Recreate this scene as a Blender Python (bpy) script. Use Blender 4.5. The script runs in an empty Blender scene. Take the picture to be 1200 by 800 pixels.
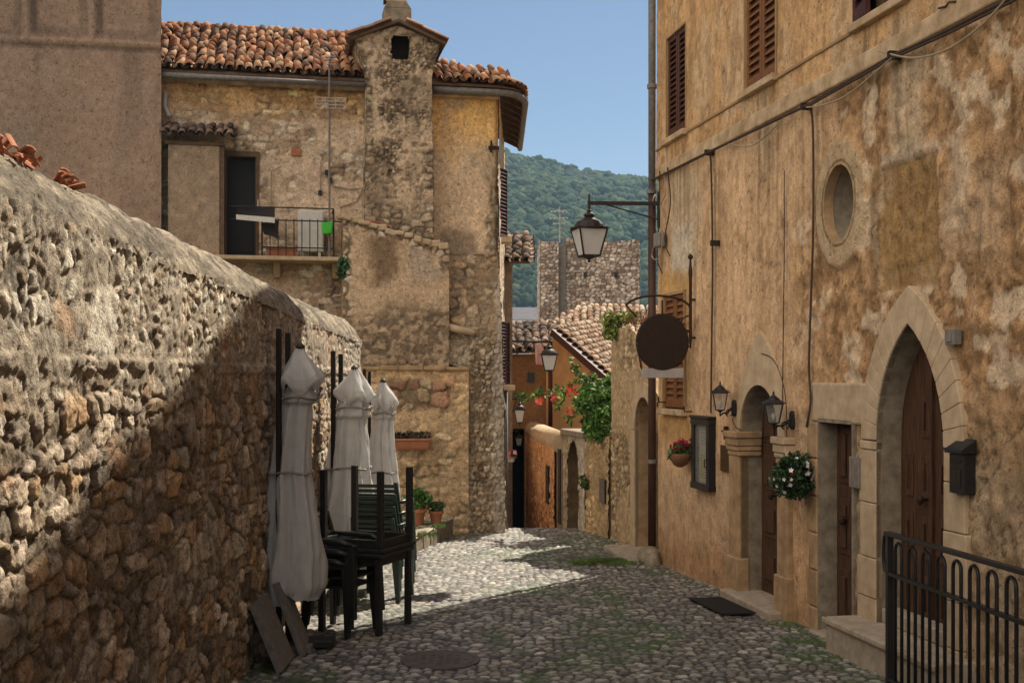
import bpy, bmesh, math, random
import numpy as np
from mathutils import Vector, Matrix

random.seed(7)
rng = np.random.default_rng(11)
PI = math.pi
scene = bpy.context.scene
COL = scene.collection

# ---------------------------------------------------------------- camera, sky, sun, exposure
FPX, YH, EYE = 1400.0, 440.0, 2.0          # focal length in px of a 1200 px wide frame, horizon row, eye height
cam_d = bpy.data.cameras.new('camera')
cam = bpy.data.objects.new('camera', cam_d)
COL.objects.link(cam)
cam.location = (0, 0, EYE)
cam.rotation_euler = (PI / 2, 0, 0)
cam_d.sensor_width = 36.0
cam_d.lens = 36.0 * FPX / 1200.0
cam_d.shift_y = (YH - 400.0) / 1200.0
cam_d.clip_start, cam_d.clip_end = 0.05, 6000.0
scene.camera = cam

SUN_AZ = math.radians(35.6)                 # to the right of straight ahead (+Y towards +X)
SUN_EL = math.radians(52.0)
world = bpy.data.worlds.new('World')
scene.world = world
world.use_nodes = True
wn = world.node_tree
wn.nodes.clear()
w_out = wn.nodes.new('ShaderNodeOutputWorld')
w_bg = wn.nodes.new('ShaderNodeBackground')
w_sky = wn.nodes.new('ShaderNodeTexSky')
w_sky.sky_type = 'NISHITA'
w_sky.sun_disc = False
w_sky.sun_elevation = SUN_EL
w_sky.sun_rotation = SUN_AZ
w_sky.altitude = 400
w_sky.air_density = 1.0
w_sky.dust_density = 0.4
w_sky.ozone_density = 1.6
w_bg.inputs['Strength'].default_value = 0.050
# broken bright cloud added unseen behind the viewer to fill shade, clear sky ahead
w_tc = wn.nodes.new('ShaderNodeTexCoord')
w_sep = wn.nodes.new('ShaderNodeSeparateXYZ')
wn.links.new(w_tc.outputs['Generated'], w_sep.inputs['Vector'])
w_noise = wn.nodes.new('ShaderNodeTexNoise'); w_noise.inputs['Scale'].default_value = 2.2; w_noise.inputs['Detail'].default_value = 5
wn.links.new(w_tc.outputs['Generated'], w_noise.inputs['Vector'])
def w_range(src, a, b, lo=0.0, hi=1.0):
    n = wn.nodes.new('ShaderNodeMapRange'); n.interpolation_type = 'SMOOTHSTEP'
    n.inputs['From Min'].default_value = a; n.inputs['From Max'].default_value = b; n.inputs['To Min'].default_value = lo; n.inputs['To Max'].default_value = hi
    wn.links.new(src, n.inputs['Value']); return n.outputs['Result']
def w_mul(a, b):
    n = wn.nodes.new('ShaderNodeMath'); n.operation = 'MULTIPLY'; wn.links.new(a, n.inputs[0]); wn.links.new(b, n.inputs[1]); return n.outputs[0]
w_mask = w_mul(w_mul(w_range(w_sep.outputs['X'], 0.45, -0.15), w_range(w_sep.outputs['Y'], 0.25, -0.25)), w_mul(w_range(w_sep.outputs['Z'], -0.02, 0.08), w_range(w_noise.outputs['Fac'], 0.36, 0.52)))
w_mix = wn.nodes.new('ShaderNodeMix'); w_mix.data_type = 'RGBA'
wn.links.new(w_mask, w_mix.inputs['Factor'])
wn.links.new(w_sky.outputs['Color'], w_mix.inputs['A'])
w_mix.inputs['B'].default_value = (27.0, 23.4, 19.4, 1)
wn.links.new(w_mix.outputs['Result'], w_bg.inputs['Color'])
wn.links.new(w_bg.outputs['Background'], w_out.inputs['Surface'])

sun_d = bpy.data.lights.new('sun', 'SUN')
sun_d.energy = 5.0
sun_d.angle = math.radians(0.5)
sun_d.color = (1.0, 0.90, 0.74)
sun = bpy.data.objects.new('sun', sun_d)
COL.objects.link(sun)
SUNV = Vector((math.sin(SUN_AZ) * math.cos(SUN_EL), math.cos(SUN_AZ) * math.cos(SUN_EL), math.sin(SUN_EL)))
sun.rotation_euler = (-SUNV).to_track_quat('-Z', 'Y').to_euler()
sun.location = SUNV * 60

vs = scene.view_settings
vs.view_transform = 'Standard'
vs.look = 'None'
vs.exposure = 0.86
vs.gamma = 1.0
vs.use_curve_mapping = False
scene.cycles.use_denoising = True
scene.cycles.max_bounces = 8
scene.cycles.diffuse_bounces = 5
scene.cycles.transparent_max_bounces = 12
scene.cycles.volume_bounces = 0
scene.cycles.sample_clamp_indirect = 8.0

# ---------------------------------------------------------------- numpy noise
def _hash(ix, iy, s):
    x = (ix.astype(np.int64) * 374761393 + iy.astype(np.int64) * 668265263 + int(s) * 974711 + 12345) & 0xFFFFFFFF
    x = ((x ^ (x >> 13)) * 1274126177) & 0xFFFFFFFF
    x = ((x ^ (x >> 15)) * 1103515245) & 0xFFFFFFFF
    return ((x ^ (x >> 16)) & 0xFFFFFF) / float(0xFFFFFF)

def vnoise(x, y, s=0):
    ix, iy = np.floor(x), np.floor(y)
    fx, fy = x - ix, y - iy
    fx, fy = fx * fx * (3 - 2 * fx), fy * fy * (3 - 2 * fy)
    a, b = _hash(ix, iy, s), _hash(ix + 1, iy, s)
    c, d = _hash(ix, iy + 1, s), _hash(ix + 1, iy + 1, s)
    return (a * (1 - fx) + b * fx) * (1 - fy) + (c * (1 - fx) + d * fx) * fy

def fbm(x, y, o=4, s=0):
    t, a, n = 0.0, 0.5, 0.0
    for k in range(o):
        t = t + a * vnoise(x * 2 ** k + 17.3 * k, y * 2 ** k + 9.1 * k, s + k)
        n += a
        a *= 0.5
    return t / n

def sst(a, b, x):
    t = np.clip((x - a) / (b - a), 0, 1)
    return t * t * (3 - 2 * t)

def vor(x, y, s=0, jit=0.9, wgt=0.0, pn=2.0, jy=None):
    jy = jit if jy is None else jy
    ix, iy = np.floor(x), np.floor(y)
    f1 = np.full(x.shape, 9.0)
    f2 = np.full(x.shape, 9.0)
    idx = np.zeros(x.shape)
    idy = np.zeros(x.shape)
    for dy in (-1, 0, 1):
        for dx in (-1, 0, 1):
            cx, cy = ix + dx, iy + dy
            off = 0.5 * (np.mod(cy, 2))
            px = cx + 0.5 + (_hash(cx, cy, s) - 0.5) * jit
            py = cy + 0.5 + (_hash(cx, cy, s + 5) - 0.5) * jy
            if pn == 2.0: d = np.hypot(px - x, py - y)
            else: d = (np.abs(px - x) ** pn + np.abs(py - y) ** pn) ** (1 / pn)
            d = d - wgt * _hash(cx, cy, s + 9)
            n1 = d < f1
            f2 = np.where(n1, f1, np.minimum(f2, d))
            idx = np.where(n1, cx, idx)
            idy = np.where(n1, cy, idy)
            f1 = np.where(n1, d, f1)
    return f1, f2, idx, idy

def mixc(a, b, m):
    return a * (1 - m[..., None]) + b * m[..., None]

def C3(*c):
    return np.array(c, dtype=float)

def rubble(U, V, seed, cx, cy, palette, mortar, depth=0.03, gap=0.12, wgt=0.25, warp=0.25):
    """heights and base colours of a rubble stone surface"""
    wu = U + warp * cx * 2 * (fbm(U / cx * 0.5, V / cy * 0.5, 2, seed + 21) - 0.5)
    wv = V + warp * cy * 2 * (fbm(U / cx * 0.35, V / cy * 0.5, 2, seed + 22) - 0.5)
    wu = wu + cx * 0.22 * (fbm(U / cx * 2.2, V / cy * 2.2, 3, seed + 23) - 0.5)
    wv = wv + cy * 0.30 * (fbm(U / cx * 2.2, V / cy * 2.2, 3, seed + 24) - 0.5)
    f1, f2, ix, iy = vor(wu / cx, wv / cy, seed, 0.85, wgt, 3.2, 0.6)
    e = f2 - f1 + 0.16 * (fbm(U / cx * 5, V / cy * 5, 3, seed + 3) - 0.5)
    gw = gap * (0.45 + 1.5 * fbm(U / cx * 0.6, V / cy * 0.6, 3, seed + 4) ** 1.5)
    m = sst(gw * 0.2, gw * 1.6, e)
    sunk = sst(0.30, 0.12, _hash(ix, iy, seed + 34)) * 0.75      # stones buried under the pointing
    m = m * (1 - sunk)
    r1, r2, r3 = _hash(ix, iy, seed + 31), _hash(ix, iy, seed + 32), _hash(ix, iy, seed + 33)
    pal = np.array(palette)
    base = pal[np.minimum((r1 * len(pal)).astype(int), len(pal) - 1)]
    fn = fbm(U * 26, V * 26, 3, seed + 41)
    base = base * (0.68 + 0.6 * r2)[..., None] * (0.78 + 0.44 * fn)[..., None]
    base = base * (0.72 + 0.56 * fbm(U / cx * 2.5 + 7 * r1, V / cy * 2.5, 3, seed + 42))[..., None]
    mc = np.array(mortar) * (0.70 + 0.6 * fbm(U * 14, V * 14, 4, seed + 51))[..., None]
    open_ = sst(0.60, 0.72, fbm(U * 5, V * 5, 4, seed + 52))
    mc = mc * (1 - 0.55 * open_)[..., None]
    col = mixc(mc, base, m)
    disp = depth * (m * (0.35 + 0.65 * r3) * (1.0 - 0.2 * np.clip(f1, 0, 1)) + 0.55 * (fn - 0.5) + 0.5 * (fbm(U / cx * 1.3, V / cy * 1.3, 3, seed + 53) - 0.5) - 0.25 * open_ * (1 - m))
    return disp, col, m

# ---------------------------------------------------------------- materials
MATS = {}
def mat_attr(name, rough=0.9, bump=0.35, scale=45.0, var=0.22, spec=0.2, dist=0.01, pits=0.0, stretch=(1, 1, 1)):
    """base colour from the mesh's own stone-by-stone colours; grain, pits and relief from noise"""
    m = bpy.data.materials.new(name)
    m.use_nodes = True
    nt = m.node_tree
    b = nt.nodes['Principled BSDF']
    b.inputs['Roughness'].default_value = rough
    b.inputs['Specular IOR Level'].default_value = spec
    a = nt.nodes.new('ShaderNodeAttribute'); a.attribute_name = 'Col'
    tc = nt.nodes.new('ShaderNodeTexCoord')
    mp = nt.nodes.new('ShaderNodeMapping'); mp.inputs['Scale'].default_value = stretch
    nt.links.new(tc.outputs['Object'], mp.inputs['Vector'])
    def noise(sc, det, ro=0.68):
        n = nt.nodes.new('ShaderNodeTexNoise'); n.inputs['Scale'].default_value = sc; n.inputs['Detail'].default_value = det; n.inputs['Roughness'].default_value = ro
        nt.links.new(mp.outputs['Vector'], n.inputs['Vector']); return n.outputs['Fac']
    def rng_(src, a0, a1, b0, b1):
        r = nt.nodes.new('ShaderNodeMapRange'); r.inputs['From Min'].default_value = a0; r.inputs['From Max'].default_value = a1
        r.inputs['To Min'].default_value = b0; r.inputs['To Max'].default_value = b1; nt.links.new(src, r.inputs['Value']); return r.outputs['Result']
    def mul(x, y, op='MULTIPLY'):
        r = nt.nodes.new('ShaderNodeMath'); r.operation = op; nt.links.new(x, r.inputs[0]); nt.links.new(y, r.inputs[1]); return r.outputs[0]
    n1, n2 = noise(scale, 8), noise(scale * 0.2, 6)
    k = mul(rng_(n1, 0.28, 0.72, 1 - var, 1 + var), rng_(n2, 0.3, 0.7, 1 - var * 0.7, 1 + var * 0.7))
    h = mul(n1, n2, 'ADD')
    if pits > 0:
        n3 = noise(scale * 0.42, 5, 0.6)
        pit = rng_(n3, 0.30, 0.42, 1 - pits, 1.0)
        k = mul(k, pit); h = mul(h, pit, 'ADD')
    mx = nt.nodes.new('ShaderNodeVectorMath'); mx.operation = 'SCALE'
    nt.links.new(a.outputs['Color'], mx.inputs[0]); nt.links.new(k, mx.inputs['Scale'])
    nt.links.new(mx.outputs['Vector'], b.inputs['Base Color'])
    bp = nt.nodes.new('ShaderNodeBump'); bp.inputs['Strength'].default_value = bump; bp.inputs['Distance'].default_value = dist
    nt.links.new(h, bp.inputs['Height']); nt.links.new(bp.outputs['Normal'], b.inputs['Normal'])
    MATS[name] = m
    return m

def mat(name, c1, c2=None, rough=0.8, scale=12.0, bump=0.15, metal=0.0, spec=0.3, stretch=(1, 1, 1), dist=0.01, trans=0.0, lo=0.35, hi=0.65):
    """two colours mixed by noise"""
    c2 = c2 or tuple(x * 0.65 for x in c1)
    m = bpy.data.materials.new(name)
    m.use_nodes = True
    nt = m.node_tree
    b = nt.nodes['Principled BSDF']
    b.inputs['Roughness'].default_value = rough
    b.inputs['Metallic'].default_value = metal
    b.inputs['Specular IOR Level'].default_value = spec
    tc = nt.nodes.new('ShaderNodeTexCoord')
    mp = nt.nodes.new('ShaderNodeMapping'); mp.inputs['Scale'].default_value = stretch
    n = nt.nodes.new('ShaderNodeTexNoise'); n.inputs['Scale'].default_value = scale; n.inputs['Detail'].default_value = 7
    n.inputs['Roughness'].default_value = 0.65
    nt.links.new(tc.outputs['Object'], mp.inputs['Vector'])
    nt.links.new(mp.outputs['Vector'], n.inputs['Vector'])
    cr = nt.nodes.new('ShaderNodeValToRGB')
    cr.color_ramp.elements[0].position = lo; cr.color_ramp.elements[1].position = hi
    cr.color_ramp.elements[0].color = (*c2, 1); cr.color_ramp.elements[1].color = (*c1, 1)
    nt.links.new(n.outputs['Fac'], cr.inputs['Fac'])
    nt.links.new(cr.outputs['Color'], b.inputs['Base Color'])
    if bump > 0:
        bp = nt.nodes.new('ShaderNodeBump'); bp.inputs['Strength'].default_value = bump; bp.inputs['Distance'].default_value = dist
        nt.links.new(n.outputs['Fac'], bp.inputs['Height'])
        nt.links.new(bp.outputs['Normal'], b.inputs['Normal'])
    if trans > 0:
        o = nt.nodes['Material Output']
        t = nt.nodes.new('ShaderNodeBsdfTranslucent')
        ms = nt.nodes.new('ShaderNodeMixShader'); ms.inputs['Fac'].default_value = trans
        nt.links.new(cr.outputs['Color'], t.inputs['Color'])
        nt.links.new(b.outputs['BSDF'], ms.inputs[1]); nt.links.new(t.outputs['BSDF'], ms.inputs[2])
        nt.links.new(ms.outputs['Shader'], o.inputs['Surface'])
    MATS[name] = m
    return m

mat_attr('stone_relief', 0.92, 0.9, 78, 0.50, 0.2, 0.016, 0.6)
mat_attr('plaster_relief', 0.93, 0.8, 62, 0.34, 0.15, 0.014, 0.45, (1, 1, 0.85))
mat_attr('smooth_relief', 0.93, 0.5, 40, 0.22, 0.15, 0.010, 0.15)
mat_attr('cobble_relief', 0.62, 0.6, 70, 0.36, 0.35, 0.010, 0.3)
mat_attr('tile_clay', 0.88, 0.3, 50, 0.22)
mat_attr('leaf_mix', 0.6, 0.0, 20, 0.2, 0.3)
mat_attr('forest_mix', 0.9, 0.6, 1.6, 0.5, 0.05, 0.6)
mat('dark_paint', (0.012, 0.013, 0.016), (0.02, 0.018, 0.018), 0.4, 20, 0.1)
mat('black_iron', (0.014, 0.013, 0.013), (0.035, 0.022, 0.016), 0.55, 30, 0.25)
mat('rust_iron', (0.045, 0.022, 0.012), (0.02, 0.012, 0.009), 0.8, 25, 0.3)
mat('zinc', (0.20, 0.19, 0.18), (0.12, 0.10, 0.09), 0.6, 18, 0.1)
mat('brown_pipe', (0.075, 0.035, 0.022), (0.04, 0.022, 0.016), 0.6, 10, 0.15, stretch=(1, 1, 0.3))
mat('old_door', (0.105, 0.052, 0.028), (0.035, 0.017, 0.010), 0.6, 9, 0.4, stretch=(7, 7, 0.5))
mat('door_black', (0.022, 0.021, 0.021), (0.03, 0.028, 0.026), 0.7, 9, 0.1, stretch=(6, 6, 0.6))
mat('shutter_brown', (0.10, 0.040, 0.020), (0.065, 0.027, 0.015), 0.6, 14, 0.15, stretch=(5, 5, 0.8))
mat('shutter_red', (0.085, 0.028, 0.024), (0.05, 0.018, 0.016), 0.6, 14, 0.15)
mat('shutter_brown_lit', (0.22, 0.095, 0.035), (0.14, 0.06, 0.025), 0.65, 14, 0.15)  # lighter copy of the brown, light on the shutters put into the colour
mat('timber_dark', (0.022, 0.014, 0.010), (0.012, 0.008, 0.007), 0.75, 12, 0.3, stretch=(5, 5, 0.5))
mat('timber_eave', (0.16, 0.10, 0.06), (0.09, 0.055, 0.03), 0.85, 12, 0.25)
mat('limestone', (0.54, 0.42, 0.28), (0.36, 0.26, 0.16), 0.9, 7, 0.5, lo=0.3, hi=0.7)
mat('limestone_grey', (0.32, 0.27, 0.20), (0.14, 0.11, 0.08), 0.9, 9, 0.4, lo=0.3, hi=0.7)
mat('limestone_warm', (0.46, 0.31, 0.17), (0.22, 0.14, 0.075), 0.9, 6, 0.6, lo=0.3, hi=0.7)
mat('step_stone', (0.40, 0.33, 0.25), (0.26, 0.21, 0.16), 0.85, 9, 0.3)
mat('band_plaster', (0.56, 0.42, 0.27), (0.30, 0.20, 0.11), 0.92, 5, 0.5)
mat('plaster_plain', (0.38, 0.25, 0.13), (0.28, 0.18, 0.09), 0.95, 3, 0.3)
mat('plaster_grey', (0.23, 0.165, 0.125), (0.18, 0.13, 0.10), 0.95, 4, 0.35)
mat('cement_dark', (0.22, 0.19, 0.16), (0.14, 0.12, 0.10), 0.95, 8, 0.5, dist=0.02)
mat('slab_grey', (0.16, 0.145, 0.135), (0.10, 0.09, 0.085), 0.8, 20, 0.2)
mat('canvas', (0.68, 0.68, 0.68), (0.60, 0.59, 0.58), 0.95, 8, 0.12, trans=0.42)
mat('canvas_tie', (0.30, 0.28, 0.25), None, 0.9, 20, 0.1)
mat('plastic_green', (0.018, 0.040, 0.034), (0.014, 0.030, 0.026), 0.35, 15, 0.05, spec=0.5)
mat('plastic_black', (0.010, 0.012, 0.012), (0.014, 0.015, 0.015), 0.4, 15, 0.05, spec=0.45)
mat('table_black', (0.012, 0.012, 0.013), (0.02, 0.019, 0.018), 0.5, 22, 0.1)
mat('terracotta', (0.40, 0.165, 0.085), (0.30, 0.12, 0.065), 0.85, 10, 0.15)
mat('soil', (0.05, 0.035, 0.025), (0.03, 0.02, 0.015), 0.95, 40, 0.5)
mat('white_paint', (0.62, 0.60, 0.57), (0.52, 0.50, 0.46), 0.6, 12, 0.08)
mat('sign_white', (0.40, 0.37, 0.36), (0.32, 0.29, 0.28), 0.6, 9, 0.08)
mat('sign_brown', (0.030, 0.017, 0.010), (0.018, 0.011, 0.008), 0.75, 16, 0.35)
mat('wire_brown', (0.07, 0.045, 0.03), (0.045, 0.03, 0.02), 0.8, 10, 0.0)
mat('wire_pale', (0.36, 0.29, 0.20), (0.28, 0.22, 0.15), 0.8, 10, 0.0)
mat('green_bag', (0.06, 0.42, 0.04), (0.04, 0.30, 0.03), 0.6, 10, 0.1)
mat('dark_cloth', (0.03, 0.025, 0.022), (0.05, 0.04, 0.035), 0.9, 10, 0.2)
mat('pink_cloth', (0.55, 0.22, 0.20), (0.62, 0.42, 0.38), 0.9, 6, 0.1)
mat('white_cloth', (0.60, 0.57, 0.52), (0.5, 0.47, 0.43), 0.9, 10, 0.15)
mat('paper', (0.55, 0.54, 0.46), (0.45, 0.44, 0.36), 0.8, 6, 0.0)
mat('paper_lime', (0.42, 0.50, 0.12), (0.55, 0.58, 0.25), 0.8, 18, 0.0)
mat('print_ink', (0.05, 0.05, 0.05), None, 0.8, 20, 0.0)
mat('bronze_plate', (0.10, 0.055, 0.022), (0.06, 0.032, 0.014), 0.5, 14, 0.1, metal=0.4)
mat('grey_plate', (0.22, 0.20, 0.18), (0.15, 0.14, 0.13), 0.5, 14, 0.1)
mat('wicker', (0.22, 0.11, 0.05), (0.12, 0.06, 0.03), 0.9, 60, 0.5)
mat('rubber_mat', (0.010, 0.009, 0.009), (0.016, 0.015, 0.014), 0.9, 60, 0.4)
mat('manhole_iron', (0.06, 0.055, 0.05), (0.10, 0.09, 0.075), 0.75, 22, 0.4)
mat('roof_grey', (0.10, 0.10, 0.115), (0.07, 0.07, 0.08), 0.9, 2, 0.2)
mat('wall_far', (0.26, 0.235, 0.21), (0.20, 0.18, 0.16), 0.9, 1.5, 0.1)
mat('roof_red_flat', (0.12, 0.035, 0.03), (0.08, 0.025, 0.02), 0.85, 5, 0.15)
mat('earth', (0.13, 0.10, 0.06), (0.07, 0.075, 0.035), 0.95, 0.5, 0.3)
mat('hill_ground', (0.05, 0.07, 0.03), (0.03, 0.045, 0.02), 0.95, 0.05, 0.0)
mat('stem', (0.10, 0.08, 0.04), (0.06, 0.05, 0.025), 0.9, 20, 0.2)
def _glass(name, col, rough, alpha):
    m = bpy.data.materials.new(name); m.use_nodes = True
    nt = m.node_tree; b = nt.nodes['Principled BSDF']
    b.inputs['Base Color'].default_value = (*col, 1); b.inputs['Roughness'].default_value = rough
    b.inputs['Specular IOR Level'].default_value = 0.5
    n = nt.nodes.new('ShaderNodeTexNoise'); n.inputs['Scale'].default_value = 9
    mr = nt.nodes.new('ShaderNodeMapRange'); mr.inputs['To Min'].default_value = alpha - 0.08; mr.inputs['To Max'].default_value = alpha + 0.08
    nt.links.new(n.outputs['Fac'], mr.inputs['Value']); nt.links.new(mr.outputs['Result'], b.inputs['Alpha'])
    MATS[name] = m
_glass('frosted_glass', (0.62, 0.62, 0.62), 0.35, 0.82)
_glass('clear_glass', (0.30, 0.30, 0.28), 0.08, 0.30)
_glass('dark_glass', (0.012, 0.012, 0.014), 0.25, 0.95)

# ---------------------------------------------------------------- mesh helpers (everything is written in world metres)
def W(px, py, d):
    return Vector(((px - 600) / FPX * d, d, EYE + (YH - py) / FPX * d))

def gz(y):
    y = np.asarray(y, dtype=float)
    return np.where(y < 19.1, -0.02357 * y, -0.4502 - 0.17 * (y - 19.1))

def G(px, py):
    d = EYE * FPX / (py - YH - 0.02357 * FPX)
    return Vector(((px - 600) / FPX * d, d, -0.02357 * d))

def props(o, label=None, cat=None, group=None, kind=None):
    if label: o['label'] = label
    if cat: o['category'] = cat
    if group: o['group'] = group
    if kind: o['kind'] = kind
    return o

WM = {}
def thing(name, loc, label, cat, group=None, rz=0.0):
    o = bpy.data.objects.new(name, None)
    COL.objects.link(o)
    o.empty_display_size = 0.2
    o.location = loc
    o.rotation_euler = (0, 0, rz)
    WM[o.name] = Matrix.Translation(Vector(loc)) @ Matrix.Rotation(rz, 4, 'Z')
    return props(o, label, cat, group)

def link(name, me, parent):
    o = bpy.data.objects.new(name, me)
    COL.objects.link(o)
    if parent is not None:
        M = WM[parent.name]
        me.transform(M.inverted())
        o.parent = parent
        WM[o.name] = M.copy()
    else:
        WM[o.name] = Matrix.Identity(4)
    return o

def dup(root, loc, rz=None, label=None, group=None):
    r = root.copy(); COL.objects.link(r); r.location = loc
    if rz is not None: r.rotation_euler = (0, 0, rz)
    if label: r['label'] = label
    if group: r['group'] = group
    for ch in list(root.children):
        c = ch.copy(); COL.objects.link(c); c.parent = r
        for g in list(ch.children):
            d = g.copy(); COL.objects.link(d); d.parent = c
    return r

def raw_mesh(name, verts, faces4, cols, material, parent=None, smooth=True):
    """fast mesh from numpy: verts (n,3), faces (m,k)"""
    me = bpy.data.meshes.new(name)
    n, (m, k) = len(verts), faces4.shape
    me.vertices.add(n); me.vertices.foreach_set('co', np.ascontiguousarray(verts, dtype=np.float32).ravel())
    me.loops.add(m * k); me.loops.foreach_set('vertex_index', np.ascontiguousarray(faces4, dtype=np.int32).ravel())
    me.polygons.add(m); me.polygons.foreach_set('loop_start', np.arange(0, m * k, k, dtype=np.int32))
    me.update(calc_edges=True)
    me.polygons.foreach_set('use_smooth', np.full(m, smooth, dtype=bool))
    if cols is not None:
        ca = me.color_attributes.new('Col', 'FLOAT_COLOR', 'POINT')
        rgba = np.ones((n, 4), dtype=np.float32); rgba[:, :3] = np.clip(cols, 0.004, 0.85)
        ca.data.foreach_set('color', rgba.ravel())
    me.materials.append(MATS[material])
    return link(name, me, parent)

def relief(name, pos, nrm, disp, col, material, parent=None, keep=None):
    """sheet of a grid (rows, cols) pushed along its normal"""
    r, c = disp.shape
    P = pos + np.asarray(nrm) * disp[..., None]
    idx = np.arange(r * c).reshape(r, c)
    f = np.stack([idx[:-1, :-1], idx[:-1, 1:], idx[1:, 1:], idx[1:, :-1]], -1)
    if keep is not None:
        kf = keep[:-1, :-1] & keep[:-1, 1:] & keep[1:, 1:] & keep[1:, :-1]
        f = f[kf]
    f = f.reshape(-1, 4)
    used = np.unique(f)
    remap = np.zeros(r * c, dtype=np.int64); remap[used] = np.arange(len(used))
    # face the normal
    V = P.reshape(-1, 3)
    a, b, d = V[f[0, 0]], V[f[0, 1]], V[f[0, 3]]
    nn = np.cross(b - a, d - a)
    nr = np.asarray(nrm).reshape(-1, 3)[0]
    if nn @ nr < 0: f = f[:, ::-1]
    return raw_mesh(name, V[used], remap[f], col.reshape(-1, 3)[used], material, parent)

class MB:
    def __init__(s):
        s.v, s.f, s.c = [], [], None
    def add(s, vs, fs):
        b = len(s.v)
        s.v += [tuple(v) for v in vs]
        s.f += [tuple(b + i for i in f) for f in fs]
        return s
    def hexa(s, p):       # 8 points: bottom loop 0-3, top loop 4-7
        return s.add(p, [(3, 2, 1, 0), (4, 5, 6, 7), (0, 1, 5, 4), (1, 2, 6, 5), (2, 3, 7, 6), (3, 0, 4, 7)])
    def box(s, x0, x1, y0, y1, z0, z1):
        return s.hexa([(x0, y0, z0), (x1, y0, z0), (x1, y1, z0), (x0, y1, z0), (x0, y0, z1), (x1, y0, z1), (x1, y1, z1), (x0, y1, z1)])
    def bar(s, a, b, w, h=None, up=(0, 0, 1)):   # rectangular bar from a to b
        a, b = Vector(a), Vector(b); h = h or w
        t = (b - a).normalized(); up = Vector(up)
        if abs(t.dot(up)) > 0.95: up = Vector((1, 0, 0))
        x = t.cross(up).normalized() * (w / 2); y = x.cross(t).normalized() * (h / 2)
        return s.hexa([a - x - y, a + x - y, a + x + y, a - x + y, b - x - y, b + x - y, b + x + y, b - x + y])
    def cyl(s, a, b, r0, r1=None, n=10, caps=True):
        a, b = Vector(a), Vector(b); r1 = r0 if r1 is None else r1
        t = (b - a).normalized(); up = Vector((0, 0, 1)) if abs(t.z) < 0.95 else Vector((1, 0, 0))
        x = t.cross(up).normalized(); y = t.cross(x)
        vs = [a + (x * math.cos(2 * PI * i / n) + y * math.sin(2 * PI * i / n)) * r0 for i in range(n)]
        vs += [b + (x * math.cos(2 * PI * i / n) + y * math.sin(2 * PI * i / n)) * r1 for i in range(n)]
        fs = [(i, (i + 1) % n, n + (i + 1) % n, n + i) for i in range(n)]
        if caps: fs += [tuple(range(n - 1, -1, -1)), tuple(range(n, 2 * n))]
        return s.add(vs, fs)
    def tube(s, path, r, n=6):
        path = [Vector(p) for p in path]
        rings = []
        x = None
        for i, p in enumerate(path):
            t = (path[min(i + 1, len(path) - 1)] - path[max(i - 1, 0)]).normalized()
            if x is None:
                up = Vector((0, 0, 1)) if abs(t.z) < 0.9 else Vector((1, 0, 0))
                x = t.cross(up).normalized()
            x = (x - t * x.dot(t)).normalized()
            y = t.cross(x)
            rr = r[i] if isinstance(r, (list, tuple)) else r
            rings += [p + (x * math.cos(2 * PI * k / n) + y * math.sin(2 * PI * k / n)) * rr for k in range(n)]
        m = len(path)
        fs = [(i * n + k, i * n + (k + 1) % n, (i + 1) * n + (k + 1) % n, (i + 1) * n + k) for i in range(m - 1) for k in range(n)]
        fs += [tuple(range(n - 1, -1, -1)), tuple((m - 1) * n + k for k in range(n))]
        return s.add(rings, fs)
    def lathe(s, c, prof, n=16, sx=1.0, sy=1.0):   # prof: (r, z) bottom to top round a vertical axis
        vs = [(c[0] + r * sx * math.cos(2 * PI * k / n), c[1] + r * sy * math.sin(2 * PI * k / n), c[2] + z) for r, z in prof for k in range(n)]
        m = len(prof)
        fs = [(i * n + k, i * n + (k + 1) % n, (i + 1) * n + (k + 1) % n, (i + 1) * n + k) for i in range(m - 1) for k in range(n)]
        fs += [tuple(range(n - 1, -1, -1)), tuple((m - 1) * n + k for k in range(n))]
        return s.add(vs, fs)
    def prism(s, poly, vec):
        n = len(poly); vec = Vector(vec)
        vs = [Vector(p) for p in poly] + [Vector(p) + vec for p in poly]
        return s.add(vs, [tuple(range(n - 1, -1, -1)), tuple(range(n, 2 * n))] + [(i, (i + 1) % n, n + (i + 1) % n, n + i) for i in range(n)])
    def strip(s, A, B):    # ruled strip between two polylines
        n = len(A)
        return s.add(list(A) + list(B), [(i, i + 1, n + i + 1, n + i) for i in range(n - 1)])
    def ring(s, inner, outer, vec, gap=0.0, close=False):   # blocks between two polylines, each extruded
        n = len(inner)
        for i in range(n - 1 if not close else n):
            j = (i + 1) % n
            a, b, c, d = Vector(inner[i]), Vector(inner[j]), Vector(outer[j]), Vector(outer[i])
            if gap:
                a, b = a.lerp(b, gap), b.lerp(a, gap); d, c = d.lerp(c, gap), c.lerp(d, gap)
            s.prism([a, b, c, d], vec)
        return s
    def build(s, name, material, parent=None, smooth=False, bevel=0.0, label=None, cols=None):
        me = bpy.data.meshes.new(name)
        me.from_pydata(s.v, [], s.f)
        me.update()
        bm = bmesh.new(); bm.from_mesh(me)
        bmesh.ops.recalc_face_normals(bm, faces=bm.faces)
        bm.to_mesh(me); bm.free()
        if smooth:
            me.polygons.foreach_set('use_smooth', np.full(len(me.polygons), True))
        if cols is not None:
            ca = me.color_attributes.new('Col', 'FLOAT_COLOR', 'POINT')
            rgba = np.ones((len(s.v), 4), dtype=np.float32); rgba[:, :3] = cols
            ca.data.foreach_set('color', rgba.ravel())
        me.materials.append(MATS[material])
        o = link(name, me, parent)
        if bevel:
            md = o.modifiers.new('bevel', 'BEVEL'); md.width = bevel; md.segments = 2; md.limit_method = 'ANGLE'
        if label: o['label'] = label
        return o

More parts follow.
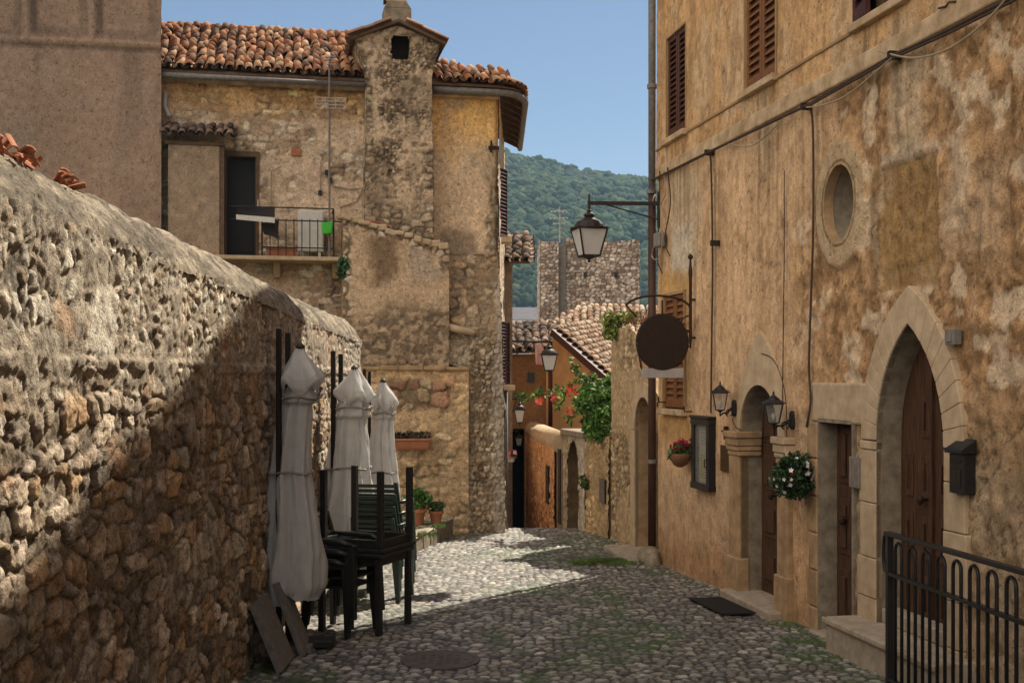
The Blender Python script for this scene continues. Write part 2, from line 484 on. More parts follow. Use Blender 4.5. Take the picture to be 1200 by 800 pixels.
class Frame:
    """a vertical plane: s along it, z up, p out of it"""
    def __init__(f, O, u, n):
        f.O = Vector((O[0], O[1], 0)); f.u = Vector((u[0], u[1], 0)).normalized(); f.n = Vector((n[0], n[1], 0)).normalized()
    def pt(f, s, z, p=0.0):
        return f.O + f.u * s + f.n * p + Vector((0, 0, z))
    def px(f, px, py=440, p=0.0):   # where the sight line through a picture point meets the plane
        k = (px - 600) / FPX
        O = f.O + f.n * p
        s = (O.x - k * O.y) / (k * f.u.y - f.u.x)
        d = O.y + f.u.y * s
        return s, EYE + (YH - py) / FPX * d
    def box(f, mb, s0, s1, z0, z1, p0, p1):
        q = f.pt
        return mb.hexa([q(s0, z0, p0), q(s1, z0, p0), q(s1, z0, p1), q(s0, z0, p1), q(s0, z1, p0), q(s1, z1, p0), q(s1, z1, p1), q(s0, z1, p1)])
    def poly(f, mb, pts, p0, p1):
        return mb.prism([f.pt(a, b, p0) for a, b in pts], f.n * (p1 - p0))
    def grid(f, s, z, p=0.0):
        S, Z = np.meshgrid(s, z)
        P = np.array(f.O)[None, None, :] + S[..., None] * np.array(f.u) + np.array(f.n) * p + Z[..., None] * np.array((0, 0, 1.0))
        return S, Z, P

def ar(a, b, res):
    return np.linspace(a, b, max(2, int(round((b - a) / res)) + 1))

# ---------------------------------------------------------------- roof tiles and leaves
CLAY = [(0.30, 0.125, 0.06), (0.36, 0.16, 0.075), (0.22, 0.095, 0.05), (0.38, 0.21, 0.115), (0.15, 0.09, 0.06), (0.33, 0.15, 0.07), (0.26, 0.15, 0.09), (0.42, 0.26, 0.15)]
def tile_mesh(name, E0, E1, up, L, parent, inside=None, w=0.2, row=0.33, tl=0.42, pal=CLAY, jit=1.0, seed=1, under=True):
    """coppi on a slope: eave from E0 to E1, running up along `up` for L metres"""
    R = random.Random(seed)
    E0, E1, up = Vector(E0), Vector(E1), Vector(up).normalized()
    ex = (E1 - E0); n_col = max(1, int(ex.length / w)); ux = ex.normalized(); nz = ux.cross(up).normalized()
    if nz.z < 0: nz = -nz
    V, F, C = [], [], []
    seg = 6
    def half(base, r0, r1, length, sgn, col, yaw):
        d = (up + ux * yaw).normalized(); x = d.cross(nz).normalized()
        b = len(V)
        for (rr, t) in ((r0, 0.0), (r1, length)):
            for k in range(seg + 1):
                a = PI * k / seg
                V.append(base + d * t + x * (math.cos(a) * rr) + nz * (sgn * math.sin(a) * rr * 0.8))
                C.append(col)
        for (rr, t) in ((r0 * 0.82, 0.0),):
            for k in range(seg + 1):
                a = PI * k / seg
                V.append(base + d * t + x * (math.cos(a) * rr) + nz * (sgn * math.sin(a) * rr * 0.8))
                C.append(tuple(c * 0.8 for c in col))
        for k in range(seg):
            F.append((b + k, b + k + 1, b + seg + 2 + k, b + seg + 1 + k))
            F.append((b + k, b + 2 * (seg + 1) + k, b + 2 * (seg + 1) + k + 1, b + k + 1))
    n_row = max(1, int(L / row))
    for i in range(n_col + 1):
        for j in range(n_row):
            a, t = i * w, j * row
            if inside and not inside(a / ex.length, (t + row * 0.5) / L): continue
            def colr():
                c = R.choice(pal); k = R.uniform(0.7, 1.2)
                return (c[0] * k, c[1] * k, c[2] * k)
            o = E0 + ux * (a + R.uniform(-0.015, 0.015) * jit) + up * (t + R.uniform(-0.03, 0.03) * jit)
            half(o + nz * (0.055 + 0.02 * R.random() + 0.012), w * 0.44, w * 0.36, tl, 1, colr(), R.uniform(-0.09, 0.09) * jit)
            if under:
                half(o + ux * (w * 0.5) + nz * (0.075 + 0.01 * R.random()), w * 0.40, w * 0.44, tl, -1, tuple(c * 0.8 for c in colr()), 0)
    arr = np.array([tuple(v) for v in V]); f = np.array(F)
    return raw_mesh(name, arr, f, np.array(C), 'tile_clay', parent, smooth=True)

def slab(mb, pts, thick):
    """sheet through pts with thickness downward"""
    return mb.prism([Vector(p) for p in pts], (0, 0, -thick))

def leaves(name, centres, size, n, radius, pal, parent, seed=1, flat=1.0, hollow=0.0, cut=None, squash=(1, 1, 1)):
    """leaf-sized faces scattered round each centre, clump by clump"""
    R = np.random.default_rng(seed)
    cen = np.array([tuple(c) for c in centres]); k = len(cen)
    rad = np.broadcast_to(np.asarray(radius, dtype=float), (k,))
    own = R.integers(0, k, n)
    d = R.normal(size=(n, 3)); d /= np.linalg.norm(d, axis=1)[:, None]
    rr = (hollow + (1 - hollow) * R.random(n) ** 0.5)
    P = cen[own] + d * (rr * rad[own])[:, None] * np.array(squash)
    a = R.normal(size=(n, 3)); a += d * 0.4; a /= np.linalg.norm(a, axis=1)[:, None]
    b = np.cross(a, R.normal(size=(n, 3))); b /= np.linalg.norm(b, axis=1)[:, None]
    cc = np.cross(a, b)
    sz = size * R.uniform(0.6, 1.3, n)[:, None]
    v = np.stack([P - a * sz, P + b * sz * 0.5 + cc * sz * 0.15, P + a * sz, P - b * sz * 0.5 + cc * sz * 0.15], 1).reshape(-1, 3)
    f = np.arange(4 * n).reshape(n, 4)
    pal = np.array(pal); ci = R.integers(0, len(pal), n)
    clump = R.uniform(0.7, 1.3, k)[own]
    c = pal[ci] * (R.uniform(0.75, 1.25, n) * clump)[:, None]
    return raw_mesh(name, v, f, np.repeat(c, 4, 0), 'leaf_mix', parent, smooth=False)

GREENS = [(0.05, 0.11, 0.025), (0.07, 0.14, 0.03), (0.035, 0.08, 0.02), (0.09, 0.16, 0.04)]

# ================================================================ SETTING
def rm(S, Z, s0, s1, z0, z1, soft, seed, amp=0.15, fr=5.0):
    n = (fbm(S * fr, Z * fr, 3, seed) - 0.5) * 2 * amp
    n2 = (fbm(S * fr, Z * fr, 3, seed + 7) - 0.5) * 2 * amp
    return sst(s0 - soft, s0 + soft, S + n) * sst(-s1 - soft, -s1 + soft, -S + n) * sst(z0 - soft, z0 + soft, Z + n2) * sst(-z1 - soft, -z1 + soft, -Z + n2)

# cobbled street, one sheet
xs = ar(-2.3, 4.6, 0.019)
ysr = np.concatenate([ar(-8, 5, 0.25)[:-1], ar(5, 8, 0.03)[:-1], ar(8, 19.6, 0.019)[:-1], ar(19.6, 30, 0.06)])
X, Y = np.meshgrid(xs, ysr)
PALC = [(0.235, 0.22, 0.195), (0.175, 0.168, 0.16), (0.32, 0.295, 0.255), (0.125, 0.122, 0.12), (0.21, 0.185, 0.16), (0.285, 0.272, 0.25)]
wx = X + 0.04 * (fbm(X * 3, Y * 3, 2, 91) - 0.5)
wy = Y + 0.04 * (fbm(X * 3, Y * 3, 2, 92) - 0.5)
f1, f2, ix, iy = vor(wx / 0.086, wy / 0.080, 77, 0.85, 0.26, 2.8, 0.8)
e = f2 - f1 + 0.14 * (fbm(X * 40, Y * 40, 2, 66) - 0.5)
m = sst(0.09, 0.34, e)
r1, r2, r3 = _hash(ix, iy, 1), _hash(ix, iy, 2), _hash(ix, iy, 3)
base = np.array(PALC)[np.minimum((r1 * 6).astype(int), 5)] * (0.60 + 0.75 * r2)[..., None]
worn = fbm(X * 0.9, Y * 0.9, 3, 60)
base = base * (0.8 + 0.4 * worn)[..., None] * (0.85 + 0.3 * fbm(X * 30, Y * 30, 2, 61))[..., None]
moss = sst(0.515, 0.63, fbm(X * 1.1, Y * 0.7, 3, 62) + 0.10 * sst(1.2, 2.6, X + 0.19 * (Y - 11)) + 0.08 * sst(-0.3, 1.0, X) * sst(11.5, 9, Y) - 0.06 * sst(12, 15, Y))
joint = mixc(np.broadcast_to(C3(0.030, 0.026, 0.020), base.shape), np.broadcast_to(C3(0.022, 0.042, 0.011), base.shape), np.clip(moss + 0.1, 0, 1))
col = mixc(joint, base, m)
col = mixc(col, np.broadcast_to(C3(0.05, 0.085, 0.025), col.shape), moss * sst(0.48, 0.68, fbm(X * 9, Y * 9, 3, 63)) * 0.8)
disp = 0.020 * m * (0.45 + 0.55 * r3) * (1 - 0.25 * np.clip(f1, 0, 1) ** 2) + 0.03 * (fbm(X * 0.8, Y * 0.8, 2, 64) - 0.5) + 0.006 * (fbm(X * 25, Y * 25, 2, 65) - 0.5)
# worn slightly sunk gutter, and a smoother pale stone ledge by the next doorway
P = np.stack([X, Y, gz(Y)], -1)
o = relief('street', P, (0, 0, 1.0), disp, col, 'cobble_relief')
props(o, kind='structure')

# terrain sheet out to the foot of the hill
def tz(x, y):
    z = gz(np.minimum(y, 34)) - 0.07
    z = np.where(y > 34, -3.05 - (np.clip(y, 34, 170) - 34) * 0.11, z)
    z = np.where(y > 170, -18.0, z)
    side = np.clip(np.abs(x) - 12, 0, 400)
    return z - 0.0 * side
gx = np.concatenate([ar(-900, -60, 60)[:-1], ar(-60, 60, 4)[:-1], ar(60, 900, 60)])
gy = np.concatenate([ar(-300, -20, 40)[:-1], ar(-20, 40, 1.0)[:-1], ar(40, 200, 8)[:-1], ar(200, 1400, 100)])
GX, GY = np.meshgrid(gx, gy)
P = np.stack([GX, GY, tz(GX, GY)], -1)
n = fbm(GX * 0.2, GY * 0.2, 3, 5)
o = relief('terrain', P, (0, 0, 1.0), np.zeros(GX.shape), mixc(np.broadcast_to(C3(0.06, 0.08, 0.03), P.shape), np.broadcast_to(C3(0.14, 0.11, 0.07), P.shape), n), 'plaster_relief')
props(o, kind='structure')

# wooded hill
def hz(x, y):
    top = 81 - 0.17 * (x - 20) - 0.0004 * (x - 20) ** 2 + 5 * (fbm(x * 0.02 + 3, y * 0.0 + 1, 3, 8) - 0.5)
    t = np.clip((y - 165) / 300.0, 0, 1.6)
    prof = np.where(t < 1, t * (1.0 + 0.12 * np.sin(t * PI)), 1.0 - (t - 1) * 0.5)
    return -19 + (top + 19) * prof + 7 * (fbm(x * 0.03, y * 0.03, 3, 9) - 0.5) * np.clip(t * 4, 0, 1)
hx, hy = ar(-260, 330, 6), ar(160, 640, 6)
HX, HY = np.meshgrid(hx, hy)
P = np.stack([HX, HY, hz(HX, HY)], -1)
o = relief('hillside', P, (0, 0, 1.0), np.zeros(HX.shape), np.broadcast_to(C3(0.04, 0.06, 0.025), P.shape) * (0.7 + 0.6 * fbm(HX * 0.1, HY * 0.1, 2, 4))[..., None], 'plaster_relief')
props(o, kind='structure')

# forest on it: one mass of rounded crowns
bm = bmesh.new(); bmesh.ops.create_icosphere(bm, subdivisions=2, radius=1.0)
ico_v = np.array([tuple(v.co) for v in bm.verts]); ico_f = np.array([[v.index for v in f.verts] for f in bm.faces]); bm.free()
NT = 9500
ty = 168 + 305 * rng.random(NT) ** 0.8
fx = rng.uniform(-0.09, 0.24, NT)
tx = fx * ty
keep = np.ones(NT, bool)
tr = rng.uniform(0.9, 2.3, NT) * (0.75 + 0.45 * (ty / 470))
tzv = hz(tx, ty) + tr * 0.65
a, b = fbm(tx * 0.05, ty * 0.05, 3, 70), rng.random(NT)
pal = np.array([(0.026, 0.048, 0.022), (0.036, 0.060, 0.024), (0.019, 0.036, 0.018), (0.045, 0.058, 0.026), (0.028, 0.048, 0.026)])
tc = pal[rng.integers(0, 5, NT)] * (0.6 + 0.55 * a + 0.35 * b)[:, None]
sc = np.stack([tr * rng.uniform(0.85, 1.15, NT), tr * rng.uniform(0.85, 1.15, NT), tr * rng.uniform(0.8, 1.25, NT)], 1)
lump = 1 + 0.5 * (rng.random((NT, len(ico_v))) - 0.5)
V = (ico_v[None] * lump[..., None]) * sc[:, None, :] + np.stack([tx, ty, tzv], 1)[:, None, :]
F = (ico_f[None] + (np.arange(NT) * len(ico_v))[:, None, None]).reshape(-1, 3)
Cc = np.repeat(tc, len(ico_v), 0) * (0.8 + 0.4 * rng.random(NT * len(ico_v)))[:, None]
o = raw_mesh('forest', V.reshape(-1, 3), F, Cc, 'forest_mix', None, smooth=True)
props(o, 'dense green mixed woodland covering the hillside behind the town', None, None, 'stuff')

# raised stone platform along the house on the left
pk0, pk1 = Vector((-0.87, 18.35, 0)), Vector((-1.33, 15.55, 0))
top_z = -0.165
S, T = np.meshgrid(ar(0, 1, 0.012), ar(0, 1, 0.008))
A0, A1 = np.array((pk1.x, pk1.y)), np.array((pk0.x, pk0.y))
B0, B1 = np.array((-2.6, 15.75)), np.array((-2.6, 18.6))
xy = (A0 * (1 - T[..., None]) + A1 * T[..., None]) * (1 - S[..., None]) + (B0 * (1 - T[..., None]) + B1 * T[..., None]) * S[..., None]
f1, f2, ix, iy = vor(xy[..., 0] / 0.17, xy[..., 1] / 0.22, 33, 0.8, 0.2)
m = sst(0.03, 0.18, f2 - f1)
g = sst(0.52, 0.62, fbm(xy[..., 0] * 2.2, xy[..., 1] * 2.2, 3, 35))
col = mixc(np.broadcast_to(C3(0.11, 0.10, 0.05), m.shape + (3,)), C3(0.40, 0.36, 0.29) * (0.75 + 0.5 * _hash(ix, iy, 3))[..., None], m)
col = mixc(col, np.broadcast_to(C3(0.10, 0.13, 0.035), col.shape), g * 0.6)
P = np.concatenate([xy, np.full(m.shape + (1,), top_z - 0.02)], -1)
plat = relief('pavement', P, (0, 0, 1.0), 0.02 * m, col, 'stone_relief')
props(plat, kind='structure')
mb = MB()
nb = 7
for i in range(nb):   # kerb stones
    a, b = pk1.lerp(pk0, (i + 0.02) / nb), pk1.lerp(pk0, (i + 0.98) / nb)
    wdt = Vector((-0.16, 0.02, 0)); h = top_z + random.uniform(-0.012, 0.018); q = random.uniform(-0.012, 0.012)
    a = a + Vector((q, 0, 0)); b = b + Vector((q, 0, 0))
    mb.hexa([a + Vector((0, 0, -0.6)), b + Vector((0, 0, -0.6)), b + wdt + Vector((0, 0, -0.6)), a + wdt + Vector((0, 0, -0.6)),
             a + Vector((-0.01, 0, h)), b + Vector((-0.01, 0, h)), b + wdt + Vector((0, 0, h)), a + wdt + Vector((0, 0, h))])
props(mb.build('kerb', 'limestone_grey', bevel=0.02), kind='structure')

# ================================================================ GARDEN WALL ON THE LEFT
WX = -2.0
def wtop(y):
    return np.interp(y, [-4, 4.67, 7, 9.33, 11.67, 15.7], [2.95, 2.917, 2.89, 2.833, 2.75, 2.69])
gw = thing('garden_wall', (WX, 8, -0.2), 'long rubble stone wall with a rounded cement coping running along the left of the street', 'wall')
yy = 2.0 * (15.7 / 2.0) ** np.linspace(0, 1, 1150)
vv = np.linspace(0, 1, 300)
YY, VV = np.meshgrid(yy, vv)
zb = -0.75
ZZ = zb + (wtop(YY) - 0.22 - zb) * VV
STW = [(0.50, 0.40, 0.30), (0.40, 0.31, 0.215), (0.58, 0.48, 0.37), (0.31, 0.225, 0.15), (0.43, 0.29, 0.17), (0.47, 0.40, 0.32), (0.34, 0.28, 0.22)]
wall_d, wall_c, wm_ = rubble(YY, ZZ, 200, 0.165, 0.12, STW, (0.19, 0.15, 0.11), 0.034, 0.13, 0.42, 0.75)
wall_d = np.minimum(wall_d, 0.030 + 0.2 * (wall_d - 0.030)) + 0.022 * (fbm(YY * 14, ZZ * 14, 4, 205) - 0.5) + 0.012 * (fbm(YY * 40, ZZ * 40, 2, 206) - 0.5)
sm_d, sm_c, sm_m = rubble(YY, ZZ, 300, 0.085, 0.078, [(0.66, 0.58, 0.46), (0.56, 0.47, 0.36), (0.74, 0.67, 0.55), (0.42, 0.33, 0.235)], (0.33, 0.275, 0.21), 0.019, 0.24, 0.45, 0.8)
sm_d = np.minimum(sm_d, 0.018 + 0.25 * (sm_d - 0.018)) + 0.018 * (fbm(YY * 16, ZZ * 16, 4, 305) - 0.5) + 0.012 * (fbm(YY * 45, ZZ * 45, 2, 306) - 0.5)
up = sst(1.85, 2.1, ZZ + 0.25 * (fbm(YY * 1.2, ZZ * 1.2, 3, 12) - 0.5))
d = wall_d * (1 - up) + sm_d * up
c = mixc(wall_c, sm_c, up)
# cement smeared over part of the upper courses
sm = sst(0.50, 0.62, fbm(YY * 2.3, ZZ * 3.0, 5, 44) + 0.07 * up - 0.14 * (1 - up)) * (0.35 + 0.65 * sst(0.35, 0.6, fbm(YY * 9, ZZ * 9, 3, 45)))
cem = C3(0.37, 0.31, 0.24) * (0.45 + 1.1 * fbm(YY * 12, ZZ * 12, 3, 46))[..., None]
d = d * (1 - sm * .9) + sm * .9 * (0.026 + 0.03 * (fbm(YY * 12, ZZ * 12, 5, 47) - 0.5))
c = mixc(c, cem, sm * 0.9)
# a thin cement course at eye height
crs = sst(0.05, 0.02, np.abs(ZZ - 2.05 + 0.03 * (fbm(YY * 2, YY * 0, 2, 3) - 0.5))) * sst(0.3, 0.5, fbm(YY * 3, ZZ * 3, 3, 40))
d = d + crs * 0.02
c = mixc(c, cem * 1.05, crs * 0.8)
# one big pale block
big = rm(YY, ZZ, 5.62, 6.0, 2.09, 2.42, 0.05, 14, 0.09, 6)
c = mixc(c, C3(0.70, 0.63, 0.52) * (0.7 + 0.6 * fbm(YY * 25, ZZ * 25, 3, 15))[..., None], big)
d = d * (1 - big) + big * (0.022 + 0.03 * (fbm(YY * 11, ZZ * 11, 4, 16) - 0.5))
# rust coloured stones
rst = sst(0.68, 0.75, fbm(YY * 2.3, ZZ * 3.1, 3, 18))
c = mixc(c, c * C3(1.15, 0.78, 0.52), rst * 0.45)
d = d + 0.05 * (fbm(YY * 0.7, ZZ * 0.7, 3, 49) - 0.5)
P = np.stack([np.full(YY.shape, WX), YY, ZZ], -1)
relief('stone_face', P, (1.0, 0, 0), d, c, 'stone_relief', gw)
# coping: a quarter round of old cement
ang = np.linspace(0, 1, 46)
yc = 1.7 * (15.75 / 1.7) ** np.linspace(0, 1, 860)
YC, AC = np.meshgrid(yc, ang)
thx = AC * PI * 0.5
px_ = WX + 0.022 - 0.36 * AC ** 1.25 - 0.9 * np.clip(AC - 0.85, 0, 1) ** 1.5
pz_ = wtop(YC) - 0.26 + 0.33 * np.sin(thx) ** 0.9 * (0.92 + 0.08 * AC)
P = np.stack([px_, YC, pz_], -1)
nr = np.stack([0.35 + 0.65 * np.cos(thx), np.zeros_like(thx), 0.3 + 0.7 * np.sin(thx)], -1)
cd = 0.05 * (fbm(YC * 3, AC * 3, 4, 81) - 0.5) + 0.035 * (fbm(YC * 13, AC * 7, 4, 82) - 0.5)
ccol = mixc(np.broadcast_to(C3(0.15, 0.125, 0.095), P.shape), np.broadcast_to(C3(0.31, 0.26, 0.195), P.shape), sst(0.35, 0.65, fbm(YC * 6, AC * 4, 4, 83)))
ccol = ccol * (0.7 + 0.6 * fbm(YC * 30, AC * 16, 3, 84))[..., None]
relief('coping', P, nr, cd, ccol, 'stone_relief', gw)
mb = MB()
mb.hexa([(-2.5, -4, -0.8), (WX - 0.06, -4, -0.8), (WX - 0.06, 15.66, -0.9), (-2.5, 15.66, -0.9), (-2.5, -4, 2.82), (WX - 0.06, -4, 2.82), (WX - 0.06, 15.66, 2.5), (-2.5, 15.66, 2.5)])
mb.build('core', 'cement_dark', gw)
mb = MB()
mb.hexa([(WX - 0.07, -4, -0.8), (WX, -4, -0.8), (WX, 2.05, -0.8), (WX - 0.07, 2.05, -0.8), (WX - 0.07, -4, 2.9), (WX, -4, 2.9), (WX, 2.05, 2.9), (WX - 0.07, 2.05, 2.9)])
mb.build('near_face', 'limestone_grey', gw)
R = random.Random(5)
for i in range(60):    # broken roof tile bits bedded on the crest
    y = R.uniform(4.6, 5.55) if i < 52 else R.uniform(5.8, 6.0)
    x = WX - 0.14 - R.uniform(0, 0.14)
    z = float(wtop(y)) + 0.062 + R.uniform(-0.01, 0.05)
    l, w_ = R.uniform(0.02, 0.055), R.uniform(0.022, 0.042)
    mb = MB(); a = R.uniform(0, PI); M3 = Matrix.Rotation(a, 3, 'Z') @ Matrix.Rotation(R.uniform(-.9, .9), 3, 'X') @ Matrix.Rotation(R.uniform(-.5, .5), 3, 'Y')
    prof_ = [(w_ * math.cos(t), w_ * .8 * math.sin(t)) for t in np.linspace(0.15, PI * R.uniform(.5, .95), 6)]; prof_ += [(px * .72, pz * .72) for px, pz in reversed(prof_)]
    mb.prism([Vector((x, y, z - .02)) + M3 @ Vector((px, -l, pz)) for px, pz in prof_], M3 @ Vector((R.uniform(-.01, .01), 2 * l, 0)))
    mb.build('tile_fragment', 'terracotta', gw)

# ================================================================ TALL GREY BUILDING, FAR LEFT
fr = Frame((-6.6, 17.35), (0.985, 0.17), (0.17, -0.985))
def gpx(px, py): return fr.px(px, py, 0)
g_s1 = gpx(189, 200)[0]
gb = thing('plastered_building', tuple(fr.pt(g_s1 - 2, 0, -2)), 'tall brown-grey rendered building with sunken panels behind the garden wall', 'building')
s = ar(-5, g_s1, 0.04); z = ar(-0.8, 9.6, 0.04)
S, Z, P = fr.grid(s, z)
n1, n2 = fbm(S * 1.3, Z * 0.9, 4, 101), fbm(S * 9, Z * 9, 4, 102)
c = C3(0.315, 0.218, 0.158) * (0.74 + 0.30 * fbm(S * 0.7, Z * 0.25, 3, 105) - 0.15 + 0.30 * n1 + 0.26 * n2)[..., None]
pale = sst(0.60, 0.70, fbm(S * 2.5, Z * 2.5, 4, 103)) * 0.35
c = mixc(c, np.broadcast_to(C3(0.30, 0.23, 0.18), c.shape), pale)
d = 0.012 * (n2 - 0.5) + 0.02 * (n1 - 0.5)
pans = []
for x0, x1 in ((-40, 20), (39, 98), (116, 190)):
    s0, s1 = gpx(x0, 20)[0], gpx(x1, 20)[0] - (0.12 if x1 == 190 else 0)
    zb_ = gpx((x0 + x1) / 2, 38 if x0 < 100 else 42)[1]
    pans.append((s0, s1, zb_))
    ins = (S > s0) & (S < s1) & (Z > zb_) & (Z < zb_ + 1.7)
    d = np.where(ins, d - 0.05, d)
    rim = sst(0.09, 0.03, np.minimum.reduce([np.abs(S - s0) + 9 * ((Z < zb_ - .05) | (Z > zb_ + 1.75)), np.abs(S - s1) + 9 * ((Z < zb_ - .05) | (Z > zb_ + 1.75)), np.abs(Z - zb_) + 9 * ((S < s0 - .05) | (S > s1 + .05))]))
    c = mixc(c, c * 0.62, rim)
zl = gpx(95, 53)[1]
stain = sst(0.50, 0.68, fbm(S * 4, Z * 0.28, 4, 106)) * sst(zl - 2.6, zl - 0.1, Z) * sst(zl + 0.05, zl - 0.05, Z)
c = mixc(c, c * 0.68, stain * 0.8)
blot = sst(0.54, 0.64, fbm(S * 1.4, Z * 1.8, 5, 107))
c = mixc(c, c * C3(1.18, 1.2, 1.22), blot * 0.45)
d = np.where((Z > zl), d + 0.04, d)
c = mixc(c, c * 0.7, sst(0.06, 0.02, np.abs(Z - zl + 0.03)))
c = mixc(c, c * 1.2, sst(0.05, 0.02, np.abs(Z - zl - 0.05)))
relief('front_wall', P, np.array(fr.n), d, c, 'plaster_relief', gb)
gq = fr.pt
rx_ = Vector((gq(g_s1, 0).x, gq(g_s1, 0).y, 0)).normalized() * 4 + Vector((-0.25, 0, 0))
bk_ = gq(g_s1 - .01, 0, -.06) + rx_
mb = MB(); mb.prism([gq(-5, -1, -.06), gq(g_s1 - .01, -1, -.06), Vector((bk_.x, bk_.y, -1)), gq(-5, -1, -4)], (0, 0, 10.5)); mb.build('body', 'plaster_grey', gb)
S, Z, P = None, None, None
side = Frame(fr.pt(g_s1, 0), (rx_.x, rx_.y), (rx_.y, -rx_.x))
S, Z, P = side.grid(ar(0, 2, 0.05), ar(-0.8, 9.6, 0.05))
n2 = fbm(S * 9, Z * 9, 4, 102)
relief('return_wall', P, np.array(side.n), 0.012 * (n2 - 0.5), C3(0.30, 0.23, 0.17) * (0.75 + 0.5 * n2)[..., None], 'plaster_relief', gb)
mb = MB(); fr.box(mb, -5.2, g_s1 + 0.05, 9.6, 9.8, -4, 0.2); mb.build('roof_edge', 'plaster_grey', gb)

# ================================================================ STONE HOUSE ON THE LEFT
hO = W(190, 440, 18.0)
h1 = W(585, 440, 19.0)
hu = (h1 - hO).normalized()
H = Frame((hO.x, hO.y), (hu.x, hu.y), (hu.y, -hu.x))
SE = (h1 - hO).length
hs = thing('stone_house', tuple(H.pt(2.5, -0.4)), 'weathered stone house with a tall chimney, balcony and clay tile roof, left of the street', 'house')
EZ = 6.46
def hs_(px, py=440, p=0.0): return H.px(px, py, p)

STH = [(0.68, 0.54, 0.40), (0.58, 0.43, 0.30), (0.72, 0.61, 0.48), (0.47, 0.335, 0.225), (0.63, 0.46, 0.31), (0.62, 0.53, 0.43)]
def house_wall(S, Z, seed):
    d, c, m = rubble(S, Z, seed, 0.17, 0.10, STH, (0.42, 0.315, 0.215), 0.032, 0.16, 0.3, 0.4)
    pm = sst(0.52, 0.64, fbm(S * 1.7, Z * 2.1, 5, seed + 2))
    pl = C3(0.67, 0.51, 0.37) * (0.72 + 0.56 * fbm(S * 7, Z * 7, 4, seed + 3))[..., None]
    d = d * (1 - pm * 0.85) + pm * (0.02 + 0.012 * fbm(S * 9, Z * 9, 4, seed + 4))
    c = mixc(c, pl, pm * 0.85)
    och = 0.8 * sst(EZ - 0.75, EZ - 0.2, Z + 0.5 * (fbm(S * 2, Z * 2, 3, seed + 6) - 0.5))
    c = mixc(c, c * C3(1.18, 0.92, 0.52), och)
    return d, c
# main front
s = ar(-0.2, SE, 0.024); z = ar(-0.6, EZ + 0.05, 0.024)
S, Z, P = H.grid(s, z)
d, c = house_wall(S, Z, 400)
rs0 = hs_(506)[0]
# smoother ochre render on the right bay, pale quoin stones on its edge
bay = sst(rs0 - 0.03, rs0 + 0.03, S)
bz = hs_(560, 300)[1]
n = fbm(S * 5, Z * 3, 4, 430)
streak = fbm(S * 14, Z * 1.0, 3, 431)
rend = C3(0.72, 0.54, 0.37) * (0.72 + 0.36 * n + 0.22 * streak)[..., None]
rend = mixc(rend, rend * C3(1.16, 0.97, 0.58), sst(hs_(540, 205)[1], hs_(540, 140)[1], Z + 0.7 * (n - 0.5)))
rend = mixc(rend, np.broadcast_to(C3(0.50, 0.40, 0.30), rend.shape), sst(0.52, 0.62, fbm(S * 1.6, Z * 1.1, 3, 433)) * 0.6)
bm_ = bay * sst(bz - 0.2, bz + 0.35, Z + 0.4 * (n - 0.5))
c = mixc(c, rend, bm_)
d = d * (1 - bm_) + bm_ * (0.02 + 0.012 * fbm(S * 12, Z * 12, 3, 434))
qd, qc, qm = rubble(S, Z, 440, 0.11, 0.10, [(0.46, 0.37, 0.26), (0.40, 0.30, 0.2), (0.5, 0.43, 0.33)], (0.26, 0.19, 0.12), 0.03, 0.16, 0.3, 0.3)
qz = sst(SE - 0.24, SE - 0.16, S + 0.15 * (fbm(S * 3, Z * 5, 2, 441) - 0.5)) * sst(5.6, 4.9, Z)
c = mixc(c, qc, qz); d = d * (1 - qz) + qd * qz
d = d + 0.05 * (fbm(S * 0.9, Z * 0.9, 2, 460) - 0.5)
d = d - 0.10 * sst(SE - 0.12, SE, S) ** 2
# shadowy corner by the foot of the chimney, painted dark into the wall
corner_shade = rm(S, Z, hs_(518)[0], hs_(556)[0], hs_(530, 300)[1], hs_(530, 272)[1], 0.10, 470, 0.12, 4)
c = mixc(c, c * 0.45, corner_shade * 0.9)
# openings
d0, d1 = hs_(262)[0], hs_(303)[0]; dzt = hs_(282, 180)[1]; dzb = 3.78
keep = ~((S > d0) & (S < d1) & (Z < dzt) & (Z > dzb))
relief('front_wall', P, np.array(H.n), d, c, 'stone_relief', hs, keep)
mb = MB(); H.box(mb, -0.2, SE - 0.06, -0.8, EZ - 0.02, -0.35, -0.30); H.box(mb, -0.2, SE - 0.06, -0.8, EZ - 0.02, -5.5, -5.4)
H.box(mb, -0.25, -0.2, -0.8, EZ - 0.02, -5.5, -0.05); mb.build('rear_wall', 'plaster_plain', hs)
# side wall towards the lane
sd = Frame(H.pt(SE - 0.02, 0, -0.02), (0.012, 1.0), (1.0, -0.012))
S, Z, P = sd.grid(ar(0, 4.6, 0.05), ar(-1.5, EZ + 0.05, 0.04))
d, c = house_wall(S, Z, 480)
relief('side_wall', P, np.array(sd.n), d, c, 'stone_relief', hs)

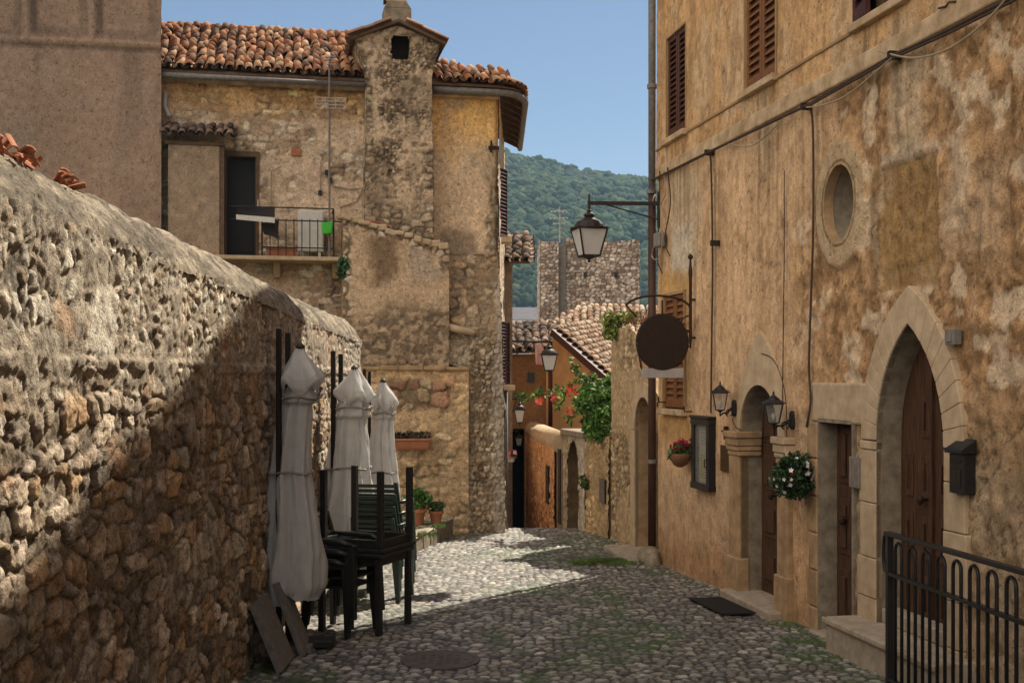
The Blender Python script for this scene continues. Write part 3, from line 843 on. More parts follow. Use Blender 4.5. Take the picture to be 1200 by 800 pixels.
# door on the balcony
mb = MB(); H.box(mb, d0 + 0.05, d1 - 0.04, dzb, dzt - 0.05, -0.20, -0.15)
dr = mb.build('door', 'door_black', hs, bevel=0.006)
mb = MB()
H.box(mb, d0 + 0.12, (d0 + d1) / 2 - 0.02, dzb + 0.12, dzt - 0.12, -0.149, -0.135); H.box(mb, (d0 + d1) / 2 + 0.03, d1 - 0.1, dzb + 0.12, dzt - 0.12, -0.149, -0.135)
mb.build('door_panel', 'door_black', dr)
mb = MB()
H.box(mb, d0 - 0.01, d0 + 0.05, dzb, dzt, -0.22, 0.035); H.box(mb, d1 - 0.045, d1 + 0.01, dzb, dzt, -0.22, 0.035); H.box(mb, d0 - 0.02, d1 + 0.02, dzt - 0.05, dzt + 0.03, -0.22, 0.04)
mb.build('door_frame', 'timber_eave', dr)

# small rendered annex beside the door, with its strip of old tiles
a0, a1 = hs_(197, 200, 0.35)[0], hs_(257, 200, 0.35)[0]; azt = hs_(225, 170, 0.35)[1]
S, Z, P = H.grid(ar(a0, a1, 0.03), ar(2.2, azt, 0.03), 0.35)
n = fbm(S * 8, Z * 8, 4, 500)
ax = relief('annex', P, np.array(H.n), 0.012 * (n - 0.5), C3(0.36, 0.265, 0.185) * (0.74 + 0.5 * n)[..., None], 'plaster_relief', hs)
mb = MB(); H.box(mb, a0, a1, 2.2, azt - 0.01, 0.0, 0.335); mb.build('annex_core', 'plaster_plain', ax)
mb = MB(); H.box(mb, a1 - 0.005, a1 + 0.07, 2.2, azt + 0.02, 0.0, 0.34); H.box(mb, a0 - 0.05, a1 + 0.07, azt, azt + 0.05, 0.0, 0.38); mb.build('annex_frame', 'timber_eave', ax)
OLDT = [(0.12, 0.085, 0.065), (0.16, 0.11, 0.08), (0.20, 0.13, 0.09), (0.09, 0.07, 0.055)]
e0, e1 = H.pt(hs_(193, 165, .5)[0], hs_(230, 163, .5)[1], 0.52), H.pt(hs_(268, 165, .5)[0], hs_(230, 163, .5)[1], 0.52)
ct = tile_mesh('annex_canopy', e0, e1, -H.n + Vector((0, 0, 0.45)), 0.62, hs, None, 0.13, 0.2, 0.26, OLDT, 1.6, 4)

# tall chimney standing against the front
CP = 0.45
zs = np.array([hs_(468, y, CP)[1] for y in (285, 262, 100, 88, 66, 48)])
sl = np.array([hs_(x, 200, CP)[0] for x in (426, 427, 430, 429, 422, 416)])
sr = np.array([hs_(x, 200, CP)[0] for x in (508, 508, 506, 506, 511, 516)])
apz = hs_(464, 30, CP)[1]
zt = zs[-1]
zz = ar(zs[0], apz, 0.02)
A, Z = np.meshgrid(np.linspace(0, 1, 56), zz)
SL, SR = np.interp(Z, zs, sl), np.interp(Z, zs, sr)
S = SL * (1 - A) + SR * A
roofz = apz - np.abs(S - (sl[-1] + sr[-1]) / 2) * (apz - zt) / ((sr[-1] - sl[-1]) / 2)
Z = np.minimum(Z, roofz)
P = np.array(H.O)[None, None] + S[..., None] * np.array(H.u) + np.array(H.n) * CP + Z[..., None] * np.array((0, 0, 1.0))
def chim_skin(S, Z, seed):
    d, c, m = rubble(S, Z, seed, 0.055, 0.045, [(0.54, 0.42, 0.29), (0.46, 0.34, 0.225), (0.58, 0.47, 0.35), (0.36, 0.26, 0.17)], (0.16, 0.115, 0.075), 0.022, 0.22, 0.35, 0.5)
    rn = C3(0.62, 0.475, 0.335) * (0.62 + 0.76 * fbm(S * 9, Z * 9, 5, seed + 5))[..., None]
    rp = sst(0.40, 0.55, fbm(S * 3.5, Z * 3.5, 4, seed + 6)) * 0.85
    c = mixc(c, rn, rp); d = d * (1 - 0.7 * rp) + 0.010 * rp
    pt = sst(0.56, 0.66, fbm(S * 17, Z * 17, 4, seed + 7))
    c = mixc(c, c * 0.42, pt * 0.8); d = d - 0.012 * pt
    dk = sst(0.45, 0.62, fbm(S * 2.2, Z * 1.6, 4, seed + 3))
    c = mixc(c, c * 0.60, dk)
    bd, bc, bm2 = rubble(S, Z, seed + 50, 0.15, 0.10, [(0.45, 0.37, 0.27), (0.40, 0.31, 0.22)], (0.14, 0.10, 0.07), 0.03, 0.2, 0.3, 0.3)
    return d, c, bd, bc
d, c, bd, bc = chim_skin(S, Z, 520)
edge = np.maximum(sst(0.17, 0.09, SR - S + 0.10 * (fbm(S * 4, Z * 9, 2, 523) - 0.5)) * sst(zs[2] + 0.2, zs[2], Z) * sst(0.38, 0.5, fbm(S * 0, Z * 3.2, 2, 526)),
                  sst(0.12, 0.05, S - SL + 0.10 * (fbm(S * 4, Z * 9, 2, 524) - 0.5)) * sst(0.45, 0.55, fbm(S * 2, Z * 3, 2, 525)))
low = sst(zs[1] + 0.45, zs[1] + 0.0, Z + 0.5 * (fbm(S * 3, Z * 3, 3, 527) - 0.5))
edge = np.maximum(edge, low)
c = mixc(c, bc, edge); d = d * (1 - edge) + bd * edge
h0, h1_ = hs_(459, 56, CP), hs_(479, 56, CP)
hcx, hcz = (h0[0] + h1_[0]) / 2, hs_(469, 56, CP)[1]; hrx, hrz = (h1_[0] - h0[0]) / 2, 0.175
keep = ((S - hcx) / hrx) ** 4 + ((Z - hcz) / hrz) ** 4 > 1
ch = relief('chimney', P, np.array(H.n), d, c, 'stone_relief', hs, keep)
for sgn, arr_ in ((-1, sl), (1, sr)):
    T, Zs = np.meshgrid(np.linspace(0, 1, 26), ar(zs[0], zt, 0.02))
    Ss = np.interp(Zs, zs, arr_)
    Pp = -0.35 + (CP + 0.35) * T
    P = np.array(H.O)[None, None] + Ss[..., None] * np.array(H.u) + Pp[..., None] * np.array(H.n) + Zs[..., None] * np.array((0, 0, 1.0))
    d, c, bd, bc = chim_skin(Pp, Zs, 560 + sgn)
    relief('chimney_cheek', P, np.array(H.u) * sgn, d * 0.7, c, 'stone_relief', ch)
mb = MB()
H.poly(mb, [(hcx - hrx * 1.25, hcz - hrz * 1.25), (hcx + hrx * 1.25, hcz - hrz * 1.25), (hcx + hrx * 1.25, hcz + hrz * 1.25), (hcx - hrx * 1.25, hcz + hrz * 1.25)], CP - 0.32, CP - 0.30)
for a_, b_ in ((-1.25, -1.2), (1.2, 1.25)):
    H.box(mb, hcx + hrx * a_, hcx + hrx * b_, hcz - hrz * 1.25, hcz + hrz * 1.25, CP - 0.30, CP - 0.02)
H.box(mb, hcx - hrx * 1.25, hcx + hrx * 1.25, hcz + hrz * 1.2, hcz + hrz * 1.25, CP - 0.30, CP - 0.02); H.box(mb, hcx - hrx * 1.25, hcx + hrx * 1.25, hcz - hrz * 1.25, hcz - hrz * 1.2, CP - 0.30, CP - 0.02)
mb.build('smoke_opening', 'soil', ch)
mb = MB(); H.poly(mb, [(sl[-1] + .03, zt), (sr[-1] - .03, zt), ((sl[-1] + sr[-1]) / 2, apz - 0.03)], -0.35, CP - 0.34); mb.build('chimney_gable', 'limestone_warm', ch)
cx_ = (sl[-1] + sr[-1]) / 2
for sgn in (-1, 1):
    e_ = sl[-1] - 0.07 if sgn < 0 else sr[-1] + 0.07
    ez = zt - 0.05
    rise = apz + 0.03 - ez
    E0, E1 = H.pt(e_, ez, CP + 0.10), H.pt(e_, ez, -0.42)
    upv = H.u * (-(e_ - cx_)) + Vector((0, 0, rise))
    tile_mesh('chimney_roof', E0, E1, upv, upv.length * 0.98, ch, None, 0.15, 0.2, 0.27, [(0.26, 0.13, 0.08), (0.30, 0.16, 0.10), (0.22, 0.12, 0.08), (0.34, 0.22, 0.15)], 1.0, 8 + sgn)
    mb = MB(); mb.prism([E0 + Vector((0, 0, .0)), E1, E1 + upv, E0 + upv], (0, 0, 0.045)); mb.build('roof_bed', 'timber_eave', ch)
f0, f1_ = hs_(449, 20, 0.1)[0], hs_(481, 20, 0.1)[0]
fz0, fz1 = hs_(465, 34, 0.1)[1], hs_(465, 9, 0.1)[1]
mb = MB(); H.box(mb, f0, f1_, fz0, fz1 - 0.05, -0.1, 0.25)
H.poly(mb, [(f0, fz1 - 0.05), (f1_, fz1 - 0.05), (f1_ - 0.08, fz1 + 0.06), (f0 + 0.08, fz1 + 0.06)], -0.1, 0.25); mb.build('flue_base', 'limestone_grey', ch, bevel=0.01)
mb = MB(); H.box(mb, hs_(452, 5, .1)[0], hs_(476, 5, .1)[0], fz1 + 0.06, fz1 + 0.8, 0.0, 0.2); mb.build('flue', 'limestone', ch, bevel=0.01)
mb = MB(); H.box(mb, hs_(452, 5, .1)[0] - 0.03, hs_(452, 5, .1)[0] - 0.003, fz1 + 0.06, fz1 + 0.8, 0.0, 0.18); mb.build('flue_shield', 'rust_iron', ch)

# roof
OV = 0.28
def under(top):
    xs_, ys_ = zip(*top)
    return lambda a, b: None
ridge = [(-0.5, 2.25), (2.95, 2.25), (3.4, 1.75), (4.05, 1.0), (4.6, 0.70), (SE + 0.1, 0.5), (SE + 0.6, 0.3)]
E0, E1 = H.pt(-0.45, EZ + 0.08, OV), H.pt(SE + 0.06, EZ + 0.08, OV)
LL = (E1 - E0).length; TL = 2.4
upv = (-H.n * math.cos(math.radians(31)) + Vector((0, 0, math.sin(math.radians(31)))))
rx_, ry_ = zip(*ridge)
ins = lambda a, b: b * TL < np.interp(a * LL - 0.45, rx_, ry_) and not (sl[2] - 0.02 < a * LL - 0.45 < sr[2] + 0.02 and b * TL < 0.85)
roof = tile_mesh('roof', E0, E1, upv, TL, hs, ins, 0.145, 0.20, 0.30, CLAY, 1.5, 21)
mb = MB()
pts = [H.pt(-0.5, EZ + 0.05, OV - 0.02)] + [H.pt(SE + 0.04, EZ + 0.05, OV - 0.02)] + [H.pt(a, EZ + 0.05, OV - 0.02) + upv * b for a, b in reversed(ridge[1:-1])] + [H.pt(-0.5, EZ + 0.05, OV - 0.02) + upv * 2.25]
mb.prism(pts, (0, 0, 0.035)); mb.build('roof_boards', 'timber_eave', roof)
mb = MB()
for k in range(14):    # ridge tiles
    a = -0.3 + k * 0.235
    p0 = H.pt(a, EZ + 0.1, OV) + upv * 2.28
    mb.cyl(p0, p0 + H.u * 0.27 + Vector((0, 0, random.uniform(-0.012, 0.012))), 0.085, 0.072, 8)
mb.build('ridge_tile', 'terracotta', roof, smooth=True)
fc = H.pt(SE - 0.02, EZ + 0.06, -0.12)
for k in range(6):
    a0_, a1_ = -PI / 2 + PI / 2 * k / 6 + 0.2, -PI / 2 + PI / 2 * (k + 1) / 6 + 0.2
    r_ = 0.42
    v0, v1 = Vector((math.cos(a0_), math.sin(a0_), 0)), Vector((math.cos(a1_), math.sin(a1_), 0)); vm = (v0 + v1).normalized()
    tile_mesh('corner_tiles', fc + v0 * r_, fc + v1 * r_, -vm * math.cos(0.5) + Vector((0, 0, math.sin(0.5))), 0.42, roof, None, 0.115, 0.2, 0.27, CLAY, 1.0, 60 + k)
    mb = MB(); mb.prism([fc + v0 * (r_ - .02) - Vector((0, 0, .02)), fc + v1 * (r_ - .02) - Vector((0, 0, .02)), fc + Vector((0, 0, .2))], (0, 0, 0.02)); mb.build('corner_board', 'timber_eave', roof)
# slope towards the lane with its exposed rafters
kx = 0.42
K0 = Vector((h1.x + kx, h1.y + 0.10, EZ + 0.02)); K1 = Vector((h1.x + kx - 0.06, h1.y + 4.4, EZ + 0.02))
up2 = Vector((-math.cos(math.radians(26)), 0, math.sin(math.radians(26))))
ins2 = lambda a, b: b * 2.0 < a * 5 + 0.35
r2 = tile_mesh('side_roof', K0, K1, up2, 1.1, hs, ins2, 0.16, 0.26, 0.34, CLAY, 1.2, 23)
mb = MB(); mb.prism([K0 + Vector((-0.02, 0.02, 0)), K1 + Vector((-0.02, 0, 0)), K1 + up2 * 1.2, K0 + up2 * 0.5 + Vector((0, .5, 0))], (0, 0, 0.03)); mb.build('side_boards', 'timber_eave', r2)
mb = MB()
for k in range(9):
    p = K0.lerp(K1, (k + 0.35) / 9) + Vector((-0.02, 0, -0.05))
    mb.bar(p, p + up2 * 0.62, 0.07, 0.09)
mb.bar(K0 + Vector((-0.01, 0.02, -0.01)), K1 + Vector((-0.01, 0, -0.01)), 0.03, 0.12)
mb.build('rafter', 'timber_eave', r2)
# curved corner of the eave and the cornice band
mb = MB()
c0 = H.pt(hs_(508, 110, .28)[0], EZ - 0.02, OV - 0.04); c1 = H.pt(SE - 0.05, EZ - 0.02, OV - 0.04)
path = [c0, c1]
for k in range(1, 5):
    a = k / 4 * PI / 2
    path.append(Vector((c1.x + (K0.x - c1.x) * math.sin(a), c1.y + (K0.y + 0.35 - c1.y) * (1 - math.cos(a)), EZ - 0.02)))
path.append(K1 + Vector((0, 0, -0.04)))
mb.tube(path, 0.055, 8); mb.build('eave_gutter', 'zinc', hs, smooth=True)
mb = MB(); mb.tube([H.pt(-0.4, EZ + 0.0, OV + 0.03), H.pt(hs_(428, 100, .3)[0], EZ - 0.02, OV + 0.03)], 0.042, 8); mb.build('gutter', 'zinc', hs, smooth=True)
mb = MB(); H.box(mb, -0.3, sl[2], EZ - 0.05, EZ + 0.04, 0.03, 0.08); H.box(mb, -0.4, SE, EZ + 0.042, EZ + 0.15, -0.1, 0.10); mb.build('cornice', 'band_plaster', hs)
mb = MB(); H.box(mb, sr[2] + 0.02, SE - 0.03, EZ - 0.10, EZ + 0.05, 0.03, 0.17); mb.build('cornice', 'band_plaster', hs, bevel=0.02)
mb = MB(); H.box(mb, hs_(572, 175)[0], hs_(584, 175)[0], hs_(578, 176)[1], hs_(578, 172)[1], 0.03, 0.07); H.box(mb, hs_(574, 175)[0], hs_(576, 175)[0], hs_(578, 179)[1], hs_(578, 166)[1], 0.03, 0.08); mb.build('tie_anchor', 'rust_iron', hs)

# battered block below the chimney
BP = 0.60
b0, b1 = hs_(402, 330, BP)[0], hs_(526, 330, BP)[0]
bt0, bt1 = hs_(402, 254, BP)[1], hs_(526, 292, BP)[1]
bzb = hs_(470, 432, BP)[1]
A, V = np.meshgrid(np.linspace(0, 1, 84), np.linspace(0, 1, 130))
S = b0 + (b1 - b0) * A
Z = bzb + (bt0 + (bt1 - bt0) * A + 0.07 * (fbm(A * 6, A * 0, 3, 601) - 0.5) - bzb) * V
P = np.array(H.O)[None, None] + S[..., None] * np.array(H.u) + np.array(H.n) * BP + Z[..., None] * np.array((0, 0, 1.0))
n, n2 = fbm(S * 1.7, Z * 1.7, 4, 602), fbm(S * 9, Z * 9, 4, 603)
pl = C3(0.60, 0.44, 0.29) * (0.70 + 0.3 * n + 0.3 * n2)[..., None]
st1 = rm(S, Z, hs_(432, 0, BP)[0], hs_(466, 0, BP)[0], hs_(450, 335, BP)[1], hs_(450, 268, BP)[1], 0.12, 604, 0.14, 3.5)
pl = mixc(pl, np.broadcast_to(C3(0.15, 0.095, 0.055), pl.shape), st1 * 0.8)
lowd = sst(hs_(450, 345, BP)[1], hs_(450, 385, BP)[1], Z + 0.5 * (n - 0.5))
pit = sst(0.38, 0.58, fbm(S * 14, Z * 14, 3, 605))
pl = mixc(pl, C3(0.21, 0.155, 0.105) * (0.65 + 0.7 * n2)[..., None], lowd * (0.45 + 0.55 * pit))
grey = rm(S, Z, hs_(480, 0, BP)[0], hs_(512, 0, BP)[0], hs_(490, 330, BP)[1], hs_(490, 290, BP)[1], 0.1, 606, 0.12, 4)
pl = mixc(pl, np.broadcast_to(C3(0.36, 0.31, 0.26), pl.shape), grey * 0.6)
sd_, sc_, sm_ = rubble(S, Z, 610, 0.16, 0.12, STH, (0.20, 0.15, 0.10), 0.04, 0.18, 0.35, 0.4)
topline = bt0 + (bt1 - bt0) * A
em = np.maximum.reduce([sst(0.16, 0.06, topline - Z + 0.2 * (fbm(S * 5, Z * 5, 3, 611) - 0.5)), sst(b0 + 0.16, b0 + 0.06, S + 0.1 * (n2 - 0.5)),
                        sst(0.62, 0.7, fbm(S * 2.4, Z * 3, 3, 612)) * lowd * sst(b0 + 0.9, b0 + 0.3, S), sst(b1 - 0.18, b1 - 0.1, S) * sst(hs_(500, 330, BP)[1], hs_(500, 310, BP)[1], Z)])
c = mixc(pl, sc_, em); d = sd_ * em + (1 - em) * (0.014 * (n2 - 0.5) - 0.015 * pit * lowd + 0.02)
bk = relief('buttress', P, np.array(H.n), d, c, 'stone_relief', hs)
mb = MB(); mb.hexa([H.pt(b0, bzb, 0), H.pt(b1, bzb, 0), H.pt(b1, bzb, BP - .03), H.pt(b0, bzb, BP - .03), H.pt(b0, bt0 + .05, 0), H.pt(b1, bt1 + .05, 0), H.pt(b1, bt1 - .03, BP - .03), H.pt(b0, bt0 - .03, BP - .03)])
mb.build('buttress_core', 'limestone_warm', bk)
mb = MB(); R = random.Random(9)
for k in range(12):
    t = k / 12
    for row in range(2):
        p = H.pt(b0 + (b1 - b0) * (t + 0.03), bt0 + (bt1 - bt0) * t + 0.0 + 0.05 * row, BP - 0.02 - 0.28 * row + R.uniform(-.03, .03))
        w_ = R.uniform(0.06, 0.10)
        mb.bar(p - H.u * w_, p + H.u * w_ + Vector((0, 0, R.uniform(-.05, 0.02))), R.uniform(0.14, 0.24), R.uniform(0.06, 0.12))
mb.build('coping_stones', 'limestone', bk, bevel=0.02)
mb = MB()
for t in (0.30, 0.36): p = H.pt(b0 + (b1 - b0) * t, bt0 + (bt1 - bt0) * t + 0.10, BP - 0.15); mb.bar(p - H.u * .13, p + H.u * .13 - Vector((0, 0, .05)), .2, .03)
mb.build('coping_tile', 'terracotta', bk)

# lower rubble wall under it, standing on the platform
LP = 0.66
l0, l1 = hs_(415, 500, LP)[0], hs_(549, 500, LP)[0]
lzt = hs_(480, 430, LP)[1]
S, Z, P = H.grid(ar(l0 - 1.6, l1, 0.02), ar(-0.7, lzt, 0.02), LP)
d, c, m = rubble(S, Z, 640, 0.20, 0.145, [(0.64, 0.47, 0.285), (0.55, 0.385, 0.225), (0.68, 0.53, 0.34), (0.58, 0.39, 0.225)], (0.45, 0.325, 0.19), 0.026, 0.2, 0.35, 0.5)
pm = sst(0.42, 0.58, fbm(S * 1.2, Z * 1.4, 4, 642))
c = mixc(c, C3(0.60, 0.43, 0.255) * (0.72 + 0.56 * fbm(S * 8, Z * 8, 4, 643))[..., None], pm * 0.75); d = d * (1 - 0.6 * pm) + 0.012 * pm
top = sst(lzt - 0.75, lzt - 0.3, Z + 0.3 * (fbm(S * 2, Z * 2, 3, 646) - 0.5))
c = mixc(c, c * C3(1.05, 1.0, 0.95), top)
br = rm(S, Z, hs_(455, 0, LP)[0], hs_(530, 0, LP)[0], hs_(470, 480, LP)[1], hs_(470, 446, LP)[1], 0.06, 644, 0.1, 4)
bd, bc, bmk = rubble(S, Z, 645, 0.21, 0.16, [(0.46, 0.37, 0.25), (0.42, 0.31, 0.19), (0.36, 0.21, 0.13)], (0.20, 0.14, 0.08), 0.035, 0.14, 0.3, 0.4)
c = mixc(c, bc, br); d = d * (1 - br) + bd * br
lw = relief('lower_wall', P, np.array(H.n), d, c, 'stone_relief', hs)
mb = MB(); H.box(mb, l0 - 1.6, l1 - 0.01, -0.8, lzt - 0.03, 0.05, LP - 0.03); mb.build('lower_core', 'limestone_warm', lw)
mb = MB(); R = random.Random(31)
x = l0 - 0.2
while x < l1 - 0.1:
    w_ = R.uniform(0.22, 0.42); H.box(mb, x, min(x + w_, l1), lzt - 0.05, lzt + R.uniform(0.0, 0.03), LP - 0.14, LP + R.uniform(0.05, 0.08)); x += w_ + 0.008
mb.build('ledge', 'limestone_warm', lw, bevel=0.015)

# rough stone pier at the lane corner
A, Z = np.meshgrid(np.linspace(0, 1, 70), ar(-0.9, hs_(560, 296, .3)[1], 0.02))
pz0, pz1 = hs_(560, 385, .4)[1], hs_(560, 300, .3)[1]
PP = np.interp(Z, [-0.9, pz0 - 1.5, pz0, pz1], [0.62, 0.56, 0.46, 0.06])
sL = np.interp(Z, [hs_(540, 432, .5)[1], hs_(528, 426, .4)[1]], [hs_(543, 400, .5)[0], hs_(522, 385, .3)[0]])
sR = np.interp(Z, [-0.9, pz0, pz1], [hs_(591, 600, .5)[0], hs_(587, 400, .4)[0], SE - 0.03])
S = sL * (1 - A) + sR * A
P = np.array(H.O)[None, None] + S[..., None] * np.array(H.u) + PP[..., None] * np.array(H.n) + Z[..., None] * np.array((0, 0, 1.0))
d, c, m = rubble(S, Z, 660, 0.085, 0.075, [(0.44, 0.35, 0.24), (0.38, 0.28, 0.18), (0.50, 0.42, 0.31), (0.33, 0.235, 0.15)], (0.23, 0.17, 0.105), 0.036, 0.2, 0.4, 0.5)
d2, c2, m2 = rubble(S, Z, 664, 0.17, 0.14, [(0.44, 0.34, 0.23), (0.40, 0.29, 0.18)], (0.30, 0.22, 0.14), 0.04, 0.18, 0.4, 0.5)
um = sst(pz0 - 0.15, pz0 + 0.15, Z)
c = mixc(c, c2, um); d = d * (1 - um) + d2 * um
pale = sst(SE - 0.30, SE - 0.12, S) * sst(0.45, 0.6, fbm(S * 3, Z * 1.2, 3, 666))
c = mixc(c, C3(0.46, 0.40, 0.33) * (0.7 + 0.6 * fbm(S * 12, Z * 12, 3, 667))[..., None], pale * 0.7)
pale2 = sst(hs_(553, 0, .5)[0], hs_(546, 0, .5)[0], S) * sst(pz0, pz0 - .4, Z)
c = mixc(c, C3(0.48, 0.41, 0.31) * (0.7 + 0.6 * fbm(S * 14, Z * 14, 3, 668))[..., None], pale2 * 0.65)
pr = relief('corner_pier', P, np.array(H.n), d, c, 'stone_relief', hs)
Zr = ar(-0.9, pz1, 0.03)
T, Z = np.meshgrid(np.linspace(0, 1, 24), Zr)
SRr = np.interp(Z, [-0.9, pz0, pz1], [hs_(591, 600, .5)[0], hs_(587, 400, .4)[0], SE - 0.03])
PPr = -0.02 + (np.interp(Z, [-0.9, pz0 - 1.5, pz0, pz1], [0.62, 0.56, 0.46, 0.06]) + 0.02) * T
P = np.array(H.O)[None, None] + SRr[..., None] * np.array(H.u) + PPr[..., None] * np.array(H.n) + Z[..., None] * np.array((0, 0, 1.0))
d, c, m = rubble(PPr, Z, 670, 0.085, 0.075, [(0.50, 0.42, 0.31), (0.44, 0.34, 0.23)], (0.25, 0.18, 0.11), 0.03, 0.2, 0.4, 0.5)
relief('pier_return', P, np.array(H.u), d, c, 'stone_relief', pr)
mb = MB(); pth = []
for k in range(9):
    t = k / 8; pth.append(H.pt(hs_(519 + 38 * t, 385, .5)[0], hs_(540, 378 + 12 * math.sqrt(t), .5)[1], 0.5 + 0.05 * math.sin(t * PI)))
mb.tube(pth, [0.02, 0.05, 0.06, 0.06, 0.06, 0.06, 0.05, 0.05, 0.03], 8); mb.build('drip_ledge', 'limestone', hs, smooth=True)
mb = MB()
pth = [Vector((-0.115, 19.0, hs_(592, 455, .2)[1])), Vector((-0.11, 19.0, -0.5))]
mb.tube(pth, 0.05, 8)
mb.build('drainpipe', 'zinc', hs, smooth=True)

# shutters opening over the lane
def louvre(mb, a, b, z0, z1, n, out=0.02, fw=0.05):
    """a louvred shutter leaf between plan points a and b"""
    a, b = Vector((a[0], a[1], 0)), Vector((b[0], b[1], 0)); t = (b - a).normalized(); w_ = (b - a).length; nn = Vector((t.y, -t.x, 0))
    def bx(s0, s1, q0, q1, p0, p1):
        mb.hexa([a + t * s0 + nn * p0 + Vector((0, 0, q0)), a + t * s1 + nn * p0 + Vector((0, 0, q0)), a + t * s1 + nn * p1 + Vector((0, 0, q0)), a + t * s0 + nn * p1 + Vector((0, 0, q0)),
                 a + t * s0 + nn * p0 + Vector((0, 0, q1)), a + t * s1 + nn * p0 + Vector((0, 0, q1)), a + t * s1 + nn * p1 + Vector((0, 0, q1)), a + t * s0 + nn * p1 + Vector((0, 0, q1))])
    bx(0, fw, z0, z1, -out, out); bx(w_ - fw, w_, z0, z1, -out, out)
    bx(fw, w_ - fw, z0, z0 + fw * 1.6, -out, out); bx(fw, w_ - fw, z1 - fw, z1, -out, out)
    hh = (z1 - z0 - fw * 2.6) / n
    for k in range(n):
        q = z0 + fw * 1.6 + hh * (k + 0.5)
        c0, c1 = a + t * fw, a + t * (w_ - fw)
        mb.hexa([c0 + nn * out * .9 + Vector((0, 0, q - hh * .5)), c1 + nn * out * .9 + Vector((0, 0, q - hh * .5)), c1 - nn * out * .8 + Vector((0, 0, q + hh * .2)), c0 - nn * out * .8 + Vector((0, 0, q + hh * .2)),
                 c0 + nn * out * .9 + Vector((0, 0, q - hh * .5 + .008)), c1 + nn * out * .9 + Vector((0, 0, q - hh * .5 + .008)), c1 - nn * out * .8 + Vector((0, 0, q + hh * .2 + .008)), c0 - nn * out * .8 + Vector((0, 0, q + hh * .2 + .008))])
    bx(fw, w_ - fw, z0 + fw, z1 - fw, -out * .95, -out * .85)
for (px0, px1, y0, y1, dd) in ((585, 593.5, 196, 277, 19.9), (583.5, 592, 376, 452, 18.9)):
    p0, p1 = W(px0, 440, dd), W(px1, 440, dd + 0.3)
    mb = MB(); louvre(mb, p0, p1, W(0, y1, dd).z, W(0, y0, dd).z, 18, 0.018, 0.02); mb.build('shutter', 'shutter_red', hs)
mb = MB(); mb.box(-0.17, 0.0, 19.0, 19.35, W(0, 285, 19.2).z, W(0, 279, 19.2).z); mb.build('sill', 'limestone', hs)
mb = MB(); mb.box(-0.17, 0.05, 18.75, 19.0, W(0, 457, 18.9).z, W(0, 451, 18.9).z); mb.build('sill', 'limestone', hs)

# balcony
bf = 0.62
q0, q1 = hs_(272, 303, bf)[0], hs_(400, 303, bf)[0]
qz = hs_(340, 300, bf)[1]
mb = MB(); H.box(mb, q0 - 0.8, q1, qz - 0.06, qz, -0.02, bf); bal = mb.build('balcony', 'limestone', hs, bevel=0.01)
for sb_ in (q0 - 0.5, (q0 + q1) / 2 - .2, q1 - 0.12):
    mb = MB(); H.poly(mb, [(sb_, qz - .30), (sb_ + .1, qz - .30), (sb_ + .1, qz - .062), (sb_, qz - .062)], -0.02, bf * .55); mb.build('balcony_bracket', 'limestone_warm', bal, bevel=.01)
rz1, rz2 = hs_(340, 243, bf)[1], hs_(340, 258, bf)[1]
mb = MB()
r0, r1 = hs_(307, 270, bf)[0], hs_(391, 270, bf)[0]
mb.cyl(H.pt(r0 - 0.45, rz1, bf - .04), H.pt(r1, rz1, bf - .04), 0.011, n=6); mb.cyl(H.pt(r0 - 0.45, rz2, bf - .04), H.pt(r1 + 0.12, rz2, bf - .04), 0.011, n=6); mb.cyl(H.pt(r0, qz + 0.13, bf - .04), H.pt(r1, qz + 0.13, bf - .04), 0.011, n=6)
for k in range(10):
    ss = r0 + (r1 - r0) * k / 9
    tall = k in (0, 9) ; mb.cyl(H.pt(ss, qz, bf - .04), H.pt(ss, rz1 if tall else rz2 + 0.03, bf - .04), 0.008 if not tall else 0.014, n=6)
for zq in (rz1, rz2): mb.cyl(H.pt(r1, zq, bf - .04), H.pt(r1, zq, 0.02), 0.010, n=6)
mb.build('balcony_railing', 'black_iron', bal)

# wires on the front
for pts in ([(330, 195), (318, 200), (317, 245)], [(376, 190), (375, 228)], [(430, 150), (428, 215), (418, 236), (398, 243)], [(390, 218), (410, 222), (425, 220)]):
    mb = MB(); mb.tube([H.pt(*hs_(a, b, .06), 0.06) for a, b in pts], 0.010, 5); mb.build('wire', 'wire_pale', hs)
mb = MB(); mb.tube([H.pt(*hs_(194, 108, .12), 0.12), H.pt(*hs_(193, 125, .12), .14), H.pt(*hs_(199, 138, .12), 0.2)], 0.035, 8); mb.build('downpipe_elbow', 'white_paint', hs, smooth=True)
for a, b in ((383, 202), (387, 211), (375, 226)):
    mb = MB(); s_, z_ = hs_(a, b, .06); H.box(mb, s_ - .03, s_ + .03, z_ - .035, z_ + .035, 0.03, 0.09); mb.build('junction_box', 'dark_paint', hs)
mb = MB(); s_, z_ = hs_(347, 178, .05); H.box(mb, s_ - .075, s_ + .075, z_ - .06, z_ + .06, 0.02, 0.045); mb.build('brick_patch', 'terracotta', hs, bevel=0.006)

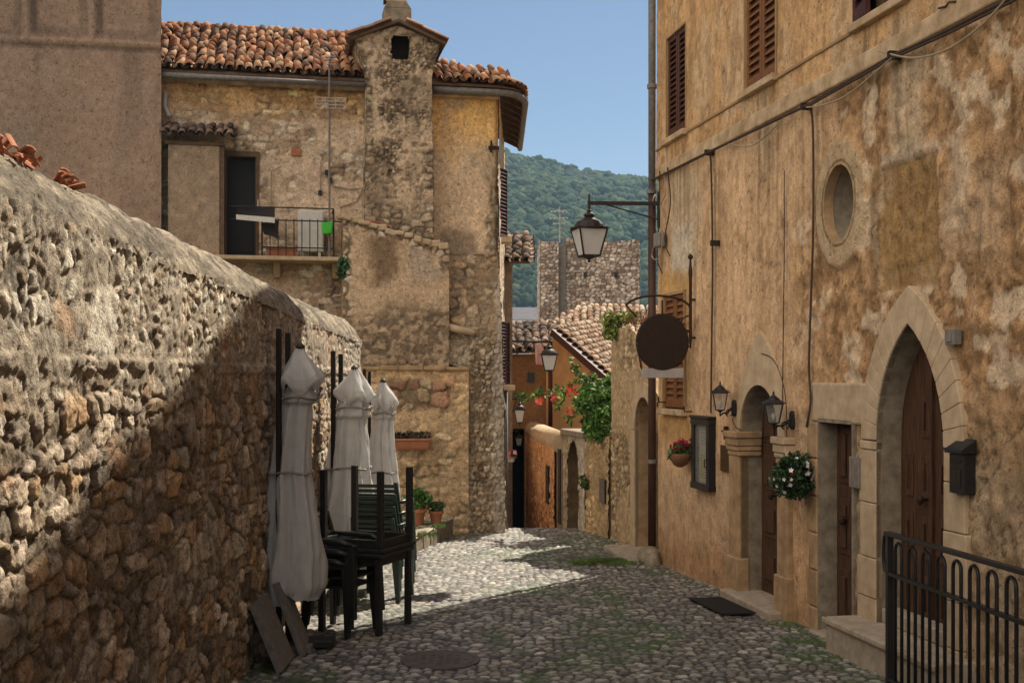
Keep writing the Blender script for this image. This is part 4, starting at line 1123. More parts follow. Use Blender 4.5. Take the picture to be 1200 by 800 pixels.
# ================================================================ TOWNHOUSE ON THE RIGHT
TC = (1.829, 14.97)
T_ = Frame(TC, (0.1925, -1.0), (-1.0, -0.1925))
def tp(px, py=440, p=0.0): return T_.px(px, py, p)
th = thing('townhouse', tuple(T_.pt(3, -0.3)), 'long ochre plastered townhouse with arched doorways lining the right of the street', 'house')
EAV = 10.14
s = ar(0, 10.6, 0.022); z = np.concatenate([ar(-0.7, 6.9, 0.022), ar(6.95, EAV, 0.1)])
S, Z, P = T_.grid(s, z)
n1, n2, n3 = fbm(S * 1.1, Z * 1.1, 4, 700), fbm(S * 6, Z * 6, 4, 701), fbm(S * 22, Z * 22, 3, 702)
strk = fbm(S * 9, Z * 0.8, 4, 703)
fine = fbm(S * 13 + 2 * n1, Z * 11 + 2 * n1, 6, 730)
scr = 1 - np.abs(2 * fbm(S * 5 + 1.5 * Z, Z * 4 - 1.0 * S, 5, 731) - 1)
och = C3(0.56, 0.345, 0.17) * (0.44 + 0.34 * n1 + 0.26 * n2 + 0.14 * strk + 0.42 * fine)[..., None]
# upper storey: streaked ochre with washed-out pale runs
palerun = sst(0.52, 0.60, fbm(S * 2.8, Z * 1.6, 6, 705))
up = mixc(och, C3(0.60, 0.44, 0.28) * (0.75 + 0.4 * n2)[..., None], palerun * 0.6)
dirt = np.maximum(sst(0.54, 0.70, fbm(S * 4.2, Z * 1.3, 4, 706)), sst(0.58, 0.66, fbm(S * 10, Z * 5, 5, 732)))
up = mixc(up, C3(0.26, 0.155, 0.075) * (0.7 + 0.6 * n3)[..., None], dirt * 0.45)
# ground storey, smoother pale render towards the corner
lowp = C3(0.60, 0.40, 0.235) * (0.46 + 0.34 * n1 + 0.26 * n2 + 0.12 * strk + 0.34 * fine)[..., None]
spots = np.maximum(sst(0.58, 0.68, fbm(S * 9, Z * 5, 5, 707)), 0.35 * sst(0.55, 0.68, fbm(S * 6, Z * 0.9, 5, 733)))
lowp = mixc(lowp, C3(0.26, 0.16, 0.08) * (0.8 + 0.4 * n3)[..., None], spots * 0.45)
pinkb = sst(1.2, 0.2, Z + 0.6 * (n1 - 0.5))
lowp = mixc(lowp, lowp * C3(1.0, 0.93, 0.88), pinkb)
# ground storey, rough pitted render towards the camera
rgh = fbm(S * 7.5, Z * 9, 5, 710)
brown = sst(0.48, 0.60, fbm(S * 5.2 + 1.6 * Z, Z * 5.0 - 1.4 * S, 6, 711))
rou = C3(0.47, 0.285, 0.145) * (0.58 + 0.80 * rgh)[..., None]
rou = mixc(rou, C3(0.62, 0.43, 0.25) * (0.7 + 0.6 * n3)[..., None], sst(0.88, 0.97, scr) * 0.5)
rou = mixc(rou, C3(0.17, 0.095, 0.04) * (0.7 + 0.6 * n3)[..., None], sst(0.56, 0.66, fine) * 0.6)
rou = mixc(rou, C3(0.185, 0.105, 0.045) * (0.7 + 0.6 * n3)[..., None], brown * 0.5)
chp = sst(0.58, 0.62, fbm(S * 4, Z * 4.5, 6, 712))
rou = mixc(rou, C3(0.66, 0.52, 0.36) * (0.75 + 0.5 * n3)[..., None], chp * 0.7)
lowz = sst(1.9, 1.2, Z + 0.5 * (n1 - 0.5))
shade_mottle = fbm(S * 9, Z * 11, 4, 713)
rou = mixc(rou, C3(0.32, 0.235, 0.15) * (0.45 + 1.1 * shade_mottle)[..., None], lowz * 0.8)  # mottled low band darkened; the shade there is put into the colour
d_r = 0.035 * (rgh - 0.5) + 0.03 * (fine - 0.5) + 0.020 * (n2 - 0.5) - 0.012 * brown + 0.012 * (n3 - 0.5)
bz_ = 4.53
above = sst(bz_ - 0.06, bz_ + 0.06, Z)
right = sst(3.9, 4.7, S + 1.1 * (fbm(S * 1.2, Z * 1.0, 4, 714) - 0.5) - 0.25 * (Z - 2.5) * sst(3, 4.2, Z))
low = mixc(lowp, rou, right)
c = mixc(low, up, above)
d = (1 - above) * right * d_r + 0.010 * (n2 - 0.5) + 0.02 * (n1 - 0.5) + above * 0.012 * (strk - 0.5)
d = d + above * 0.02
# patches: orange round the lower window, whitewash scar above it, grey repair, sunken brown bay
def patch(c, px0, px1, y0, y1, colr, k, seed, soft=0.05, amp=0.07, fr=4):
    a0, a1 = tp(px0)[0], tp(px1)[0]; zb0, zb1 = tp((px0 + px1) / 2, y1)[1], tp((px0 + px1) / 2, y0)[1]
    mk = rm(S, Z, a0, a1, zb0, zb1, soft, seed, amp, fr) * k
    return mixc(c, np.array(colr) * (0.72 + 0.56 * n2)[..., None], mk), mk
c, _ = patch(c, 774, 808, 318, 520, (0.47, 0.285, 0.10), 0.75, 720)
c, _ = patch(c, 786, 820, 200, 318, (0.50, 0.41, 0.28), 0.6, 721, 0.10)
c, _ = patch(c, 788, 812, 262, 316, (0.58, 0.53, 0.44), 0.55, 731, 0.06)
c, _ = patch(c, 1042, 1084, 66, 186, (0.58, 0.45, 0.30), 0.65, 722)
c, _ = patch(c, 1030, 1100, 168, 190, (0.58, 0.46, 0.33), 0.7, 723, 0.03)
c, mk = patch(c, 1031, 1097, 186, 338, (0.30, 0.185, 0.075), 0.8, 724, 0.02, 0.02)
d = d - 0.03 * mk
c, _ = patch(c, 1100, 1180, 200, 300, (0.48, 0.36, 0.24), 0.45, 725, 0.15, 0.2, 2)
c, mk = patch(c, 1020, 1030, 200, 345, (0.16, 0.10, 0.05), 0.6, 726, 0.05, 0.05)
c, _ = patch(c, 1124, 1210, 470, 540, (0.36, 0.225, 0.11), 0.6, 727, 0.15, 0.15, 2)
c, _ = patch(c, 770, 870, 560, 640, (0.47, 0.36, 0.24), 0.4, 728, 0.15, 0.2, 2)
c, _ = patch(c, 890, 905, 60, 200, (0.52, 0.41, 0.27), 0.4, 729, 0.1, 0.1)
# rain runs below the string course and the sills, hairline cracks
run = sst(0.52, 0.66, fbm(S * 13, Z * 0.35, 4, 740)) * sst(2.2, 4.4, Z + 0.8 * fbm(S * 5, Z * 0, 2, 741)) * (1 - above)
c = mixc(c, c * C3(0.58, 0.53, 0.48), run * 0.5)
for w0_, w1_ in ((779, 806), (873, 914), (1007, 1068)):
    b0_, b1_ = tp(w0_)[0], tp(w1_)[0]
    ms = sst(b0_ - .05, b0_ + .1, S) * sst(b1_ + .05, b1_ - .1, S) * sst(4.86, 4.7, Z) * sst(3.3, 4.6, Z) * sst(0.42, 0.6, fbm(S * 16, Z * 0.5, 3, 742))
    c = mixc(c, c * 0.5, ms * 0.8)
crk = 1 - np.abs(2 * fbm(S * 1.1 + 0.5 * n2, Z * 1.4 + 0.5 * n2, 4, 743) - 1)
ck = sst(0.985, 0.997, crk) * sst(0.45, 0.6, fbm(S * 0.9, Z * 0.9, 2, 744))
c = mixc(c, c * 0.35, ck * 0.8); d = d - 0.008 * ck
# foot of the wall darker towards the ground
ft = sst(0.35, -0.2, Z + 0.35 * (n1 - 0.5) + 0.02 * S)
c = mixc(c, c * C3(0.72, 0.70, 0.68), ft * 0.8)

# openings ------------------------------------------------------------
DA = dict(s0=tp(872)[0], s1=tp(917)[0], z0=-0.19, zs=1.434)
DA['r'] = (DA['s1'] - DA['s0']) / 2; DA['c'] = (DA['s0'] + DA['s1']) / 2
WB = (tp(779)[0], tp(804)[0], 1.60, 2.98)
W1 = (tp(783)[0], tp(806)[0], 4.86, 6.10)
W2 = (tp(875)[0], tp(912)[0], 4.86, 6.30)
W3 = (tp(1007)[0], tp(1068)[0], 4.86, 6.30)
DC = (tp(962)[0], tp(1002)[0], -0.24, 1.60)
DD = dict(s0=tp(1030)[0], s1=tp(1110)[0], z0=0.06, zs=1.49, h=0.90)
DD['a'] = (DD['s1'] - DD['s0']) / 2; DD['c'] = (DD['s0'] + DD['s1']) / 2
def gothic(cx, a, zs_, h, n=12, off=0.0):
    """points of a pointed arch from the left springing over the apex to the right one"""
    k = (h * h - a * a) / (2 * a); Rr = a + k + off
    apex = math.sqrt(max(Rr * Rr - k * k, 1e-6))
    am = math.atan2(apex, k)
    Lp = [(cx + k - Rr * math.cos(t), zs_ + Rr * math.sin(t)) for t in np.linspace(0, am, n)]
    Rp = [(2 * cx - x, z_) for x, z_ in reversed(Lp[:-1])]
    return Lp + Rp
def roundarch(cx, r, zs_, n=17):
    return [(cx - r * math.cos(t), zs_ + r * math.sin(t)) for t in np.linspace(0, PI, n)]
kD = (DD['h'] ** 2 - DD['a'] ** 2) / (2 * DD['a']); RD = DD['a'] + kD
inA = (np.abs(S - DA['c']) < DA['r']) & (Z > DA['z0'] - 0.5) & ((Z < DA['zs']) | (np.hypot(S - DA['c'], Z - DA['zs']) < DA['r']))
sy = np.abs(S - DD['c'])
inD = (sy < DD['a']) & (Z > -1) & ((Z < DD['zs']) | (np.hypot(sy + kD, Z - DD['zs']) < RD))
inR = np.zeros(S.shape, bool)
for (a, b, e_, f_) in (WB, W1, W2, W3, DC):
    inR |= (S > a) & (S < b) & (Z > (e_ if e_ > 0 else -1)) & (Z < f_)
OC = dict(s=(tp(968)[0] + tp(1005)[0]) / 2, z=3.45, rx=0.28, rz=0.33)
inO = ((S - OC['s']) / OC['rx']) ** 2 + ((Z - OC['z']) / OC['rz']) ** 2 < 1
rO = np.hypot((S - OC['s']) / OC['rx'], (Z - OC['z']) / OC['rz'])
c = mixc(c, C3(0.46, 0.345, 0.21) * (0.75 + 0.45 * n2)[..., None], sst(1.75, 1.5, rO) * 0.8)
d = d * (1 - sst(1.75, 1.5, rO)) + sst(1.72, 1.64, rO) * 0.03
keep = ~(inA | inD | inR | inO)
relief('front_wall', P, np.array(T_.n), d, c, 'plaster_relief', th, keep)
mb = MB(); T_.box(mb, 10.6, 22, -0.8, EAV, -0.3, 0.0); mb.build('near_wall', 'plaster_plain', th)
mb = MB(); T_.box(mb, 0.0, 22, -1.2, EAV + 1.5, -7, -6.9); T_.box(mb, 0.0, 0.06, -1.2, EAV, -6.9, -0.04); T_.box(mb, 21.9, 22, -1.2, EAV, -6.9, -0.3)
T_.box(mb, 0.06, 21.9, -0.6, EAV, -0.75, -0.70); mb.build('back_walls', 'plaster_plain', th)
mb = MB()
q = T_.pt
mb.hexa([q(-1.5, EAV, 0.5), q(22, EAV, 0.5), q(22, EAV + 1.9, -4), q(-1.5, EAV + 1.9, -4), q(-1.5, EAV + .16, 0.5), q(22, EAV + .16, 0.5), q(22, EAV + 2.06, -4), q(-1.5, EAV + 2.06, -4)])
mb.hexa([q(-1.5, EAV + 1.9, -4), q(22, EAV + 1.9, -4), q(22, EAV, -7.3), q(-1.5, EAV, -7.3), q(-1.5, EAV + 2.06, -4), q(22, EAV + 2.06, -4), q(22, EAV + .16, -7.3), q(-1.5, EAV + .16, -7.3)])
T_.poly(mb, [(0, 0)], 0, 0) if False else None
mb.build('roof', 'terracotta', th)
mb = MB(); mb.prism([q(0.0, EAV, -0.02), q(0.0, EAV, -6.95), q(0.0, EAV + 1.85, -4)], T_.u * 0.06); mb.build('gable_wall', 'plaster_plain', th)

# string course with its thin moulding
mb = MB(); T_.box(mb, -0.02, 10.6, 4.45, 4.60, -0.02, 0.035); sc1 = mb.build('string_course', 'band_plaster', th, bevel=0.015)
mb = MB(); T_.box(mb, 0.0, 10.6, 4.80, 4.835, -0.02, 0.04); mb.build('moulding', 'plaster_plain', th, bevel=0.01)

# shuttered windows
def shut_window(w, material, sill=True, leaves_=2, deep=0.06):
    s0, s1, z0, z1 = w
    for k in range(leaves_):
        a, b = s0 + (s1 - s0) * k / leaves_ + 0.008, s0 + (s1 - s0) * (k + 1) / leaves_ - 0.008
        mb = MB(); louvre(mb, T_.pt(a, 0, -0.02), T_.pt(b, 0, -0.02), z0 + 0.02, z1 - 0.02, 16, 0.022, 0.05)
        mb.build('shutter', material, th)
    mb = MB(); T_.box(mb, s0 - 0.05, s1 + 0.05, z0 - 0.07, z0, -0.1, 0.09)
    mb.build('sill', 'band_plaster', th, bevel=0.01)
    mb = MB()
    for x in (s0, s1): T_.box(mb, x - 0.012, x + 0.012, z0, z1, -0.12, 0.03)
    T_.box(mb, s0, s1, z1 - 0.012, z1 + 0.012, -0.12, 0.03); T_.box(mb, s0, s1, z0, z1, -0.13, -0.11); mb.build('window_reveal', 'plaster_plain', th)
shut_window(WB, 'shutter_brown_lit')
shut_window(W1, 'shutter_brown')
shut_window(W2, 'shutter_brown_lit')
# window with one leaf swung open
s0, s1, z0, z1 = W3
mb = MB(); louvre(mb, T_.pt(s0 - 0.02, 0, 0.03), T_.pt(s0 + 0.24, 0, 0.05), z0 + 0.02, z1 - 0.02, 16, 0.02, 0.05); mb.build('shutter', 'shutter_red', th)
mb = MB(); T_.box(mb, s0 + 0.24, s1, z0, z1, -0.16, -0.14); pane = mb.build('window', 'dark_glass', th)
mb = MB()
for x in (s0 + 0.24, (s0 + .24 + s1) / 2, s1 - 0.06): T_.box(mb, x, x + 0.055, z0, z1, -0.138, -0.09)
T_.box(mb, s0 + 0.24, s1, z0, z0 + 0.07, -0.088, -0.07); mb.build('window_frame', 'shutter_red', pane)
mb = MB(); T_.box(mb, s0 - 0.05, s1 + 0.05, z0 - 0.07, z0, -0.14, 0.09); mb.build('sill', 'band_plaster', th, bevel=0.01)
mb = MB(); T_.box(mb, s0, s0 + .24, z0, z1, -0.17, -0.15); T_.box(mb, s1 - .012, s1 + 0.012, z0, z1, -0.15, 0.03); mb.build('window_reveal', 'plaster_plain', th)

# oval niche
mb = MB(); n_ = 36
ri, ro = [], []
for k in range(n_ + 1):
    a = 2 * PI * k / n_; ri.append(T_.pt(OC['s'] + OC['rx'] * 0.98 * math.cos(a), OC['z'] + OC['rz'] * .98 * math.sin(a), 0.03)); ro.append(T_.pt(OC['s'] + OC['rx'] * 1.14 * math.cos(a), OC['z'] + OC['rz'] * 1.12 * math.sin(a), 0.03))
mb.ring(ri, ro, -T_.n * 0.09); niche = mb.build('niche', 'limestone_warm', th, smooth=False)
mb = MB(); rings = []
for j, (kk, pp) in enumerate(((1.03, 0.0), (0.98, -0.14), (0.88, -0.24), (0.6, -0.31), (0.05, -0.33))):
    rings.append([T_.pt(OC['s'] + OC['rx'] * kk * math.cos(2 * PI * k / n_), OC['z'] + OC['rz'] * kk * math.sin(2 * PI * k / n_), pp) for k in range(n_ + 1)])
for j in range(4): mb.strip(rings[j], rings[j + 1])
mb.build('niche_bowl', 'limestone_grey', niche, smooth=True)

# arched doorway A with moulded capitals
A3 = lambda pts, p: [T_.pt(a, b, p) for a, b in pts]
arch = roundarch(DA['c'], DA['r'], DA['zs'])
full = [(DA['s0'], DA['z0'] - 0.2)] + arch + [(DA['s1'], DA['z0'] - 0.2)]
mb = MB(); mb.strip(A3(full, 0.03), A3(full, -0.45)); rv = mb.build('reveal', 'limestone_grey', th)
mb = MB()
outer = gothic(DA['c'], DA['r'] + 0.12, DA['zs'] - 0.02, 1.02, 9)
inn = roundarch(DA['c'], DA['r'], DA['zs'], len(outer))
mb.ring(A3(inn, 0.05), A3(outer, 0.035), -T_.n * 0.07, 0.0); mb.build('arch_surround', 'limestone', th)
for sgn, sx in ((-1, DA['s0']), (1, DA['s1'])):
    a, b = (sx - 0.28, sx + 0.0) if sgn < 0 else (sx - 0.0, sx + 0.24)
    mb = MB(); T_.box(mb, a, b, DA['z0'] - 0.15, 1.18, -0.06, 0.06); T_.box(mb, a - 0.02, b + 0.02, DA['z0'] - 0.2, 0.14, -0.05, 0.085)
    jb = mb.build('jamb', 'limestone_warm', th, bevel=0.012)
    mb = MB()
    for k, (zz0, zz1, ex) in enumerate(((1.18, 1.23, 0.01), (1.233, 1.28, 0.025), (1.283, 1.36, 0.035), (1.363, 1.43, 0.055))):
        T_.box(mb, a - ex * 0.6, b + ex * 0.6 + (0.02 if sgn < 0 else 0), zz0, zz1, -0.18 if sgn < 0 else -0.05, 0.06 + ex)
    mb.build('capital', 'limestone_warm' if sgn < 0 else 'limestone', th, bevel=0.012)
def panel_door(s0, s1, z0, z1, p, material, cols=2, rows=3, clip=None, handle=True, top=None):
    mb = MB(); T_.poly(mb, top or [(s0, z0), (s1, z0), (s1, z1), (s0, z1)], p - 0.05, p); dr = mb.build('door', material, th)
    mb = MB(); gw_, st = (s1 - s0) / cols, 0.085
    for i in range(cols):
        for j in range(rows):
            a, b = s0 + gw_ * i + st, s0 + gw_ * (i + 1) - st * 0.6
            e_, f_ = z0 + (z1 - z0) * j / rows + st, z0 + (z1 - z0) * (j + 1) / rows - st * 0.5
            if clip and not (clip(a, f_) and clip(b, f_)): continue
            T_.box(mb, a, b, e_, f_, p, p + 0.012)
            T_.box(mb, a + .05, b - .05, e_ + .06, f_ - .06, p + 0.013, p + 0.035)
    mb.build('door_panel', material, dr, bevel=0.01)
    mb = MB(); T_.box(mb, (s0 + s1) / 2 - 0.012, (s0 + s1) / 2 + 0.012, z0, z1 - (0.25 if clip else 0.02), p, p + 0.03); mb.build('door_astragal', material, dr)
    if handle:
        mb = MB(); h = T_.pt((s0 + s1) / 2 - 0.1, z0 + 1.0, p + .06); mb.lathe((h.x, h.y, h.z), [(0.006, -0.04), (0.028, -0.02), (0.03, 0), (0.028, 0.02), (0.006, 0.04)], 10)
        mb.cyl(h, h - T_.n * 0.06, 0.01, n=6); mb.build('handle', 'rust_iron', dr, smooth=True)
    return dr
panel_door(DA['s0'] + .0, DA['s1'] - .0, DA['z0'], DA['zs'] + DA['r'] * 0.6, -0.19, 'old_door', 2, 4)
mb = MB(); T_.poly(mb, [(DA['s0'], DA['zs'] + .28)] + roundarch(DA['c'], DA['r'] + .02, DA['zs'], 13)[3:-3] + [(DA['s1'], DA['zs'] + .28)], -0.25, -0.20); mb.build('fanlight', 'dark_glass', th)
mb = MB(); T_.box(mb, DA['s0'] - 0.18, DA['s1'] + 0.16, DA['z0'] - 0.3, DA['z0'], -0.45, 0.20); mb.build('doorstep', 'step_stone', th, bevel=0.02)

# plain doorway C with its lintel
mb = MB()
T_.box(mb, DC[0] - 0.03, DC[0] + 0.002, -0.4, DC[3], -0.42, 0.03); T_.box(mb, DC[1] - 0.002, DC[1] + 0.03, -0.4, DC[3], -0.42, 0.03); T_.box(mb, DC[0], DC[1], DC[3] - 0.002, DC[3] + 0.03, -0.42, 0.03)
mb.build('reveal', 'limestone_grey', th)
mb = MB(); T_.box(mb, DC[0] - 0.14, DC[1] + 0.36, DC[3] + 0.0, DC[3] + 0.34, -0.05, 0.03); mb.build('lintel', 'limestone', th, bevel=0.02)
mb = MB()
for k in range(6):
    zz = -0.35 + k * 0.325
    T_.box(mb, DC[0] - 0.16 - 0.05 * (k % 2), DC[0] - 0.0, zz, zz + 0.32, -0.05, 0.045 - 0.008 * (k % 2))
mb.build('jamb', 'limestone_warm', th, bevel=0.015)
panel_door(DC[0] + .0, DC[1], DC[2], DC[3], -0.15, 'old_door', 2, 3)
mb = MB(); T_.box(mb, DC[0] - 0.05, DC[1] + 0.03, -0.45, -0.215, -0.4, 0.10); mb.build('doorstep', 'step_stone', th, bevel=0.02)

# pointed doorway D
gi = gothic(DD['c'], DD['a'], DD['zs'], DD['h'], 10)
fullD = [(DD['s0'], -0.3)] + gi + [(DD['s1'], -0.3)]
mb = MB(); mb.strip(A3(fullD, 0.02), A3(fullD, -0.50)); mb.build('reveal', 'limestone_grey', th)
go = gothic(DD['c'], DD['a'], DD['zs'], DD['h'], 10, off=0.25)
mb = MB(); mb.ring(A3(gi, 0.035), A3(go, 0.03), -T_.n * 0.07, 0.006)
for sgn, sx in ((-1, DD['s0']), (1, DD['s1'])):
    zz = -0.25
    R = random.Random(3 + sgn)
    while zz < DD['zs'] - 0.05:
        h_ = min(R.uniform(0.3, 0.5), DD['zs'] - 0.005 - zz); w_ = 0.25 + R.uniform(-0.03, 0.06)
        a, b = (sx - w_, sx) if sgn < 0 else (sx, sx + w_)
        T_.box(mb, a, b, zz, zz + h_ - 0.006, -0.035, 0.035 + R.uniform(-0.006, 0.004)); zz += h_
mb.build('arch_surround', 'limestone', th, bevel=0.008)
clipD = lambda s_, z_: z_ < DD['zs'] or math.hypot(abs(s_ - DD['c']) + kD, z_ - DD['zs']) < RD - 0.04
gd = gothic(DD['c'], DD['a'] + 0.02, DD['zs'], DD['h'] + 0.02, 10)
panel_door(DD['s0'], DD['s1'], DD['z0'], 2.36, -0.19, 'old_door', 4, 5, clipD, True, [(DD['s0'] - .02, DD['z0'])] + gd + [(DD['s1'] + .02, DD['z0'])])
mb = MB(); T_.box(mb, DD['s0'] - 0.32, DD['s1'] + 0.35, -0.5, 0.055, -0.48, 0.30); T_.box(mb, DD['s0'] - 0.34, DD['s1'] + 0.37, 0.0, 0.052, 0.302, 0.33)
mb.build('doorstep', 'step_stone', th, bevel=0.015)
mb = MB(); T_.box(mb, DD['s0'] + .0, DD['s1'] - .0, 0.057, 0.17, -0.18, -0.02); mb.build('threshold', 'step_stone', th, bevel=0.012)

# wires and pipes fixed to the front
def wire(pts, r, m, p=0.05, sag=None):
    path = [T_.pt(*tp(a, b, p), p) for a, b in pts]
    mb = MB(); mb.tube(path, r, 6); return mb.build('cable', m, th)
def curve(pts, n=6):
    out = []
    for i in range(len(pts) - 1):
        p0, p1, p2, p3 = pts[max(i - 1, 0)], pts[i], pts[i + 1], pts[min(i + 2, len(pts) - 1)]
        for k in range(n):
            t = k / n
            out.append(tuple(0.5 * ((2 * b) + (-a + c_) * t + (2 * a - 5 * b + 4 * c_ - d_) * t * t + (-a + 3 * b - 3 * c_ + d_) * t ** 3) for a, b, c_, d_ in zip(p0, p1, p2, p3)))
    return out + [tuple(pts[-1])]
wire([(764, 211), (831, 178), (945, 124), (1045, 66), (1110, 36), (1196, -8)], 0.013, 'wire_brown', 0.08)
wire([(945, 126), (1045, 69), (1110, 40), (1196, -3)], 0.010, 'wire_brown', 0.085)
wire(curve([(852, 168), (880, 171), (905, 152), (922, 134)]), 0.007, 'wire_pale', 0.08)
wire(curve([(945, 126), (965, 123), (995, 110), (1045, 68)]), 0.007, 'wire_pale', 0.09)
wire(curve([(1030, 60), (1070, 68), (1110, 58), (1150, 30), (1180, -2)]), 0.008, 'wire_pale', 0.09)
wire([(1100, 10), (1108, 8), (1112, 3), (1120, 2)], 0.008, 'wire_brown', 0.04)
wire(curve([(829, 180), (833, 190), (835, 300), (834, 400), (833, 484)]), 0.011, 'wire_brown', 0.04)
wire(curve([(944, 126), (952, 140), (953, 260), (950, 360), (948, 430), (950, 470), (945, 500)]), 0.011, 'wire_brown', 0.05)
wire([(919, 200), (919, 300), (917, 470)], 0.005, 'wire_brown', 0.03)
wire(curve([(892, 414), (905, 420), (915, 440), (921, 470), (922, 515)]), 0.005, 'wire_brown', 0.05)
wire(curve([(858, 490), (862, 500), (868, 503)]), 0.006, 'wire_brown', 0.05)
for k, (x, y0, y1) in enumerate(((773, 200, 320), (777, 200, 262), (782, 196, 300))):
    wire(curve([(x, y0), (x + 4 * math.sin(k), y0 + (y1 - y0) * .4), (x - 3, y1 - 20), (x + 3, y1)]), 0.008, 'wire_brown' if k != 1 else 'wire_pale', 0.05)
wire(curve([(766, 288), (764, 300), (768, 304), (774, 298), (777, 270)]), 0.006, 'wire_pale', 0.10)
for a, b in ((831, 179), (945, 125), (1048, 65), (838, 285)):
    mb = MB(); s_, z_ = tp(a, b, .05); T_.box(mb, s_ - .02, s_ + .02, z_ - .03, z_ + .03, 0.0, 0.10); mb.build('cable_clip', 'black_iron', th)
mb = MB(); s_, z_ = tp(773, 281, .07); T_.box(mb, s_ - .12, s_ + .10, z_ - .09, z_ + .09, 0.02, 0.12); mb.build('junction_box', 'grey_plate', th, bevel=0.02)
pipe_b = T_.pt(-0.04, 0, 0.065)
mb = MB(); mb.tube([pipe_b + Vector((0, 0, 4.3)), pipe_b + Vector((0, 0, -0.28))], 0.05, 10); pp = mb.build('drainpipe', 'brown_pipe', th, smooth=True)
mb = MB(); mb.tube([pipe_b + Vector((0, 0, 8.2)), pipe_b + Vector((0, 0, 4.3))], 0.047, 10); mb.build('upper_pipe', 'zinc', pp, smooth=True)
for zq in (0.9, 2.4, 4.28, 5.6):
    mb = MB(); mb.cyl(pipe_b + Vector((0, 0, zq)), pipe_b + Vector((0, 0, zq + 0.05)), 0.062, n=12); mb.build('pipe_collar', 'zinc', pp)
mb = MB()
for s_, z_, w_ in ((0.05, -0.25, 0.16), (-0.12, -0.27, 0.13), (0.14, -0.3, 0.12)):
    c_ = T_.pt(s_, z_, 0.12); mb.lathe((c_.x, c_.y, c_.z - .1), [(w_ * .8, 0), (w_, 0.06), (w_ * .8, 0.16), (w_ * .4, 0.22)], 7, 1.0, 1.3)
mb.build('corner_stone', 'limestone_grey', th, bevel=0.02)
mb = MB()
for a, b in ((776, 471), (806, 482)):
    s_, z_ = tp(a, b, .05); mb.tube([T_.pt(s_, z_, 0.0), T_.pt(s_, z_, 0.09), T_.pt(s_, z_ + 0.06, 0.10)], 0.010, 6)
s_, z_ = tp(849, 507, .05); T_.box(mb, s_ - .03, s_ + .03, z_ - .07, z_ + .07, 0.02, 0.05); mb.tube([T_.pt(s_, z_ + 0.02, 0.05), T_.pt(s_ + 0.04, z_ + 0.02, 0.09)], 0.012, 6)
mb.build('wall_hook', 'rust_iron', th)

# ================================================================ WALLS AND HOUSES BEYOND ON THE RIGHT
PALR = [(0.52, 0.38, 0.22), (0.44, 0.31, 0.175), (0.56, 0.43, 0.27), (0.38, 0.25, 0.13)]
def lane_wall(name, label, a, b, zt0, zt1, thick, seed, cell, pal, mortar, tint=(1, 1, 1), holes=(), res=0.025, plast=0.5, cat='wall', pl=(0.36, 0.255, 0.145), zb=-2.2, prof=None):
    a, b = Vector((a[0], a[1], 0)), Vector((b[0], b[1], 0))
    u = (b - a).normalized(); n = Vector((-u.y, u.x, 0))
    if n.x > 0: n = -n
    f = Frame(a, u, n); Lg = (b - a).length
    t = thing(name, tuple(f.pt(Lg / 2, float(gz(f.pt(Lg / 2, 0).y)))), label, cat)
    Aa, V = np.meshgrid(ar(0, Lg, res), np.linspace(0, 1, int((zt0 - zb) / res)))
    top = (np.interp(Aa, *zip(*prof)) if prof else zt0 + (zt1 - zt0) * Aa / Lg) + 0.08 * (fbm(Aa * 2.5, Aa * 0, 3, seed + 1) - 0.5)
    Z = zb + (top - zb) * V
    P = np.array(f.O)[None, None] + Aa[..., None] * np.array(u) + Z[..., None] * np.array((0, 0, 1.0))
    d, c, m = rubble(Aa, Z, seed, cell[0], cell[1], pal, mortar, 0.035, 0.18, 0.35, 0.5)
    pm = sst(plast - 0.1, plast + 0.1, fbm(Aa * 1.3, Z * 1.3, 4, seed + 2))
    pc = np.array(pl) * (0.65 + 0.7 * fbm(Aa * 8, Z * 6, 4, seed + 3))[..., None]
    c = mixc(c, pc, pm * 0.8) * np.array(tint); d = d * (1 - pm * 0.6) + pm * 0.018
    keep = None
    if holes:
        keep = np.ones(Aa.shape, bool)
        for hf in holes: keep &= ~hf(Aa, Z)
    relief('wall_face', P, np.array(n), d, c, 'stone_relief', t, keep)
    mb = MB(); mb.hexa([f.pt(0, zb, -thick), f.pt(Lg, zb, -thick), f.pt(Lg, zb, -.5 if holes else -.03), f.pt(0, zb, -.5 if holes else -.03), f.pt(0, zt0 - .04, -thick), f.pt(Lg, zt1 - .04, -thick), f.pt(Lg, zt1 - .04, -.5 if holes else -.03), f.pt(0, zt0 - .04, -.5 if holes else -.03)])
    if prof:
        mb = MB(); f.poly(mb, [(0, zb)] + [(Lg, zb)] + [(p_, q_ - .04) for p_, q_ in reversed(prof)], -thick, -.5); f.poly(mb, [(Lg - .6, zb), (Lg, zb), (Lg, zt1 - .05), (Lg - .6, zt1 - .05)], -.49, -.03)
        f.poly(mb, [(0, prof[0][1] - .3)] + [(p_, q_ - .3) for p_, q_ in prof[1:]] + [(p_, q_ - .05) for p_, q_ in reversed(prof)], -.5, -.02)
    elif holes: f.box(mb, 0, 0.02, zb, zt0 - .05, -0.5, -0.02); f.box(mb, Lg - 0.02, Lg, zb, zt1 - .05, -0.5, -0.02); mb.hexa([f.pt(0, zt0 - .08, -.5), f.pt(Lg, zt1 - .08, -.5), f.pt(Lg, zt1 - .08, 0), f.pt(0, zt0 - .08, 0), f.pt(0, zt0 - .04, -.5), f.pt(Lg, zt1 - .04, -.5), f.pt(Lg, zt1 - .04, 0), f.pt(0, zt0 - .04, 0)])
    mb.build('wall_body', 'limestone_warm', t)
    return t, f, Lg

